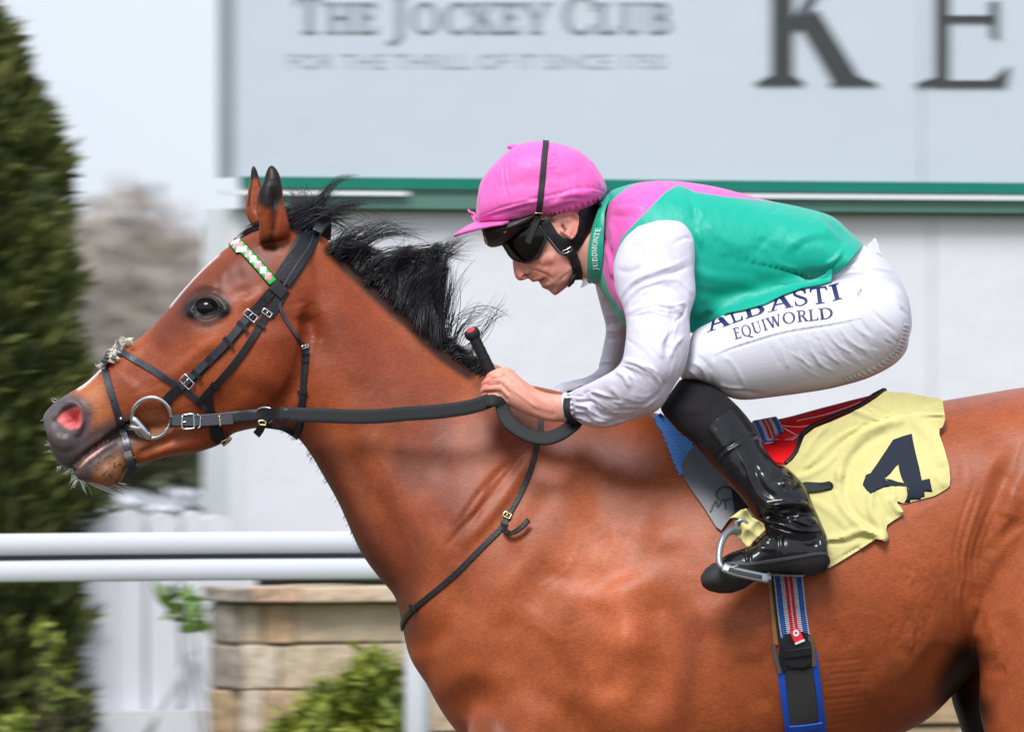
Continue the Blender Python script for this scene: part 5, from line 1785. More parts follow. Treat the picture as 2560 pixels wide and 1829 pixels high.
pnl = m('A5', (815, 1022), (905, 985), (1100, 900), (1300, 830), (1500, 770), (1660, 730), (1790, 760), (1862, 918), (1760, 938), (1650, 958), (1520, 976), (1400, 998), (1280, 1028), (1150, 1068), (1040, 1104), (945, 1148), (930, 1080))
patch('sponsor_panel', BB, [pnl], mat('bright_white_panel', (.635, .635, .71), .5, spec=.3, bump=(420, .0005, (1, 1, 1), 2)), br, off=.5, thick=.8, step=7)
EQ = crom([(1075, 1056), (1160, 1033), (1250, 1004), (1340, 975), (1450, 950), (1560, 940), (1690, 922)], 8)
AL = crom([(905, 1013), (1040, 968), (1120, 938), (1250, 898), (1400, 862), (1500, 846), (1620, 834), (1750, 802)], 8)


def along(base, h, ox=0):
    base = np.array(base)

    def f(a, b_):
        i = a * (len(base) - 1)
        x = np.interp(i, range(len(base)), base[:, 0])
        y = np.interp(i, range(len(base)), base[:, 1])
        i2 = np.clip(i, .5, len(base) - 1.5)
        dx = np.interp(i2 + .5, range(len(base)), base[:, 0]) - np.interp(i2 - .5, range(len(base)), base[:, 0])
        dy = np.interp(i2 + .5, range(len(base)), base[:, 1]) - np.interp(i2 - .5, range(len(base)), base[:, 1])
        l = math.hypot(dx, dy)
        return m('A5', (x + dy / l * b_ * h, y - dx / l * b_ * h))[0]
    return f


def cloth_words(txt, fn, B, mt, parent, name, off=.9, step=6, t=.17, s=.065, thick=.6):
    _, ws = words(txt, fn, t=t, s=s)
    parts = []
    for c, so, ho in ws:
        P2, T = tri(so, step, holes=ho)
        Hh = [ray(B, x, y) for x, y in P2]
        parts.append(sheet(P2, T, np.array([h[0] for h in Hh]), np.array([h[1] for h in Hh]), off, thick))
    o = obj(name, *join(parts), mt, parent, False)
    o['kind'] = 'stuff'
    return o


cloth_words('EQUIWORLD', along(EQ, 70), BB, M['letter_navy'], br, 'lettering', t=.17, s=.08, off=1.3)
cloth_words('ALBASTI', along(AL, 100), BB, M['letter_navy'], br, 'lettering', t=.17, s=.08, off=1.3)
pw = m('A5', (1835, 728), (1862, 733), (1846, 792), (1812, 788))
patch('tag', BB, [pw], mat('small_white_tag', (.66, .67, .76), .5), br, off=1.2, thick=1.2, step=5)
cloth_words('YZA', lambda a, b_: m('A5', (1822 + a * 26 - (1 - b_) * 8 * 0 + b_ * 14, 783 - a * 40 + b_ * 8))[0], BB, M['letter_navy'], br, 'lettering', off=1.6, step=3, t=.24, s=.14)
tabp = m('A5', (1880, 482), (1905, 462), (1938, 430), (1960, 468), (1968, 505), (1980, 545), (1950, 530))
V, F = [], []
P2, T = tri([tabp], 6)
A_ = np.array([W(x, y, -.02 - .0004 * (x - 2170)) for x, y in P2])
obj('waistband_tab', *sheet(P2, T, A_, np.tile([0, -1.0, 0], (len(A_), 1)), 0, 2.5), M['nylon'], rider)

# --- silk jacket
Tn = Skin(*loft(torso_s, 220, 26))
Tn.update()
j = Tn.stroke
for pts, r, h in (([(820, 532), (960, 552), (1100, 577), (1240, 602), (1350, 628), (1450, 655), (1540, 682)], 7, -5), ([(1380, 520), (1440, 460), (1520, 420), (1620, 402), (1740, 430)], 30, 4), ([(1430, 530), (1500, 470), (1600, 440), (1700, 450)], 24, -3),
                  ([(1620, 600), (1700, 560), (1740, 500)], 14, 6), ([(1500, 640), (1640, 620), (1730, 560)], 12, -5), ([(1300, 560), (1380, 600), (1480, 620)], 10, 4), ([(880, 330), (1000, 430), (1180, 520)], 40, 5), ([(1280, 420), (1200, 520)], 20, -4),
                  ([(820, 420), (850, 500), (880, 540)], 14, -5), ([(840, 380), (880, 460)], 14, 5), ([(1100, 250), (1250, 330), (1400, 400)], 40, -4), ([(780, 120), (820, 230), (830, 330)], 22, -6), ([(720, 106), (620, 190), (500, 310), (420, 390)], 5, 3),
                  ([(300, 330), (330, 420), (310, 520)], 16, 7), ([(240, 400), (300, 480), (320, 600)], 12, -7), ([(270, 480), (310, 580), (320, 700)], 12, 7), ([(300, 640), (350, 740), (380, 820)], 12, -6), ([(330, 250), (430, 250), (520, 230)], 16, 5), ([(300, 290), (400, 300), (480, 290)], 12, -5),
                  ([(560, 120), (480, 180), (420, 200)], 12, 5), ([(1000, 690), (1160, 720), (1340, 720)], 22, -5), ([(1650, 320), (1730, 420), (1750, 480)], 16, -5), ([(1700, 340), (1790, 430)], 12, 5), ([(1560, 300), (1660, 400)], 20, 4)):
    j(m('A5', *pts), r * .9, h * .5)
    j(m('A5', *pts), r * .5, h * .4, sharp=True)
Tn.update()
for k in range(26):
    f = 8 + k * 1.1
    a = np.array(crom([(820, 532), (960, 552), (1100, 577), (1240, 602), (1350, 628), (1450, 655), (1540, 682)], 6))[int(f)]
    j(m('A5', tuple(a + [2, -16]), tuple(a + [-4, 14])), 4.5, 2.4 if k % 2 else -2.4, sharp=True)
for k in range(90):
    x, y = 700 + 1050 * rng.random(), 150 + 550 * rng.random()
    an = rng.normal(.5, .5)
    l = 60 + 110 * rng.random()
    j(m('A5', (x, y), (x + l * math.cos(an), y + l * math.sin(an))), 6 + 12 * rng.random(), rng.normal(0, .8), sharp=True)
Tn.update()
Tn.smooth(1, .5)
green, pinkc = np.array((.0, .37, .27)), np.array(lin(222, 96, 176))
Tn.C = np.tile(green, (len(Tn.V), 1))
pink_poly = m('A5', (565, 60), (660, 40), (1000, 70), (1330, 190), (1300, 208), (1260, 200), (1000, 174), (830, 148), (770, 119), (720, 106), (650, 148), (540, 258), (450, 350), (380, 430), (330, 560), (335, 650), (360, 760),
              (400, 860), (430, 960), (405, 930), (375, 870), (300, 760), (250, 590), (222, 450), (232, 340), (268, 280), (320, 200), (400, 130), (480, 90))
sd_ = pdist(Tn.px, Tn.py, pink_poly + pink_poly[:1], False)
w_p = np.clip(.5 + np.where(inpoly(Tn.px, Tn.py, pink_poly), sd_, -sd_) / 3.0, 0, 1)[:, None]
Tn.C = Tn.C * (1 - w_p) + pinkc * w_p
jk = Tn.build('silk_jacket', M['silk_two'], rider)
TB = Tn.bvh()
# lower panel hanging over the thigh below the side seam
Un = Skin(*join([(Tn.V, [tuple(f) for f in Tn.F]), (Br.V, [tuple(f) for f in Br.F])]))
Un.update()
UB = Un.bvh()
lowp = m('A5', (790, 540), (815, 530), (960, 552), (1100, 577), (1240, 602), (1350, 628), (1450, 655), (1540, 682), (1630, 640), (1675, 610), (1672, 690), (1668, 712), (1600, 732), (1490, 752), (1380, 792), (1260, 850), (1150, 882), (1020, 908), (905, 938), (850, 975), (806, 1006), (770, 960), (760, 900), (780, 700))
patch('lower_panel', UB, [lowp], M['silk_green'], jk, off=5, thick=3, step=7, sm=30,
      fn=folds([(m('A5', (1668, 712), (1490, 752), (1380, 792), (1150, 882), (905, 938)), 12, 3), (m('A5', (1380, 700), (1500, 672), (1620, 640)), 12, 5), (m('A5', (1300, 740), (1450, 720), (1640, 690)), 14, -5), (m('A5', (1180, 800), (1330, 760), (1480, 720)), 16, 4),
                (m('A5', (850, 880), (960, 850), (1100, 830)), 16, 5), (m('A5', (830, 940), (900, 880)), 12, -5), (m('A5', (840, 640), (980, 680), (1180, 700)), 22, 4), (m('A5', (860, 760), (1000, 780), (1150, 770)), 20, -4), (m('A5', (900, 910), (1020, 880), (1120, 850)), 10, -4)]))
# collar
M['collar'] = mat('green_collar', (.0, .31, .20), .45, bump=(30, .004, (1, 1, 1), 3), sheen=.15)
col_s = sec('C5', (1590, 60, 1300, 1262, 78, 0, 0, .95), (1582, 40, 1325, 1330, 88, 0, 0, .95), (1610, 30, 1400, 1375, 98, 0, 0, .92), (1650, 20, 1520, 1400, 108, 0, 0, .9), (1700, 20, 1640, 1420, 112, 0, 0, .9))
cv, cf = loft(col_s, 90, 12)
cv[:, 0] -= .0150 * np.clip(np.abs(cv[:, 1]) / .075, 0, 1) ** 2
Cl = Skin(cv, cf)
Cl.update()
for k in range(9):
    x, y = 1290 + k * 20, 500 + k * 96
    Cl.stroke(m('C5', (x - 10 + (40 if k < 3 else 0), y), (x + 60, y + 6)), 3, -1.5)
Cl.update()
cl = Cl.build('collar', M['collar'], jk)
CB = Cl.bvh()
cb = crom([(1490, 1170), (1475, 1000), (1470, 850), (1490, 700), (1530, 540)], 8)


def collar_place(a, b_):
    i = a * (len(cb) - 1)
    x = np.interp(i, range(len(cb)), cb[:, 0])
    y = np.interp(i, range(len(cb)), cb[:, 1])
    return m('C5', (x - 12 - b_ * 74, y))[0]


cloth_words('JUDDMONTE', collar_place, CB, M['letter_white'], cl, 'lettering', off=.8, step=4, t=.15, s=.10)
# white under-collar at the throat
patch('shirt_collar', CB, [m('C5', (1262, 1270), (1290, 1262), (1330, 1320), (1400, 1362), (1330, 1380), (1250, 1425), (1212, 1440), (1240, 1370))], M['silk_white'], jk, off=1, thick=3, step=6, Yg=-.02)

# --- sleeves
def sleeve(name, secs, strokes, label=None):
    K = Skin(*loft(secs, 150, 14))
    K.update()
    for pts, r, h in strokes:
        K.stroke(m('A5', *pts), r * .8, h * .42)
        K.stroke(m('A5', *pts), r * .45, h * .42, sharp=True)
    K.update()
    for pts, n_, r, h in FINE.get(len(strokes), ()):
        G = np.array(crom(pts, 6))
        for i in range(n_):
            o_ = rng.normal(0, 34, 2)
            a_ = rng.uniform(0, .5)
            q_ = G[int(a_ * len(G)):int((a_ + rng.uniform(.25, .5)) * len(G)) + 3] + o_
            K.stroke(m('A5', *[tuple(p) for p in q_]), r * rng.uniform(.6, 1.3), h * rng.normal(0, .8), curve=False, sharp=True)
    K.update()
    K.smooth(1, .5)
    o = K.build(name, M['silk_white'], rider)
    if label:
        o['label'] = label
    return o, K


FINE = {}
NEAR_S = [([(380, 820), (520, 700), (680, 640), (810, 590)], 26, 5, 2.2), ([(400, 900), (560, 850), (700, 870), (800, 850)], 20, 5, 2.0), ([(370, 1210), (460, 1240), (560, 1300), (600, 1400)], 26, 5, 2.2), ([(120, 1450), (220, 1480), (340, 1540), (460, 1540)], 24, 5, 2.2),
          ([(700, 960), (670, 1080), (690, 1200)], 22, 5, 2.2), ([(420, 460), (500, 520), (560, 620)], 10, 6, 1.2), ([(420, 1000), (520, 1080), (600, 1180)], 10, 6, 1.2), ([(280, 1380), (420, 1440), (560, 1440)], 12, 6, 1.4)]

near_strokes = [([(370, 800), (450, 700), (600, 640), (780, 560)], 12, 8), ([(400, 790), (500, 700), (680, 650), (810, 600)], 12, -8), ([(390, 840), (480, 740), (640, 690), (760, 690)], 12, 7), ([(560, 350), (600, 460), (650, 600)], 7, -3),
            ([(600, 350), (640, 460), (690, 600)], 7, 2.5), ([(700, 680), (760, 720), (820, 780)], 12, 7), ([(640, 720), (720, 760), (790, 840)], 12, -7), ([(400, 880), (560, 840), (700, 860), (760, 900)], 14, 6), ([(420, 920), (560, 900), (680, 940)], 14, -5),
            ([(620, 820), (660, 870), (660, 920)], 10, 6), ([(780, 830), (760, 900), (700, 960)], 10, -6), ([(700, 1000), (650, 1080), (690, 1130)], 16, -6), ([(760, 1030), (700, 1100), (670, 1180)], 14, 6), ([(660, 1010), (620, 1100), (640, 1180)], 16, 6),
            ([(380, 1190), (460, 1200), (560, 1230), (610, 1280)], 12, 7), ([(390, 1220), (440, 1260), (470, 1320)], 10, -7), ([(340, 1240), (400, 1290), (430, 1360)], 12, 7), ([(370, 1230), (430, 1300), (450, 1400)], 9, -5), ([(560, 1250), (610, 1320), (600, 1400)], 12, 5),
            ([(130, 1400), (180, 1380), (260, 1430)], 12, -6), ([(110, 1460), (180, 1470), (210, 1540), (330, 1560)], 12, 8), ([(120, 1430), (200, 1440), (240, 1510), (340, 1530)], 10, -7), ([(110, 1520), (160, 1530), (230, 1570)], 9, -6), ([(240, 1590), (330, 1570), (470, 1530)], 10, 5),
            ([(120, 1540), (200, 1560), (260, 1585)], 8, 6), ([(150, 1390), (230, 1380), (330, 1420)], 12, 6), ([(300, 1340), (360, 1400), (380, 1480)], 16, 5), ([(540, 1440), (600, 1390), (660, 1300)], 12, -5), ([(500, 1490), (590, 1420)], 10, 4),
            ([(690, 470), (770, 430), (820, 440)], 12, -4), ([(430, 450), (520, 470), (560, 540)], 22, 4), ([(345, 620), (420, 640), (520, 600)], 18, -4), ([(700, 1180), (690, 1240), (670, 1300)], 5, 3),
            ([(60, 1390), (75, 1480), (90, 1550)], 6, -4)] + [([(34, 1390 + k * 17), (84, 1396 + k * 17)], 4, 3.4 if k % 2 else -3.4) for k in range(10)] + [([(90, 1400 + k * 19), (150 + 30 * (k % 2), 1404 + k * 19)], 6, 3.6 if k % 2 else -3.6) for k in range(9)]
FINE[len(near_strokes)] = NEAR_S
sn, SNK = sleeve('sleeve', sleeve_n, near_strokes, 'near white silk sleeve gathered at the cuff')
sleeve('sleeve', sleeve_f, [([(240, 780), (330, 800), (420, 860)], 12, 7), ([(250, 820), (340, 850), (430, 890)], 12, -7), ([(270, 900), (360, 910)], 12, 6), ([(280, 960), (380, 960)], 12, -6), ([(270, 1000), (380, 1005)], 10, 6), ([(275, 1050), (390, 1055)], 10, -5),
                            ([(240, 1200), (320, 1190)], 10, 6), ([(200, 1280), (280, 1290)], 10, -6), ([(100, 1340), (180, 1340)], 10, 6)])
SNB = SNK.bvh()
cuffp = [m('B1', (1085, 752))[0], m('B1', (1048, 840))[0], m('B1', (1050, 930))[0], m('B1', (1080, 1010))[0], m('B1', (1125, 1062))[0]]
ct_ = np.array([W(*m('B1', (1085, 752))[0], -.208), W(*m('B1', (1048, 850))[0], -.236), W(*m('B1', (1052, 940))[0], -.242), W(*m('B1', (1088, 1020))[0], -.232), W(*m('B1', (1128, 1064))[0], -.206),
                W(*m('B1', (1140, 1000))[0], -.178), W(*m('B1', (1130, 880))[0], -.172), W(*m('B1', (1110, 790))[0], -.182), W(*m('B1', (1085, 752))[0], -.208)])
P = resample(crom(ct_, 8), .004)
N = np.array([q - ct_[:-1].mean(0) for q in P])
N /= np.linalg.norm(N, axis=1, keepdims=True)
obj('wrist_band', *ribbon(P, N, 17, 3)[:2], M['rubber'], rider)

# --- legs: black knee cloth, patent boots
for sgn, A1_, B1_, C1_ in ((1, shin_n, boot_n, foot_n), (-1, shin_f, boot_f, foot_f)):
    tk = Skin(*loft(A1_, 56, 8))
    tk.update()
    if sgn == 1:
        for pts, r, h in (([(270, 60), (330, 40), (400, 60)], 8, -3), ([(330, 20), (450, 100), (560, 200)], 4, -2), ([(200, 140), (330, 180), (480, 160)], 16, 3)):
            tk.stroke(m('B2', *pts), r, h)
        tk.update()
    tk.build('knee_cloth', M['tights'], rider)
    bt = Skin(*loft(B1_, 110, 16))
    bt.update()
    ft = Skin(*loft(C1_, 90, 14))
    ft.update()
    s_ = bt.stroke
    for pts, r, h in (([(520, 570), (560, 480), (680, 400), (800, 335)], 6, 5), ([(500, 560), (540, 470), (670, 380), (795, 318)], 6, -4), ([(360, 395), (420, 310), (520, 220), (640, 150)], 5, 3.5),
                      ([(640, 440), (720, 560), (760, 680), (830, 780), (900, 815), (1000, 800)], 8, 5), ([(760, 520), (800, 640), (850, 720), (940, 780)], 12, -6), ([(860, 560), (930, 540), (990, 600)], 26, 8),
                      ([(1000, 760), (1030, 700), (1080, 660), (1100, 620)], 11, -9), ([(940, 660), (1000, 690), (1010, 760)], 12, 8), ([(820, 860), (900, 900), (1000, 890), (1100, 870), (1180, 880)], 14, -13), ([(840, 830), (960, 810), (1080, 810), (1170, 850)], 11, 9),
                      ([(820, 900), (900, 905), (1000, 920), (1100, 960), (1200, 985)], 8, -8), ([(840, 920), (960, 950), (1060, 985), (1240, 990)], 8, 7), ([(860, 940), (940, 965), (1040, 1000)], 7, -7), ([(1040, 850), (1130, 900), (1200, 950)], 10, 6), ([(900, 870), (990, 850), (1080, 850)], 8, -6),
                      ([(900, 470), (960, 560), (1050, 620)], 14, -5), ([(460, 270), (560, 400), (600, 470)], 14, 3)):
        s_(m('B2', *pts), r, h, side='near' if sgn == 1 else 'both')
    bt.update()
    f_ = ft.stroke
    for pts, r, h in (([(960, 990), (955, 1080), (965, 1190)], 4, 3), ([(940, 990), (935, 1080), (945, 1190)], 4, -3), ([(980, 990), (976, 1080), (986, 1190)], 4, -3), ([(730, 1105), (745, 1160), (748, 1205)], 6, -4), ([(700, 1110), (720, 1160), (726, 1210)], 6, 3), ([(760, 1100), (850, 1110), (930, 1110)], 10, 4),
                      ([(1090, 1080), (1150, 1100), (1210, 1070)], 10, -5), ([(860, 1050), (920, 1040)], 10, 4), ([(1210, 1000), (1215, 1080), (1225, 1140)], 4, -2)):
        f_(m('B2', *pts), r, h)
    ft.update()
    J = join([(bt.V, [tuple(f) for f in bt.F]), (ft.V, [tuple(f) for f in ft.F])])
    bo = obj('boot', *J, M['patent'], rider)
    if sgn == 1:
        FB = ft.bvh()
        sole = m('B2', (425, 1300), (455, 1255), (500, 1222), (560, 1212), (640, 1222), (730, 1222), (870, 1200), (1000, 1182), (1180, 1152), (1250, 1150), (1268, 1168), (1274, 1195), (1266, 1235), (1236, 1268), (1160, 1290), (1060, 1296), (960, 1290), (860, 1288), (780, 1320), (700, 1376), (620, 1404), (540, 1406), (470, 1390), (432, 1365), (418, 1330))
        patch('sole', FB, [sole], M['sole'], bo, off=3, thick=5, step=6, Yg=-.36,
              fn=folds([(sole[:13], 5, 2.5)]))
        patch('welt', FB, [m('B2', (560, 1212), (640, 1208), (730, 1206), (870, 1186), (1000, 1166), (1180, 1136), (1245, 1132), (1262, 1150), (1258, 1166), (1240, 1152), (1180, 1154), (1000, 1184), (870, 1204), (730, 1224), (640, 1224))], mat('grey_welt', (.05, .05, .055), .6), bo, off=4.5, thick=5, step=6)

# --- helmet with pink silk cap, peak, straps and goggles
helm = sec('A4', (226, 650, 232, 705, 26), (240, 520, 246, 736, 56), (268, 400, 268, 750, 80), (345, 290, 350, 758, 102), (440, 195, 460, 752, 116), (520, 130, 540, 742, 122), (620, 88, 640, 730, 126), (760, 75, 760, 712, 128), (900, 95, 880, 708, 125),
           (1050, 145, 1000, 686, 116), (1160, 225, 1100, 646, 100), (1235, 330, 1180, 604, 78), (1278, 420, 1240, 568, 50), (1291, 480, 1268, 545, 20))
helm = [(*q_[:5], 0, 0, .78) for q_ in helm]
hv, hf_ = loft(helm, 140, 12)
hx, hy_ = proj(hv)
for _ in range(1):
    base_y = np.interp(hx, *zip(*sorted(m('A4', (226, 700), (350, 758), (540, 742), (760, 712), (1000, 660), (1180, 594), (1291, 545)))))
    lowf = np.clip(1 - (base_y - hy_) / 95, 0, 1)
    hv[:, 1] *= 1 + .24 * lowf ** 1.0 * (np.abs(hv[:, 1]) > .004)
Hm = Skin(hv, hf_)
Hm.update()
h_ = Hm.stroke
for pts, r, h in (([(560, 110), (470, 180), (448, 320), (470, 460), (495, 565)], 3.5, -3), ([(580, 110), (488, 190), (468, 320), (490, 460), (512, 565)], 4, 1.5), ([(700, 80), (780, 160), (830, 200)], 4, -2), ([(1150, 240), (1220, 340), (1260, 440)], 5, -4), ([(1130, 260), (1200, 360), (1240, 450)], 6, 3),
                  ([(240, 690), (450, 610), (720, 540), (900, 500), (1040, 462), (1180, 460), (1275, 490)], 3.5, -4), ([(240, 700), (450, 625), (720, 556), (900, 516), (1040, 478), (1180, 476), (1275, 505)], 5, 3), ([(300, 690), (500, 640), (700, 590)], 4, -3.5), ([(720, 560), (850, 520), (960, 480)], 4, -3),
                  ([(820, 620), (930, 540), (1060, 500), (1200, 500)], 12, 6), ([(800, 640), (920, 610), (1060, 570)], 8, -5), ([(880, 560), (1000, 530), (1080, 540)], 7, -4), ([(500, 590), (640, 560), (720, 580)], 8, 3), ([(330, 700), (480, 690), (640, 680)], 10, 5), ([(250, 420), (330, 330), (440, 250)], 22, 3)):
    h_(m('A4', *pts), r, h)
for k in range(15):
    y = 180 + k * 17
    h_(m('A4', (800, y), (880 + 40 * math.sin(k), y - 8 + k * 2)), 3.2, -2.6 if k % 2 else 2)
for k in range(34):
    f = k / 34
    a = np.array(crom([(500, 728), (640, 712), (740, 695), (850, 684), (940, 655), (1060, 618), (1180, 576), (1250, 548)], 8))[int(f * 55)]
    h_(m('A4', tuple(a + [4, -26]), tuple(a + [-2, 4])), 4, 4 if k % 2 else -4, edge=True)
Hm.update()
hm = Hm.build('helmet_cap', M['silk_pink'], rider)
HMB = Hm.bvh()
obj('button', *ellipsoid(W(*m('A4', (532, 122))[0], -.0), (.0135, .012, .006)), M['silk_pink'], hm)
# peak
V, F = [], []
nu, nv = 40, 8
for i in range(nu + 1):
    ph = -R(82) + 2 * R(82) * i / nu
    for jv in range(nv + 1):
        f = jv / nv
        xo, yo, Yo = 540 - 495 * math.cos(ph) ** .8, 728 + 104 * math.cos(ph) ** 1.3, .104 * math.sin(ph)
        xi, yi, Yi = 560 - 290 * math.cos(ph), 716 - 4 * math.cos(ph), .070 * math.sin(ph)
        x, y, Y = xi + (xo - xi) * f, yi + (yo - yi) * f - 14 * math.sin(f * math.pi) * math.cos(ph), Yi + (Yo - Yi) * f
        V.append(W(*m('A4', (x, y))[0], Y))
n1 = len(V)
for v in list(V):
    V.append((v[0] + .0008, v[1], v[2] - .0055))
for i in range(nu):
    for jv in range(nv):
        a = i * (nv + 1) + jv
        F.append((a, a + 1, a + nv + 2, a + nv + 1))
        F.append((n1 + a, n1 + a + nv + 1, n1 + a + nv + 2, n1 + a + 1))
    a = i * (nv + 1) + nv
    F.append((a, n1 + a, n1 + a + nv + 1, a + nv + 1))
    a = i * (nv + 1)
    F.append((a, a + nv + 1, n1 + a + nv + 1, n1 + a))
for jv in range(nv):
    F.append((jv, jv + 1, n1 + jv + 1, n1 + jv))
    a = nu * (nv + 1) + jv
    F.append((a + 1, a, n1 + a, n1 + a + 1))
obj('peak', V, F, M['silk_pink'], hm)
# bow on the front of the cap
for pts, r in (([(262, 640, -.02), (262, 600, -.03), (300, 578, -.034), (322, 604, -.03), (318, 640, -.02), (280, 662, -.012)], .0026), ([(262, 660, -.01), (230, 690, -.008), (210, 660, 0), (180, 650, .006), (165, 632, .01)], .0022),
               ([(240, 690, -.01), (216, 710, -.004), (200, 690, .004), (200, 668, .01)], .0022), ([(225, 735, -.012), (215, 700, -.008), (225, 670, -.004)], .003), ([(235, 730, -.02), (320, 680, -.05), (420, 650, -.075)], .002)):
    obj('ribbon_bow', *tube(crom([W(*p) for p in m('A4', *pts)], 5), r, 8), M['silk_pink'], hm)
# black shell edge under the cap
shell = sec('A4', (262, 742, 300, 905, 30), (262, 700, 350, 936, 66), (330, 680, 440, 920, 96), (470, 660, 560, 870, 106), (600, 640, 650, 790, 108), (700, 620, 720, 730, 104), (800, 600, 800, 690, 96), (900, 580, 880, 660, 60))
Sh = Skin(*loft(shell, 64, 8))
Sh.update()
for pts, r, h in (([(290, 830), (420, 790), (600, 750)], 6, 3), ([(440, 890), (520, 790), (640, 760)], 8, -3)):
    Sh.stroke(m('A4', *pts), r, h)
Sh.update()
Sh.build('helmet_shell', M['helmet_black'], rider)
SHB = Sh.bvh()
patch('vent', SHB, [m('A4', (450, 812), (470, 800), (476, 806), (458, 818))], M['steel'], rider, off=1.2, thick=1, step=4)
patch('buckle', SHB, [m('A4', (290, 845), (306, 850), (318, 880), (326, 900), (312, 905), (296, 880))], M['brass'], rider, off=1.6, thick=1.6, step=4, holes=[m('A4', (298, 862), (306, 866), (314, 886), (306, 890))])
# goggles on the swollen face
Go = Skin(Bd.V + Bd.N * .0075, Bd.F)
Go.update()
GB = Go.bvh()
gl = m('C5', (40, 800), (90, 880), (130, 945), (185, 1005), (280, 1050), (380, 1072), (470, 1058), (540, 1010), (600, 940), (650, 840), (700, 740), (720, 650), (680, 560), (560, 500), (420, 480), (250, 560), (120, 680), (40, 760))
gi = m('C5', (75, 800), (120, 870), (160, 930), (210, 985), (290, 1025), (380, 1045), (455, 1032), (515, 988), (570, 920), (615, 830), (655, 735), (668, 655), (630, 580), (540, 530), (420, 515), (270, 580), (150, 690), (80, 770))
for mr in (False, True):
    g_ = patch('goggle_frame', GB, [gl], M['rubber'], rider, off=1.5, thick=10, step=6, mirror=mr, Yg=0, holes=[gi])
    patch('lens', GB, [gi], M['lens'], g_, off=0.5, thick=2.5, step=6, mirror=mr, Yg=0, sm=0, fn=lambda x, y: 4.5 * np.clip(pdist(x, y, gi + [gi[0]], False) / 22, 0, 1) ** .5)
# elastic over the cap down to the goggles, with its buckle
el = [m('A4', (795, 76))[0] + (-.0,), m('A4', (785, 180))[0], m('A4', (772, 320))[0], m('A4', (760, 450))[0], m('A4', (748, 560))[0], m('A4', (738, 640))[0], m('A4', (730, 690))[0]]
el = [(el[0][0], el[0][1] - 1, 0.0)] + [(*q[:2], ray(HMB, *q[:2])[0][1]) for q in el[1:]]
P, N = surf_path(HMB, el[::-1], 5, 1.2, True)
V, F, uv = ribbon(P, N, 15, 2)
obj('goggle_strap', V, F, M['elastic'], rider, uv=uv)
HGU = Skin(*join([(Go.V, [tuple(f) for f in Go.F]), (Sh.V, [tuple(f) for f in Sh.F])]))
HGU.update()
HGB = HGU.bvh()
strap('goggle_strap', HGB, m('C5', (585, 370), (545, 470), (505, 570), (460, 680), (430, 760)), 16, M['elastic'], rider, t=3, off=4)


def ring(name, B, quad, r, mt, parent, off=3.0, bar_=None):
    """wire frame through sheet spots, lifted off a surface"""
    pts = [ray(B, *q_) for q_ in quad]
    P = np.array([p + n * off * S for p, n in pts])
    P = np.vstack([P, P[:1]])
    D_ = []
    for i in range(len(P) - 1):
        for f in np.arange(4) / 4:
            D_.append(P[i] * (1 - f) + P[i + 1] * f)
    D_.append(P[0])
    parts = [tube(D_, r, 6, False)]
    if bar_:
        q2 = [ray(B, *q_) for q_ in bar_]
        parts.append(tube([p + n * (off + 1) * S for p, n in q2], r * .8, 6))
    return obj(name, *join(parts), mt, parent)


ring('buckle', HMB, m('C5', (510, 310), (530, 290), (630, 292), (646, 310), (640, 365), (620, 380), (520, 376), (506, 355)), .0015, M['brass'], rider, 5)
# harness straps
hp_ = m('C5', (580, 470), (615, 425), (740, 405), (795, 500), (865, 615), (960, 690), (1060, 706), (1118, 680), (1158, 600), (1184, 470), (1190, 262), (1300, 215), (1490, 130), (1510, 180), (1410, 420), (1335, 600), (1245, 780), (1150, 890), (1060, 962), (960, 955), (860, 895), (760, 770), (680, 660), (620, 560))
hs_ = patch('harness_strap', PB, [hp_], M['leather'], rider, off=5, thick=9, step=5, sm=4, fn=folds([(hp_ + hp_[:1], 6, -2.5)]))
obj('stitching', *tube(surf_path(PB, m('C5', (600, 500), (690, 630), (790, 760), (880, 880), (960, 935)), 4, 5)[0], .0007, 6), M['letter_grey'], hs_)
strap('chin_strap', PB, m('C5', (1020, 880), (1080, 960), (1120, 1070), (1150, 1180), (1165, 1270)) + [(1444, 704, -.042), (1442, 722, -.030)], 25, M['elastic'], rider, t=4, off=4, step=4)
patch('chin_buckle', PB, [m('C5', (1020, 960), (1050, 920), (1120, 900), (1160, 960), (1210, 1040), (1200, 1080), (1130, 1110), (1080, 1100), (1050, 1020))], M['helmet_black'], rider, off=10, thick=8, step=6)
strap('chin_loop', PB, m('C5', (1070, 1120), (1140, 1100), (1200, 1060)), 7, M['helmet_black'], rider, t=4, off=9, step=4)
ring('buckle', PB, m('C5', (930, 880), (1000, 850), (1050, 810), (1060, 860), (1000, 900), (950, 920)), .0012, M['steel'], rider, 7)

# --- the whip in his hand
wh = thing('whip', 'black whip with red-capped butt held upright in the jockey hand', 'whip', W(*m('B1', (250, 420))[0], -.15))
a, b2 = np.array(W(*m('B1', (150, 196))[0], -.165)), np.array(W(*m('B1', (420, 760))[0], -.150))
ax = (b2 - a) / np.linalg.norm(b2 - a)
L = np.linalg.norm(b2 - a)
fs = np.linspace(.02, 1.08, 40)
obj('grip', *tube([a + ax * L * f for f in fs], [.0108 + .0016 * f + (.0007 if i % 5 == 0 else 0) for i, f in enumerate(fs)], 16), M['rubber'], wh)
e1 = np.cross(ax, [0, 1, 0])
tilt = ax * .96 + np.array([.0, .28, .0])
tilt /= np.linalg.norm(tilt)
pr_ = [(-.0062, .001), (-.006, .0125), (-.004, .0150), (.002, .0160), (.008, .0150), (.014, .0105)]
print('whip', a, b2, tilt)
obj('butt', *tube([a + tilt * o for o, r in pr_], [r for o, r in pr_], 24), M['rubber'], wh)
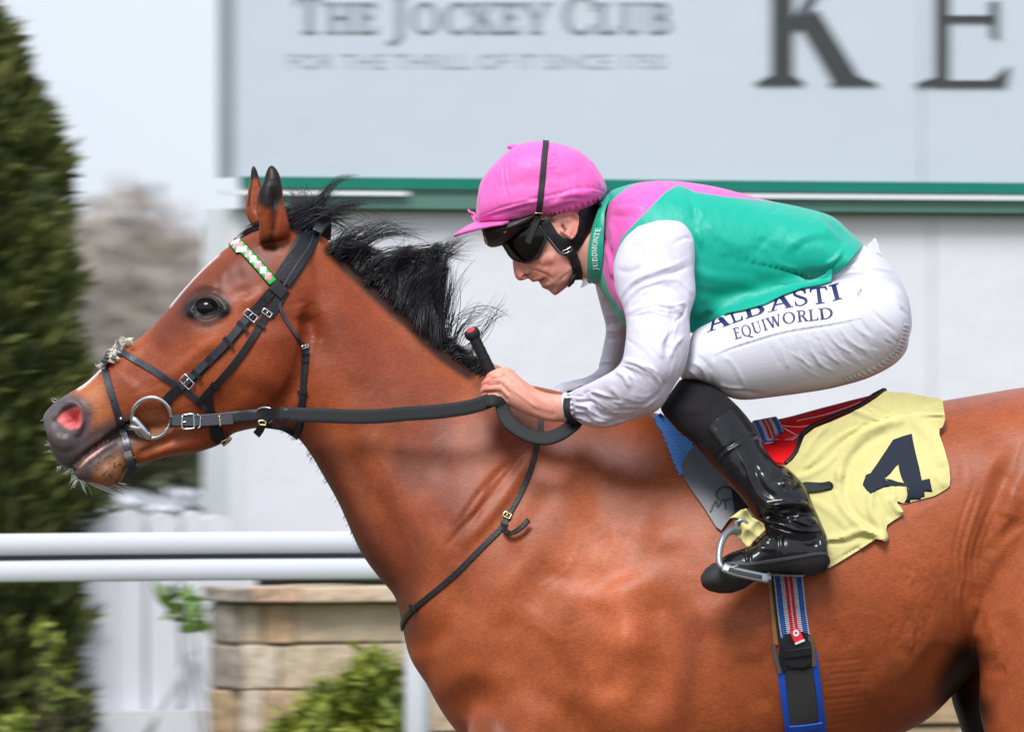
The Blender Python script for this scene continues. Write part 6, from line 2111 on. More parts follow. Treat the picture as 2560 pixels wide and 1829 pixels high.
obj('cap', *tube([a - tilt * o for o in (.0055, .0072, .0076)], [.0092, .0088, .0070], 24), mat('red_cap', lin(222, 50, 62), .3, coat=.4), wh)
# ------------------------------------------------------------------ the bridle
bridle = thing('bridle', 'black leather bridle with crossed noseband and steel ring bit on the horse head', 'bridle', W(560, 850, 0))
LE = M['leather']
head_pts = m('A1', (1690, 880), (1765, 770), (1840, 650))[0:3] + m('C2', (1105, 1000))
hp = strap('headpiece', HB, head_pts + [(784, 565, 0.0)], 50, LE, bridle, t=6, off=2, mirror=True, crown=.1)
strap('ridge', HB, m('A1', (1700, 905), (1790, 760), (1862, 640)) + m('C2', (1150, 1010)), 6, M['leather_blue'], hp, t=3, off=8)
strap('headpiece_pad', HB, m('A1', (1650, 870), (1740, 720), (1800, 610)) + m('C2', (985, 1010)), 20, M['leather_blue'], hp, t=4, off=1.5)
# the loop of the headpiece that stands clear behind the ears
P = crom([W(*p) for p in m('C2', (1180, 1010, -.035), (1230, 930, -.02), (1280, 880, .0), (1300, 940, .02), (1290, 1120, .05))], 6)
obj('headpiece_keeper', *ribbon(P, np.tile([0, -1.0, .15], (len(P), 1)), 26, 4)[:2], M['leather_blue'], bridle)
# browband with its row of coloured diamonds
bb = m('A1', (1632, 886), (1560, 800), (1480, 712), (1420, 648), (1378, 606)) + [(583, 606, 0.0)]
P, N = surf_path(HB, bb, 4, 3.0, True)
M['ribbon_green'] = mat('green_ribbon', (.012, .36, .03), .4)
M['ribbon_pink'] = mat('pink_ribbon', lin(248, 140, 160), .35)
M['ribbon_white'] = mat('white_ribbon', (.74, .75, .82), .35)
V, F, uv = ribbon(P, N, 23, 4)
brow = obj('browband', V, F, M['ribbon_green'], bridle)
V, F, uv = ribbon(P - N * 2 * S, N, 27, 3)
obj('backing', V, F, LE, brow)
d = np.r_[0, np.cumsum(np.linalg.norm(np.diff(P, axis=0), axis=1))]
step = .0158
T_ = np.gradient(P, axis=0)
k = 0
s = .016
while s < d[-1] - .012:
    q = np.array([np.interp(s, d, P[:, c]) for c in range(3)])
    n_ = np.array([np.interp(s, d, N[:, c]) for c in range(3)])
    t_ = np.array([np.interp(s, d, T_[:, c]) for c in range(3)])
    t_ /= np.linalg.norm(t_)
    n_ /= np.linalg.norm(n_)
    b_ = np.cross(t_, n_)
    c_ = q + n_ * 4.6 * S
    a_ = .0088
    V = [c_ + t_ * a_, c_ + b_ * .0094 + t_ * .0012, c_ - t_ * a_, c_ - b_ * .0094 - t_ * .0012, c_ + n_ * .0009]
    V = np.vstack([V, [v - n_ * .002 for v in V[:4]]])
    F = [(0, 1, 4), (1, 2, 4), (2, 3, 4), (3, 0, 4), (0, 5, 6, 1), (1, 6, 7, 2), (2, 7, 8, 3), (3, 8, 5, 0)]
    obj('diamond', V, F, M['ribbon_white'] if k % 2 else M['ribbon_pink'], brow, False)
    k += 1
    s += step
# loop where browband and cheek straps meet
strap('browband_loop', HB, m('A1', (1625, 900), (1665, 930), (1705, 965)), 33, LE, bridle, t=7, off=5, step=4)


def buckle(B, cx, cy, ang, w, h, mt, parent, off=6, r=.0017):
    """square wire buckle with a tongue, centred at a sheet spot, turned by ang degrees"""
    c, s_ = math.cos(R(ang)), math.sin(R(ang))
    f = lambda a, b_: (cx + a * c - b_ * s_, cy + a * s_ + b_ * c)
    o = ring('buckle', B, [f(-h / 2, -w / 2), f(h / 2, -w / 2), f(h / 2, w / 2), f(-h / 2, w / 2)], r, mt, parent, off, [f(h / 2, 0), f(-h / 2, 0)])
    return o


def keeper(B, cx, cy, ang, w, mt, parent, off=5, wd=9):
    c, s_ = math.cos(R(ang)), math.sin(R(ang))
    pts = [(cx + b_ * s_ * -1, cy + b_ * c) for b_ in (-w / 2, 0, w / 2)]
    return strap('keeper', B, pts, wd, mt, parent, t=4, off=off, step=3)


ck = m('A1', (1680, 890), (1600, 968), (1520, 1062), (1430, 1165), (1330, 1282), (1220, 1396), (1120, 1494), (1040, 1566)) + m('A2', (1130, 445), (1075, 515))
cheek = strap('cheek_strap', HB, ck, 24, LE, bridle, t=5, off=2)
strap('cheek_billet', HB, m('A1', (1450, 1130), (1370, 1230), (1280, 1330), (1225, 1390)), 20, M['leather_blue'], cheek, t=5, off=6)
strap('cheek_billet', HB, m('A1', (1190, 1420), (1100, 1510), (1010, 1590)), 20, M['leather_blue'], cheek, t=5, off=6)
buckle(HB, *m('A1', (1478, 1108))[0], 131, 34, 17, M['steel'], cheek, 10)
buckle(HB, *m('A1', (1052, 1548))[0], 134, 36, 20, M['steel'], cheek, 10)
for x, y in ((1425, 1180), (1330, 1285), (1120, 1500)):
    keeper(HB, *m('A1', (x, y))[0], 132, 32, LE, cheek, 9, 11)
for x, y in ((1618, 955), (1574, 1006), (1530, 1060)):
    p, n = ray(HB, *m('A1', (x, y))[0])
    obj('hole', *ellipsoid(p + n * 7.3 * S, (.0016, .0016, .0016), 8, 6), M['eye'], cheek)
c2 = m('A1', (1700, 925), (1650, 1010), (1585, 1105), (1500, 1250), (1400, 1395), (1300, 1515), (1225, 1595)) + m('A2', (1460, 400), (1432, 470), (1446, 530), (1464, 600), (1468, 700), (1478, 780), (1510, 820))
nb = strap('noseband_strap', HB, c2, 18, LE, bridle, t=5, off=1.5)
buckle(HB, *m('A1', (1588, 1090))[0], 125, 24, 12, M['steel'], nb, 8)
keeper(HB, *m('A1', (1545, 1170))[0], 125, 25, LE, nb, 7, 12)
keeper(HB, *m('A2', (1490, 370))[0], 125, 25, LE, nb, 7, 11)
strap('noseband_strap', HB, m('A2', (1340, 520), (1400, 450), (1460, 385)), 15, LE, bridle, t=4, off=3)
strap('noseband_tail', HB, m('A2', (1500, 700), (1530, 770), (1560, 810)) + [(567, 1092, -.02), (562, 1104, 0.0)], 22, LE, bridle, t=6, off=4)
buckle(HB, *m('A2', (1562, 790))[0], 60, 24, 8, M['brass'], nb, 12)
up = m('A2', (1420, 560), (1350, 485), (1200, 378), (1050, 285), (900, 195), (780, 130), (715, 88)) + [(291, 876, 0.0)]
strap('noseband_upper', HB, up, 16, M['leather_blue'], bridle, t=4, off=1.5, mirror=True)
lo = [(268, 905, 0.0)] + m('A2', (585, 150), (600, 260), (632, 390), (668, 500), (700, 620), (740, 740), (775, 860), (800, 945), (815, 1010), (836, 1062))
lb = strap('noseband_lower', HB, lo, 18, M['leather_blue'], bridle, t=4, off=2)
P, N = surf_path(HB, [(q[0], q[1], -q[2]) if len(q) == 3 else q for q in lo], 6, 2)
V, F, uv = ribbon(P * [1, -1, 1], N * [1, -1, 1], 18, 4)
obj('noseband_lower', V, F, M['leather_blue'], bridle)
obj('noseband_crossing', *ellipsoid(W(277, 886, 0), (.012, .016, .010)), M['leather_blue'], bridle)
keeper(HB, *m('A2', (795, 948))[0], 72, 26, M['brass'], lb, 7, 4)
for x, y in ((655, 490), (690, 590), (718, 690), (738, 745), (756, 810)):
    p, n = ray(HB, *m('A2', (x, y))[0])
    obj('hole', *ellipsoid(p + n * 6 * S, (.0015, .0015, .0015), 8, 6), M['eye'], lb)
p, n = ray(HB, *m('A2', (720, 630))[0])
obj('stud', *ellipsoid(p + n * 6 * S, (.0034, .0025, .0034), 12, 8), M['steel'], lb)
# sheepskin tufts at the crossing
M['fleece'] = mat('cream_sheepskin', (.74, .71, .62), .95, bump=(120, .004, (1, 1, 1), 4))
for cx_, cy_, rx, ry, n_ in ((312, 856, 15, 9, 20), (322, 850, 9, 8, 6), (282, 882, 11, 12, 20), (290, 892, 9, 8, 16), (276, 898, 7, 12, 14), (256, 915, 4, 8, 8)):
    G_ = []
    for i in range(n_):
        a, f = 6.28 * rng.random(), rng.random() ** .6
        x_, y_, Y_ = cx_ + rx * f * .7 * math.cos(a), cy_ + ry * f * .7 * math.sin(a), -.008 + .012 * rng.normal() - (.01 if cy_ > 870 else 0)
        t_ = rng.normal(0, 5.5, 2)
        G_.append(([(x_, y_, Y_), (x_ + t_[0], y_ + t_[1], Y_ - .003), (x_ + t_[0] * 1.3 + rng.normal(0, 3), y_ + t_[1] * 1.3 + rng.normal(0, 3), Y_ - .004 * rng.random())], 7, 2.0, 2.4, .0011, 4))
    strands(G_, 'sheepskin_tuft', M['fleece'], bridle, 6)
# throat lash
tl = m('C3', (868, 205), (872, 270), (900, 370), (960, 480), (1020, 570), (1075, 650), (1105, 695))
strap('throat_lash', HB, tl, 9, M['leather_blue'], bridle, t=4, off=1.5, step=4)
tl2 = m('C3', (1110, 700), (1118, 780), (1116, 900), (1108, 1050), (1096, 1180), (1080, 1290)) + [(748, 1062, -.045), (742, 1088, 0.0)]
th = strap('throat_lash', HB, tl2, 18, LE, bridle, t=4.5, off=1.5, mirror=True)
buckle(HB, *m('C3', (1108, 688))[0], 80, 18, 7, M['steel'], th, 6)
for x, y in ((1116, 745), (1114, 815), (1104, 1110)):
    keeper(HB, *m('C3', (x, y))[0], 92, 23, LE, th, 6, 8)
strap('cheek_under', HB, m('A1', (1715, 940), (1665, 1030), (1610, 1110)), 20, LE, bridle, t=4, off=1)
# bit
bp, bn = ray(HB, *m('A2', (970, 630))[0])
bc = bp + bn * 9 * S
yy = bc[1]
cen2 = m('A2', (970, 630))[0]
ra = np.linspace(0, 2 * math.pi, 73)
rx, ry_ = cen2[0] + 49.5 * np.cos(ra), cen2[1] + 50.5 * np.sin(ra)
sy = np.array([ray(HB, x, y)[0][1] for x, y in zip(rx, ry_)])
fit = np.linalg.lstsq(np.stack([rx, ry_, np.ones(73)], 1), sy, rcond=None)[0]
plane_y = rx * fit[0] + ry_ * fit[1] + fit[2]
lift = (plane_y - sy).max() + .0055
ringY = lambda x, y: x * fit[0] + y * fit[1] + fit[2] - lift
yy = ringY(*cen2)
rg = [W(x, y, ringY(x, y)) for x, y in zip(rx, ry_)]
for sgn in (1, -1):
    bit = obj('bit_ring', *tube([(q[0], q[1] * sgn, q[2]) for q in rg], .0046, 12, False), M['steel'], bridle)
    sp = [(x, y, ringY(x, y) + o_) for (x, y), o_ in zip(m('A2', (815, 630), (840, 655), (890, 720), (935, 770), (945, 785)), (.001, -.002, -.003, -.002, .001))]
    obj('bit_cheek', *tube([(q[0], q[1] * sgn, q[2]) for q in crom([W(*p) for p in sp], 5)], np.interp(np.linspace(0, 1, 21), [0, .15, .5, .85, 1], [.005, .0085, .011, .0095, .006]), 14), M['steel'], bit)
mo = m('A2', (885, 720), (820, 705), (770, 700))
obj('mouthpiece', *tube([W(*mo[0], yy), W(*mo[1], yy + .008), W(*mo[2], yy + .03), W(*mo[2], -yy - .03), W(*mo[1], -yy - .008), W(*mo[0], -yy)], .0075, 12), M['steel'], bridle)

# ------------------------------------------------------------------ the reins
reins = thing('reins', 'black rubber-covered reins running from the bit ring to the jockey hand', 'reins', W(900, 1040, -.1))
yr = ringY(424, 1052) - .006
def free(name, c, pts, w, mt, parent, t=4, nrm=(0, -1, .12), step=.005, crown=0.0, flipy=False):
    P = resample(crom([W(*p) for p in m(c, *pts)], 8), step)
    N = np.tile(np.array(nrm, float) / np.linalg.norm(nrm), (len(P), 1))
    if flipy:
        P = P * [1, -1, 1]
        N = N * [1, -1, 1]
    V, F, uv = ribbon(P, N, w, t, crown)
    return auto_sharp(obj(name, V, F, mt, parent, uv=uv), 50)


free('noseband_end', 'P', [(318, 1128, -.046), (323, 1146, -.053), (328, 1164, -.052), (337, 1180, -.046)], 22, LE, bridle, 7)
for fy in (False, True):
    r1 = free('rein', 'P', [(424, 1052, yr), (470, 1051, yr - .002), (530, 1049, yr - .004), (590, 1042, yr - .006), (650, 1037, yr - .006), (700, 1035, -.122), (740, 1036, -.124)], 31, M['rubber'] if fy else LE, reins, 5, flipy=fy)
    r2 = free('rein', 'P', [(700, 1035, -.124), (800, 1038, -.132), (880, 1041, -.145), (950, 1040, -.158), (1014, 1034, -.170), (1080, 1030, -.18), (1126, 1025, -.186), (1170, 1018, -.188), (1206, 1008, -.186), (1240, 994, -.182), (1262, 985, -.172)], 36, M['rubber'], reins, 5, flipy=fy)
rb = m('A2', (1140, 655), (1250, 655), (1390, 655), (1480, 650), (1580, 645), (1630, 640))
free('rein_billet', 'P', [(*p, yr - .007) for p in rb], 27, M['leather_blue'], reins, 6)


def wire(pts, r, name, mt, parent, closed=True):
    P = np.array([W(*p) for p in pts])
    if closed:
        P = np.vstack([P, P[:1]])
    D_ = np.vstack([P[i] + (P[i + 1] - P[i]) * f for i in range(len(P) - 1) for f in (np.arange(5) / 5)[:, None]] + [P[-1:]])
    return obj(name, *tube(D_, r, 7), mt, parent)


wire([(*p, yr - .013) for p in m('A2', (1222, 608), (1310, 596), (1312, 610), (1318, 715), (1230, 722), (1216, 706))], .0019, 'buckle', M['steel'], reins)
wire([(*p, yr - .014) for p in m('A2', (1225, 668), (1250, 660))], .0016, 'buckle_tongue', M['steel'], reins, False)
wire([(*p, yr - .013) for p in m('A2', (1340, 600), (1368, 620), (1366, 700), (1345, 716))], .0015, 'keeper', M['steel'], reins, False)
wire([(*p, yr - .013) for p in m('A2', (1520, 610), (1524, 650), (1530, 700))], .0019, 'keeper', M['brass'], reins, False)
lp_pts = [(440, 880, -.182), (452, 950, -.196), (500, 1040, -.208), (590, 1115, -.216), (720, 1180, -.222), (860, 1198, -.224), (980, 1160, -.22), (1070, 1100, -.212), (1130, 1046, -.20), (1150, 980, -.185)]
free('rein_loop', 'B1', lp_pts, 36, M['rubber'], reins, 6, nrm=(-.05, -1, .5))
free('rein_bight', 'B1', [(280, 850, -.188), (340, 838, -.192), (400, 850, -.19), (450, 900, -.184)], 30, M['rubber'], reins, 6, nrm=(0, -1, .3))

# ------------------------------------------------------------------ martingale and neck strap
mart = thing('neck_strap', 'thin black leather neck strap buckled across the horse shoulder', 'strap', W(1180, 1350, -.2))
ns = m('B1', (800, 1000), (800, 1120), (765, 1250)) + m('B4', (862, 240), (838, 330), (800, 430), (742, 540), (705, 604))
strap('strap', HB, ns, 13, LE, mart, t=4, off=1.5)
ns2 = m('B4', (712, 600), (680, 640), (600, 718), (460, 858), (330, 968), (262, 1025)) + [(1013, 1550, -.055), (1005, 1572, 0.0)]
strap('strap', HB, ns2, 14, LE, mart, t=4, off=1.5, mirror=True)
buckle(HB, *m('B4', (720, 565))[0], 118, 20, 12, M['brass'], mart, 7)
keeper(HB, *m('B4', (708, 603))[0], 118, 18, LE, mart, 6, 9)
keeper(HB, *m('B4', (268, 1015))[0], 130, 20, LE, mart, 5, 11)
P0 = [ray(HB, *m('B4', q)[0])[0] for q in ((702, 608), (712, 640), (742, 650), (785, 626), (824, 588))]
P0 = [p + np.array([0, -o, 0]) for p, o in zip(P0, (.006, .012, .018, .021, .020))]
P = crom(P0, 6)
obj('loose_end', *ribbon(P, np.tile([.3, -.8, .6], (len(P), 1)), 14, 4)[:2], LE, mart)
# ring of the running martingale on the rein, with its strap to the throat
cr_ = m('A2', (1890, 610))[0]
mr_ = thing('martingale', 'steel ring martingale hanging on the rein below the horse jaw', 'strap', W(*cr_, yr))
obj('ring', *tube([W(cr_[0] + 25 * math.cos(a), cr_[1] + 19 * math.sin(a) - 1, yr - .010 - .010 * math.cos(a * 1 + .6)) for a in np.linspace(0, 2 * math.pi, 49)], .0023, 8, False), M['steel'], mr_)
free('strap', 'A2', [(1890, 655, yr - .012), (1868, 690, yr - .01), (1850, 730, yr), (1820, 770, yr + .01)], 20, LE, mr_, 6)
wire([(*p, yr - .02) for p in m('A2', (1840, 655), (1870, 650), (1900, 665), (1895, 690), (1845, 685))], .0018, 'buckle', M['brass'], mr_)
free('strap', 'A2', [(1880, 690, yr + .02), (1960, 700, -.05), (2040, 715, -.04), (2120, 760, -.02)], 14, LE, mr_, 4)

# ------------------------------------------------------------------ blue pad, saddle, girth
def smoothpatch(name, loops, mt, parent, off, thick, step=8, **kw):
    return patch(name, HB, loops, mt, parent, off, thick, step, **kw)


def stripes(name, cols, rough=.55, ribs=260):
    """webbing: stripes across the width (u), fine ribs along the length (v in cm)"""
    Mx = mat(name, (.5, .5, .5), rough)
    nt = Mx.node_tree
    bs = nt.nodes['Principled BSDF']
    uvn = nt.nodes.new('ShaderNodeUVMap')
    sx = nt.nodes.new('ShaderNodeSeparateXYZ')
    rp = nt.nodes.new('ShaderNodeValToRGB')
    rp.color_ramp.interpolation = 'CONSTANT'
    el_ = rp.color_ramp.elements
    while len(el_) < len(cols):
        el_.new(.5)
    for e_, (p_, c_) in zip(el_, cols):
        e_.position = p_
        e_.color = (*c_, 1)
    wv = nt.nodes.new('ShaderNodeMath')
    wv.operation = 'MULTIPLY'
    wv.inputs[1].default_value = 2 * math.pi * ribs / 100
    sn_ = nt.nodes.new('ShaderNodeMath')
    sn_.operation = 'SINE'
    bp_ = nt.nodes.new('ShaderNodeBump')
    bp_.inputs['Distance'].default_value = .0012
    nt.links.new(uvn.outputs[0], sx.inputs[0])
    nt.links.new(sx.outputs['X'], rp.inputs['Fac'])
    nt.links.new(rp.outputs['Color'], bs.inputs['Base Color'])
    nt.links.new(sx.outputs['Y'], wv.inputs[0])
    nt.links.new(wv.outputs[0], sn_.inputs[0])
    nt.links.new(sn_.outputs[0], bp_.inputs['Height'])
    nt.links.new(bp_.outputs[0], bs.inputs['Normal'])
    return Mx


wht, blu, rd = (.55, .57, .62), lin(48, 98, 184), lin(222, 40, 56)
M['webbing'] = stripes('striped_webbing', [(0, wht), (.05, blu), (.22, wht), (.36, rd), (.47, wht), (.52, rd), (.64, wht), (.77, blu), (.95, wht)])
M['ribbed'] = stripes('black_ribbed_elastic', [(0, (.012, .012, .013)), (.5, (.012, .012, .013))], .7, 420)
M['blue_pad'] = mat('blue_nonslip_mesh', lin(112, 182, 250), .6)
M['saddle_grey'] = mat('grey_saddle_leather', lin(98, 101, 108), .42, bump=(260, .0005, (1, 1, 1), 3), var=(9, .5, lin(84, 88, 96)))
M['saddle_red'] = mat('red_patent_saddle', lin(226, 26, 36), .28, coat=.5, bump=(12, .003, (1, 1, 1), 2))
M['saddle_trim'] = mat('dark_saddle_binding', (.02, .018, .022), .5)
M['girth_blue'] = mat('blue_girth_edge', lin(20, 76, 184), .5, bump=(200, .0008, (1, 1, 1), 3))
M['tan_leather'] = mat('tan_leather', lin(150, 102, 48), .55, bump=(90, .001, (1, 1, .3), 3))
M['cloth_yellow'] = mat('yellow_number_cloth', (.58, .54, .24), .85, spec=.2, bump=(26, .006, (1, 1, .6), 5), var=(8, .5, (.52, .47, .19)))
M['letter_slate'] = mat('slate_print', (.012, .018, .032), .7, spec=.2)

pad = thing('saddle_pad', 'blue non-slip mesh pad sticking out in front of the saddle', 'pad', W(1690, 1120, -.22))
pp = m('B2', (92, 225), (140, 200), (250, 320), (350, 400), (364, 440), (330, 490), (300, 560), (288, 625), (266, 612), (228, 530), (190, 430), (150, 330), (120, 290))
smoothpatch('pad', [pp], mat('blue_pad_base', lin(44, 96, 180), .7), pad, 3, 4)
parts = []
x0, y0 = m('B2', (60, 190))[0]
for r_ in range(60):
    for q_ in range(46):
        x, y = x0 + q_ * 5.4 + (r_ % 2) * 2.7 - 4, y0 + r_ * 3.4
        if inpoly(np.array([x]), np.array([y]), pp)[0]:
            p, n = ray(HB, x, y)
            parts.append(ellipsoid(p + n * 3.6 * S, (.0021, .0014, .0014), 8, 4))
o = obj('mesh_nub', *join(parts), M['blue_pad'], pad)
o['kind'] = 'stuff'

saddle = thing('saddle', 'light red and grey racing saddle with dark binding under the jockey', 'saddle', W(1900, 1060, -.1))
seat = [(1770, 1056, 1790, 1140, 40), (1800, 1054, 1815, 1150, 62, 0, .3), (1860, 1056, 1880, 1160, 74, 0, .3), (1950, 1046, 1970, 1140, 84, 0, .3), (2050, 1020, 2070, 1120, 92, 0, .3), (2150, 994, 2165, 1090, 96, 0, .3), (2206, 981, 2225, 1060, 90, 0, .3), (2222, 985, 2240, 1040, 50)]
Se = Skin(*loft(seat, 64, 8))
Se.update()
Se.build('seat', M['saddle_red'], saddle)
SU = Skin(*join([(H.V, [tuple(f) for f in H.F]), (Se.V, [tuple(f) for f in Se.F])]))
SU.update()
SDB = SU.bvh()
flap = m('B2', (366, 440), (560, 600), (650, 680), (702, 770), (706, 800), (690, 840), (640, 890), (590, 950), (556, 1000), (520, 975), (440, 850), (360, 740), (300, 650), (280, 560), (305, 510), (335, 470))
for mr in (False, True):
    fl = patch('saddle_flap', HB, [flap], M['saddle_grey'], saddle, 12, 6, 8, mirror=mr)
    if not mr:
        PL = np.array([v.co[:] for v in fl.data.vertices])
flB = HB
for pts in (((480, 880), (520, 800), (530, 850), (570, 790), (585, 860)), ((620, 720), (570, 712), (528, 735), (524, 780), (560, 800), (620, 790), (650, 775))):
    P, N = surf_path(HB, m('B2', *pts), 3, 12.6, sm=1)
    o = obj('letter', *ribbon(P, N, 4.6, 1.0)[:2], mat('dark_flap_letter', lin(52, 54, 60), .5), saddle)
red = m('B2', (690, 250), (760, 300), (800, 340), (930, 290), (1060, 250), (1300, 190), (1500, 122), (1620, 84), (1560, 130), (1440, 190), (1280, 262), (1170, 300), (1095, 350), (1062, 465), (985, 548), (900, 530), (840, 470), (780, 400), (700, 320))
for mr in (False, True):
    rp_ = patch('saddle_panel', SDB, [red], M['saddle_red'], saddle, 5, 5, 8, mirror=mr)
    trim_pts = m('B2', (1655, 62), (1590, 100), (1520, 145), (1440, 190), (1350, 222), (1260, 258), (1170, 296), (1105, 345), (1085, 400), (1066, 465), (1030, 515), (990, 552))
    P, N = surf_path(SDB, trim_pts, 5, 7)
    if mr:
        P, N = P * [1, -1, 1], N * [1, -1, 1]
    obj('binding', *ribbon(P, N, 12, 5, .3)[:2], M['saddle_trim'], saddle)
for pts in (((1060, 262), (1300, 205), (1620, 88)), ((850, 400), (960, 382), (1060, 375)), ((945, 290), (1060, 300), (1180, 285)), ((960, 300), (1050, 345), (1080, 350))):
    P, N = surf_path(SDB, m('B2', *pts), 4, 6)
    obj('piping', *tube(P, .0009, 6), M['white_strip'], saddle)
P, N = surf_path(SDB, m('B2', (845, 262), (880, 320), (905, 388)), 4, 9)
V, F, uv = ribbon(P, N, 62, 3)
obj('girth_strap', V, F, M['webbing'], saddle, uv=uv)
# stirrup leather end and stirrup iron
P, N = surf_path(HB, m('B2', (560, 300), (640, 640), (690, 900)), 6, 14)
strap('stirrup_leather', HB, m('B2', (640, 640), (668, 780), (690, 930)), 26, M['leather'], saddle, t=6, off=20)
M['iron'] = mat('grey_alloy', lin(140, 145, 152), .35, .7, bump=(120, .0004, (1, 1, 1), 3))
ir = crom([W(*p) for p in m('B2', (668, 985, -.345), (640, 985, -.352), (598, 998, -.368), (562, 1040, -.385), (540, 1110, -.398), (534, 1180, -.408), (545, 1225, -.414), (575, 1252, -.416))], 6)
iron = obj('stirrup_iron', *tube(ir, np.interp(np.linspace(0, 1, len(ir)), [0, .2, .5, 1], [.0075, .0085, .0065, .0062]), 10), M['iron'], saddle)
obj('eye', *tube([W(*p) for p in m('B2', (690, 1000, -.34), (650, 965, -.342), (652, 930, -.342), (690, 915, -.342), (725, 940, -.338), (715, 985, -.338), (690, 1000, -.34))], .005, 8), M['iron'], iron)
tr = [W(*p) for p in m('B2', (560, 1238, -.416), (640, 1268, -.418), (740, 1292, -.414), (868, 1318, -.405))]
P = crom(tr, 6)
obj('tread', *ribbon(P, np.tile([.1, -.92, .38], (len(P), 1)), 24, 6, .2)[:2], M['iron'], iron)
obj('tread_grip', *ribbon(P[3:-2] + np.array([0, -.0052, .001]), np.tile([.1, -.92, .38], (len(P) - 5, 1)), 11, 2)[:2], M['sole'], iron)
obj('tread_lip', *tube([W(*p) for p in m('B2', (560, 1236, -.418), (600, 1246, -.420), (640, 1236, -.419), (665, 1222, -.416))], .0028, 8), M['iron'], iron)
far = crom([W(*p) for p in m('B2', (868, 1318, -.405), (862, 1270, -.34), (800, 1120, -.285), (720, 1000, -.31), (690, 960, -.335))], 6)
obj('far_branch', *tube(far, .006, 8), M['iron'], iron)

# number cloth
cloth = thing('number_cloth', 'yellow number cloth marked 4 hanging behind the saddle', 'cloth', W(2150, 1200, -.26))
cp = m('B2', (1640, 62), (1720, 60), (1800, 70), (1900, 90), (2010, 110), (2034, 128), (2050, 190), (2061, 240), (2050, 290), (2040, 304), (2024, 310), (2024, 350), (2032, 372), (2060, 450), (2090, 560), (2098, 640), (2094, 690), (2074, 712), (1990, 760),
       (1890, 786), (1800, 811), (1770, 806), (1742, 794), (1738, 806), (1762, 832), (1780, 868), (1768, 892), (1720, 920), (1670, 955), (1664, 985), (1680, 1030), (1676, 1056), (1660, 1071), (1624, 1056), (1594, 1048), (1500, 1110), (1400, 1172), (1300, 1232), (1200, 1284), (1120, 1292), (1000, 1200), (860, 1100), (780, 1000),
       (720, 900), (760, 700), (880, 560), (985, 556), (1030, 520), (1066, 470), (1090, 400), (1105, 350), (1172, 302), (1280, 262), (1440, 194), (1520, 150), (1590, 104))
cl_folds = folds([(m('B2', q_), r_, h_) for q_, r_, h_ in ()])
FL = []
for pts, r_, h_ in (([(1080, 640), (1200, 590), (1300, 500), (1400, 410), (1520, 330), (1680, 270)], 15, 6), ([(1120, 600), (1260, 520), (1380, 400), (1520, 290)], 11, -6), ([(1350, 640), (1370, 520), (1450, 420), (1560, 330), (1760, 260)], 16, 7), ([(1400, 700), (1420, 560), (1500, 440), (1640, 350)], 14, -6),
                    ([(1350, 620), (1340, 740), (1400, 880), (1520, 980), (1640, 1040)], 17, 8), ([(1400, 660), (1400, 780), (1460, 880), (1560, 960)], 13, -6), ([(1560, 760), (1560, 860), (1620, 950), (1650, 1040)], 15, 8), ([(1600, 760), (1640, 840), (1680, 900)], 11, -7), ([(1700, 790), (1730, 850), (1770, 870)], 11, 9), ([(1500, 1100), (1580, 1050), (1640, 1066)], 9, 8),
                    ([(1280, 1050), (1380, 1035), (1460, 1000), (1560, 1010), (1650, 1060)], 13, 9), ([(1290, 1075), (1400, 1070), (1490, 1040), (1580, 1045)], 9, -7), ([(1480, 130), (1560, 170), (1700, 220), (2040, 238)], 5, -4), ([(1470, 120), (1600, 200), (1780, 230), (2050, 226)], 7, 4), ([(1440, 190), (1550, 220), (1620, 250)], 10, 5),
                    ([(1500, 300), (1420, 330), (1280, 420), (1140, 560)], 9, 4), ([(1250, 290), (1180, 380), (1120, 480)], 10, 3), ([(1180, 800), (1280, 860), (1400, 960)], 16, 4), ([(1230, 700), (1330, 720), (1350, 800)], 10, -4), ([(1850, 260), (1980, 380), (2040, 520)], 22, 4), ([(2000, 620), (2050, 680)], 13, 4), ([(1380, 1160), (1520, 1080), (1600, 1036)], 4, -3), ([(1290, 1210), (1400, 1145), (1520, 1075)], 4, -3),
                    ([(1800, 690), (1840, 770)], 8, 4), ([(1650, 640), (1700, 700), (1720, 770)], 10, 5)):
    FL.append((m('B2', *pts), r_, h_))
cl_f0 = folds(FL)
cl_fn = lambda x, y: np.maximum(cl_f0(x, y), -4.5)
cw = patch('cloth', SDB, [cp], M['cloth_yellow'], cloth, 12, 3, 6, fn=cl_fn, sm=900, free=40, nmix=.6)
cp_far = [q_ for q_ in cp]
far_c = patch('cloth', SDB, [cp], M['cloth_yellow'], cloth, 10, 3, 12, fn=cl_fn, sm=300, free=10, nmix=.6, mirror=True)
CW = Skin(np.array([v.co[:] for v in cw.data.vertices]), [tuple(p.vertices) for p in cw.data.polygons])
CW.update()
dgm = CW.N.mean(0)
CWB = CW.bvh()
patch('stirrup_leather', CWB, [m('B2', (1040, 660), (1120, 666), (1200, 672), (1286, 663), (1304, 668), (1311, 682), (1308, 702), (1292, 718), (1210, 730), (1130, 736), (1040, 730))], M['rubber'], saddle, off=8, thick=6, step=5)
four = m('B2', (1838, 335), (1778, 352), (1712, 376), (1660, 456), (1600, 545), (1560, 602), (1530, 612), (1506, 680), (1530, 712), (1560, 742), (1600, 720), (1650, 698), (1700, 690), (1760, 688), (1802, 692), (1810, 745), (1802, 775), (1788, 801), (1860, 798), (1926, 780), (1924, 726), (1978, 729), (1970, 690), (1960, 638), (1906, 650), (1890, 570), (1868, 480), (1850, 400))
hole4 = m('B2', (1748, 543), (1726, 562), (1696, 602), (1656, 638), (1700, 645), (1740, 660), (1788, 668), (1772, 640), (1756, 590))


def ray_out(B, x, y):
    p, n = ray(B, x, y)
    return p, (n if n[1] < 0 else -n)


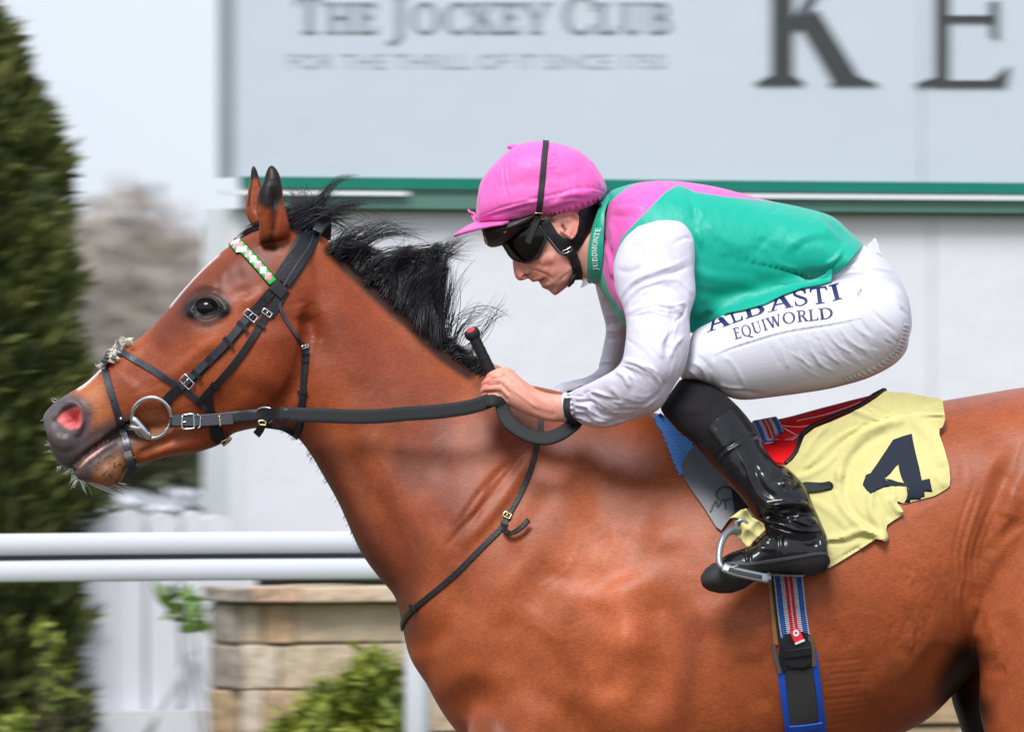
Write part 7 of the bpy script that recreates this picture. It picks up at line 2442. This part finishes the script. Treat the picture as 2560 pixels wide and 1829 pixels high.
P2, T = tri([four], 6, holes=[hole4])
Hh = [ray_out(CWB, x, y) for x, y in P2]
obj('numeral', *sheet(P2, T, np.array([h[0] for h in Hh]), np.array([h[1] for h in Hh]), 1.1, .8), M['letter_slate'], cw)
cwb = m('B2', (600, 910), (680, 850), (720, 840), (760, 900), (800, 920), (840, 945), (848, 985), (800, 1030), (730, 1105), (690, 1060), (640, 1020), (628, 990), (680, 960), (690, 920), (640, 900))
P2, T = tri([cwb], 5)
A_ = np.array([W(x, y, -.352 + .006 * abs(math.sin(x * .05 + y * .06)) + .006 * abs(math.sin(y * .07 - x * .05 + 1)) + .0015 * math.sin(x * .3)) for x, y in P2])
obj('knotted_corner', *sheet(P2, T, A_, np.tile([0, -1.0, 0], (len(A_), 1)), 0, 8), M['cloth_yellow'], cloth)

# girth
girth = thing('girth', 'striped webbing girth with black buckle guard and blue-edged elastic', 'girth', W(1990, 1700, -.25))
P, N = surf_path(HB, m('B3', (690, 520), (697, 600), (712, 760), (728, 900), (745, 1020)), 5, 3)
V, F, uv = ribbon(P, N, 72, 5)
obj('webbing', V, F, M['webbing'], girth, uv=uv)
strap('billet', HB, m('B3', (586, 640), (594, 760), (606, 900), (620, 1060)), 13, M['tan_leather'], girth, t=4, off=2)
strap('billet_edge', HB, m('B3', (603, 600), (612, 760), (628, 900), (642, 1020)), 8, M['leather'], girth, t=5, off=2)
gl_ = m('B3', (748, 1120), (762, 1220), (782, 1380), (802, 1540), (818, 1700), (826, 1860))
strap('elastic_edge', HB, gl_, 104, M['girth_blue'], girth, t=4, off=1)
P, N = surf_path(HB, m('B3', (752, 1120), (764, 1220), (782, 1380), (802, 1576)), 5, 4.5)
V, F, uv = ribbon(P, N, 72, 3)
obj('elastic', V, F, M['ribbed'], girth, uv=uv)
strap('elastic_bar', HB, m('B3', (700, 1592), (800, 1584), (910, 1566)), 20, M['girth_blue'], girth, t=6, off=5)
smoothpatch('buckle_guard', [m('B3', (645, 1010), (700, 985), (760, 972), (820, 980), (842, 1000), (855, 1080), (862, 1180), (850, 1195), (690, 1215), (660, 1235), (634, 1225), (640, 1120))], M['leather'], girth, 9, 6)
smoothpatch('guard_flap', [m('B3', (668, 1060), (840, 1030), (846, 1120), (836, 1180), (790, 1198), (720, 1196), (682, 1180), (668, 1130))], M['rubber'], girth, 13, 4)
strap('guard_loop', HB, m('B3', (676, 1112), (750, 1105), (838, 1090)), 20, M['leather'], girth, t=4, off=14)
strap('guard_strap', HB, m('B3', (604, 1056), (622, 1150), (646, 1236)), 10, mat('worn_leather', lin(84, 78, 68), .6), girth, t=5, off=6)
strap('guard_strap', HB, m('B3', (838, 1000), (852, 1090), (862, 1190)), 12, mat('worn_leather', lin(84, 78, 68), .6), girth, t=5, off=6)
smoothpatch('girth_tab', [m('B3', (706, 965), (745, 952), (775, 958), (792, 1000), (808, 1026), (776, 1044), (740, 1052), (724, 1020), (712, 990))], mat('red_tab', rd, .45), girth, 16, 3, 5)
smoothpatch('tab_print', [m('B3', (738, 1042), (806, 1018), (809, 1030), (742, 1054))], M['ribbon_white'], girth, 17.5, 3, 4)
q_ = m('B3', (746, 980))[0]
smoothpatch('tab_print', [[(q_[0] + 8.5 * math.cos(a), q_[1] + 8.5 * math.sin(a)) for a in np.linspace(0, 6.1, 20)]], M['ribbon_white'], girth, 17.5, 3, 3, holes=[[(q_[0] + 4.0 * math.cos(a), q_[1] + 3.4 * math.sin(a)) for a in np.linspace(0, 6.0, 12)]])
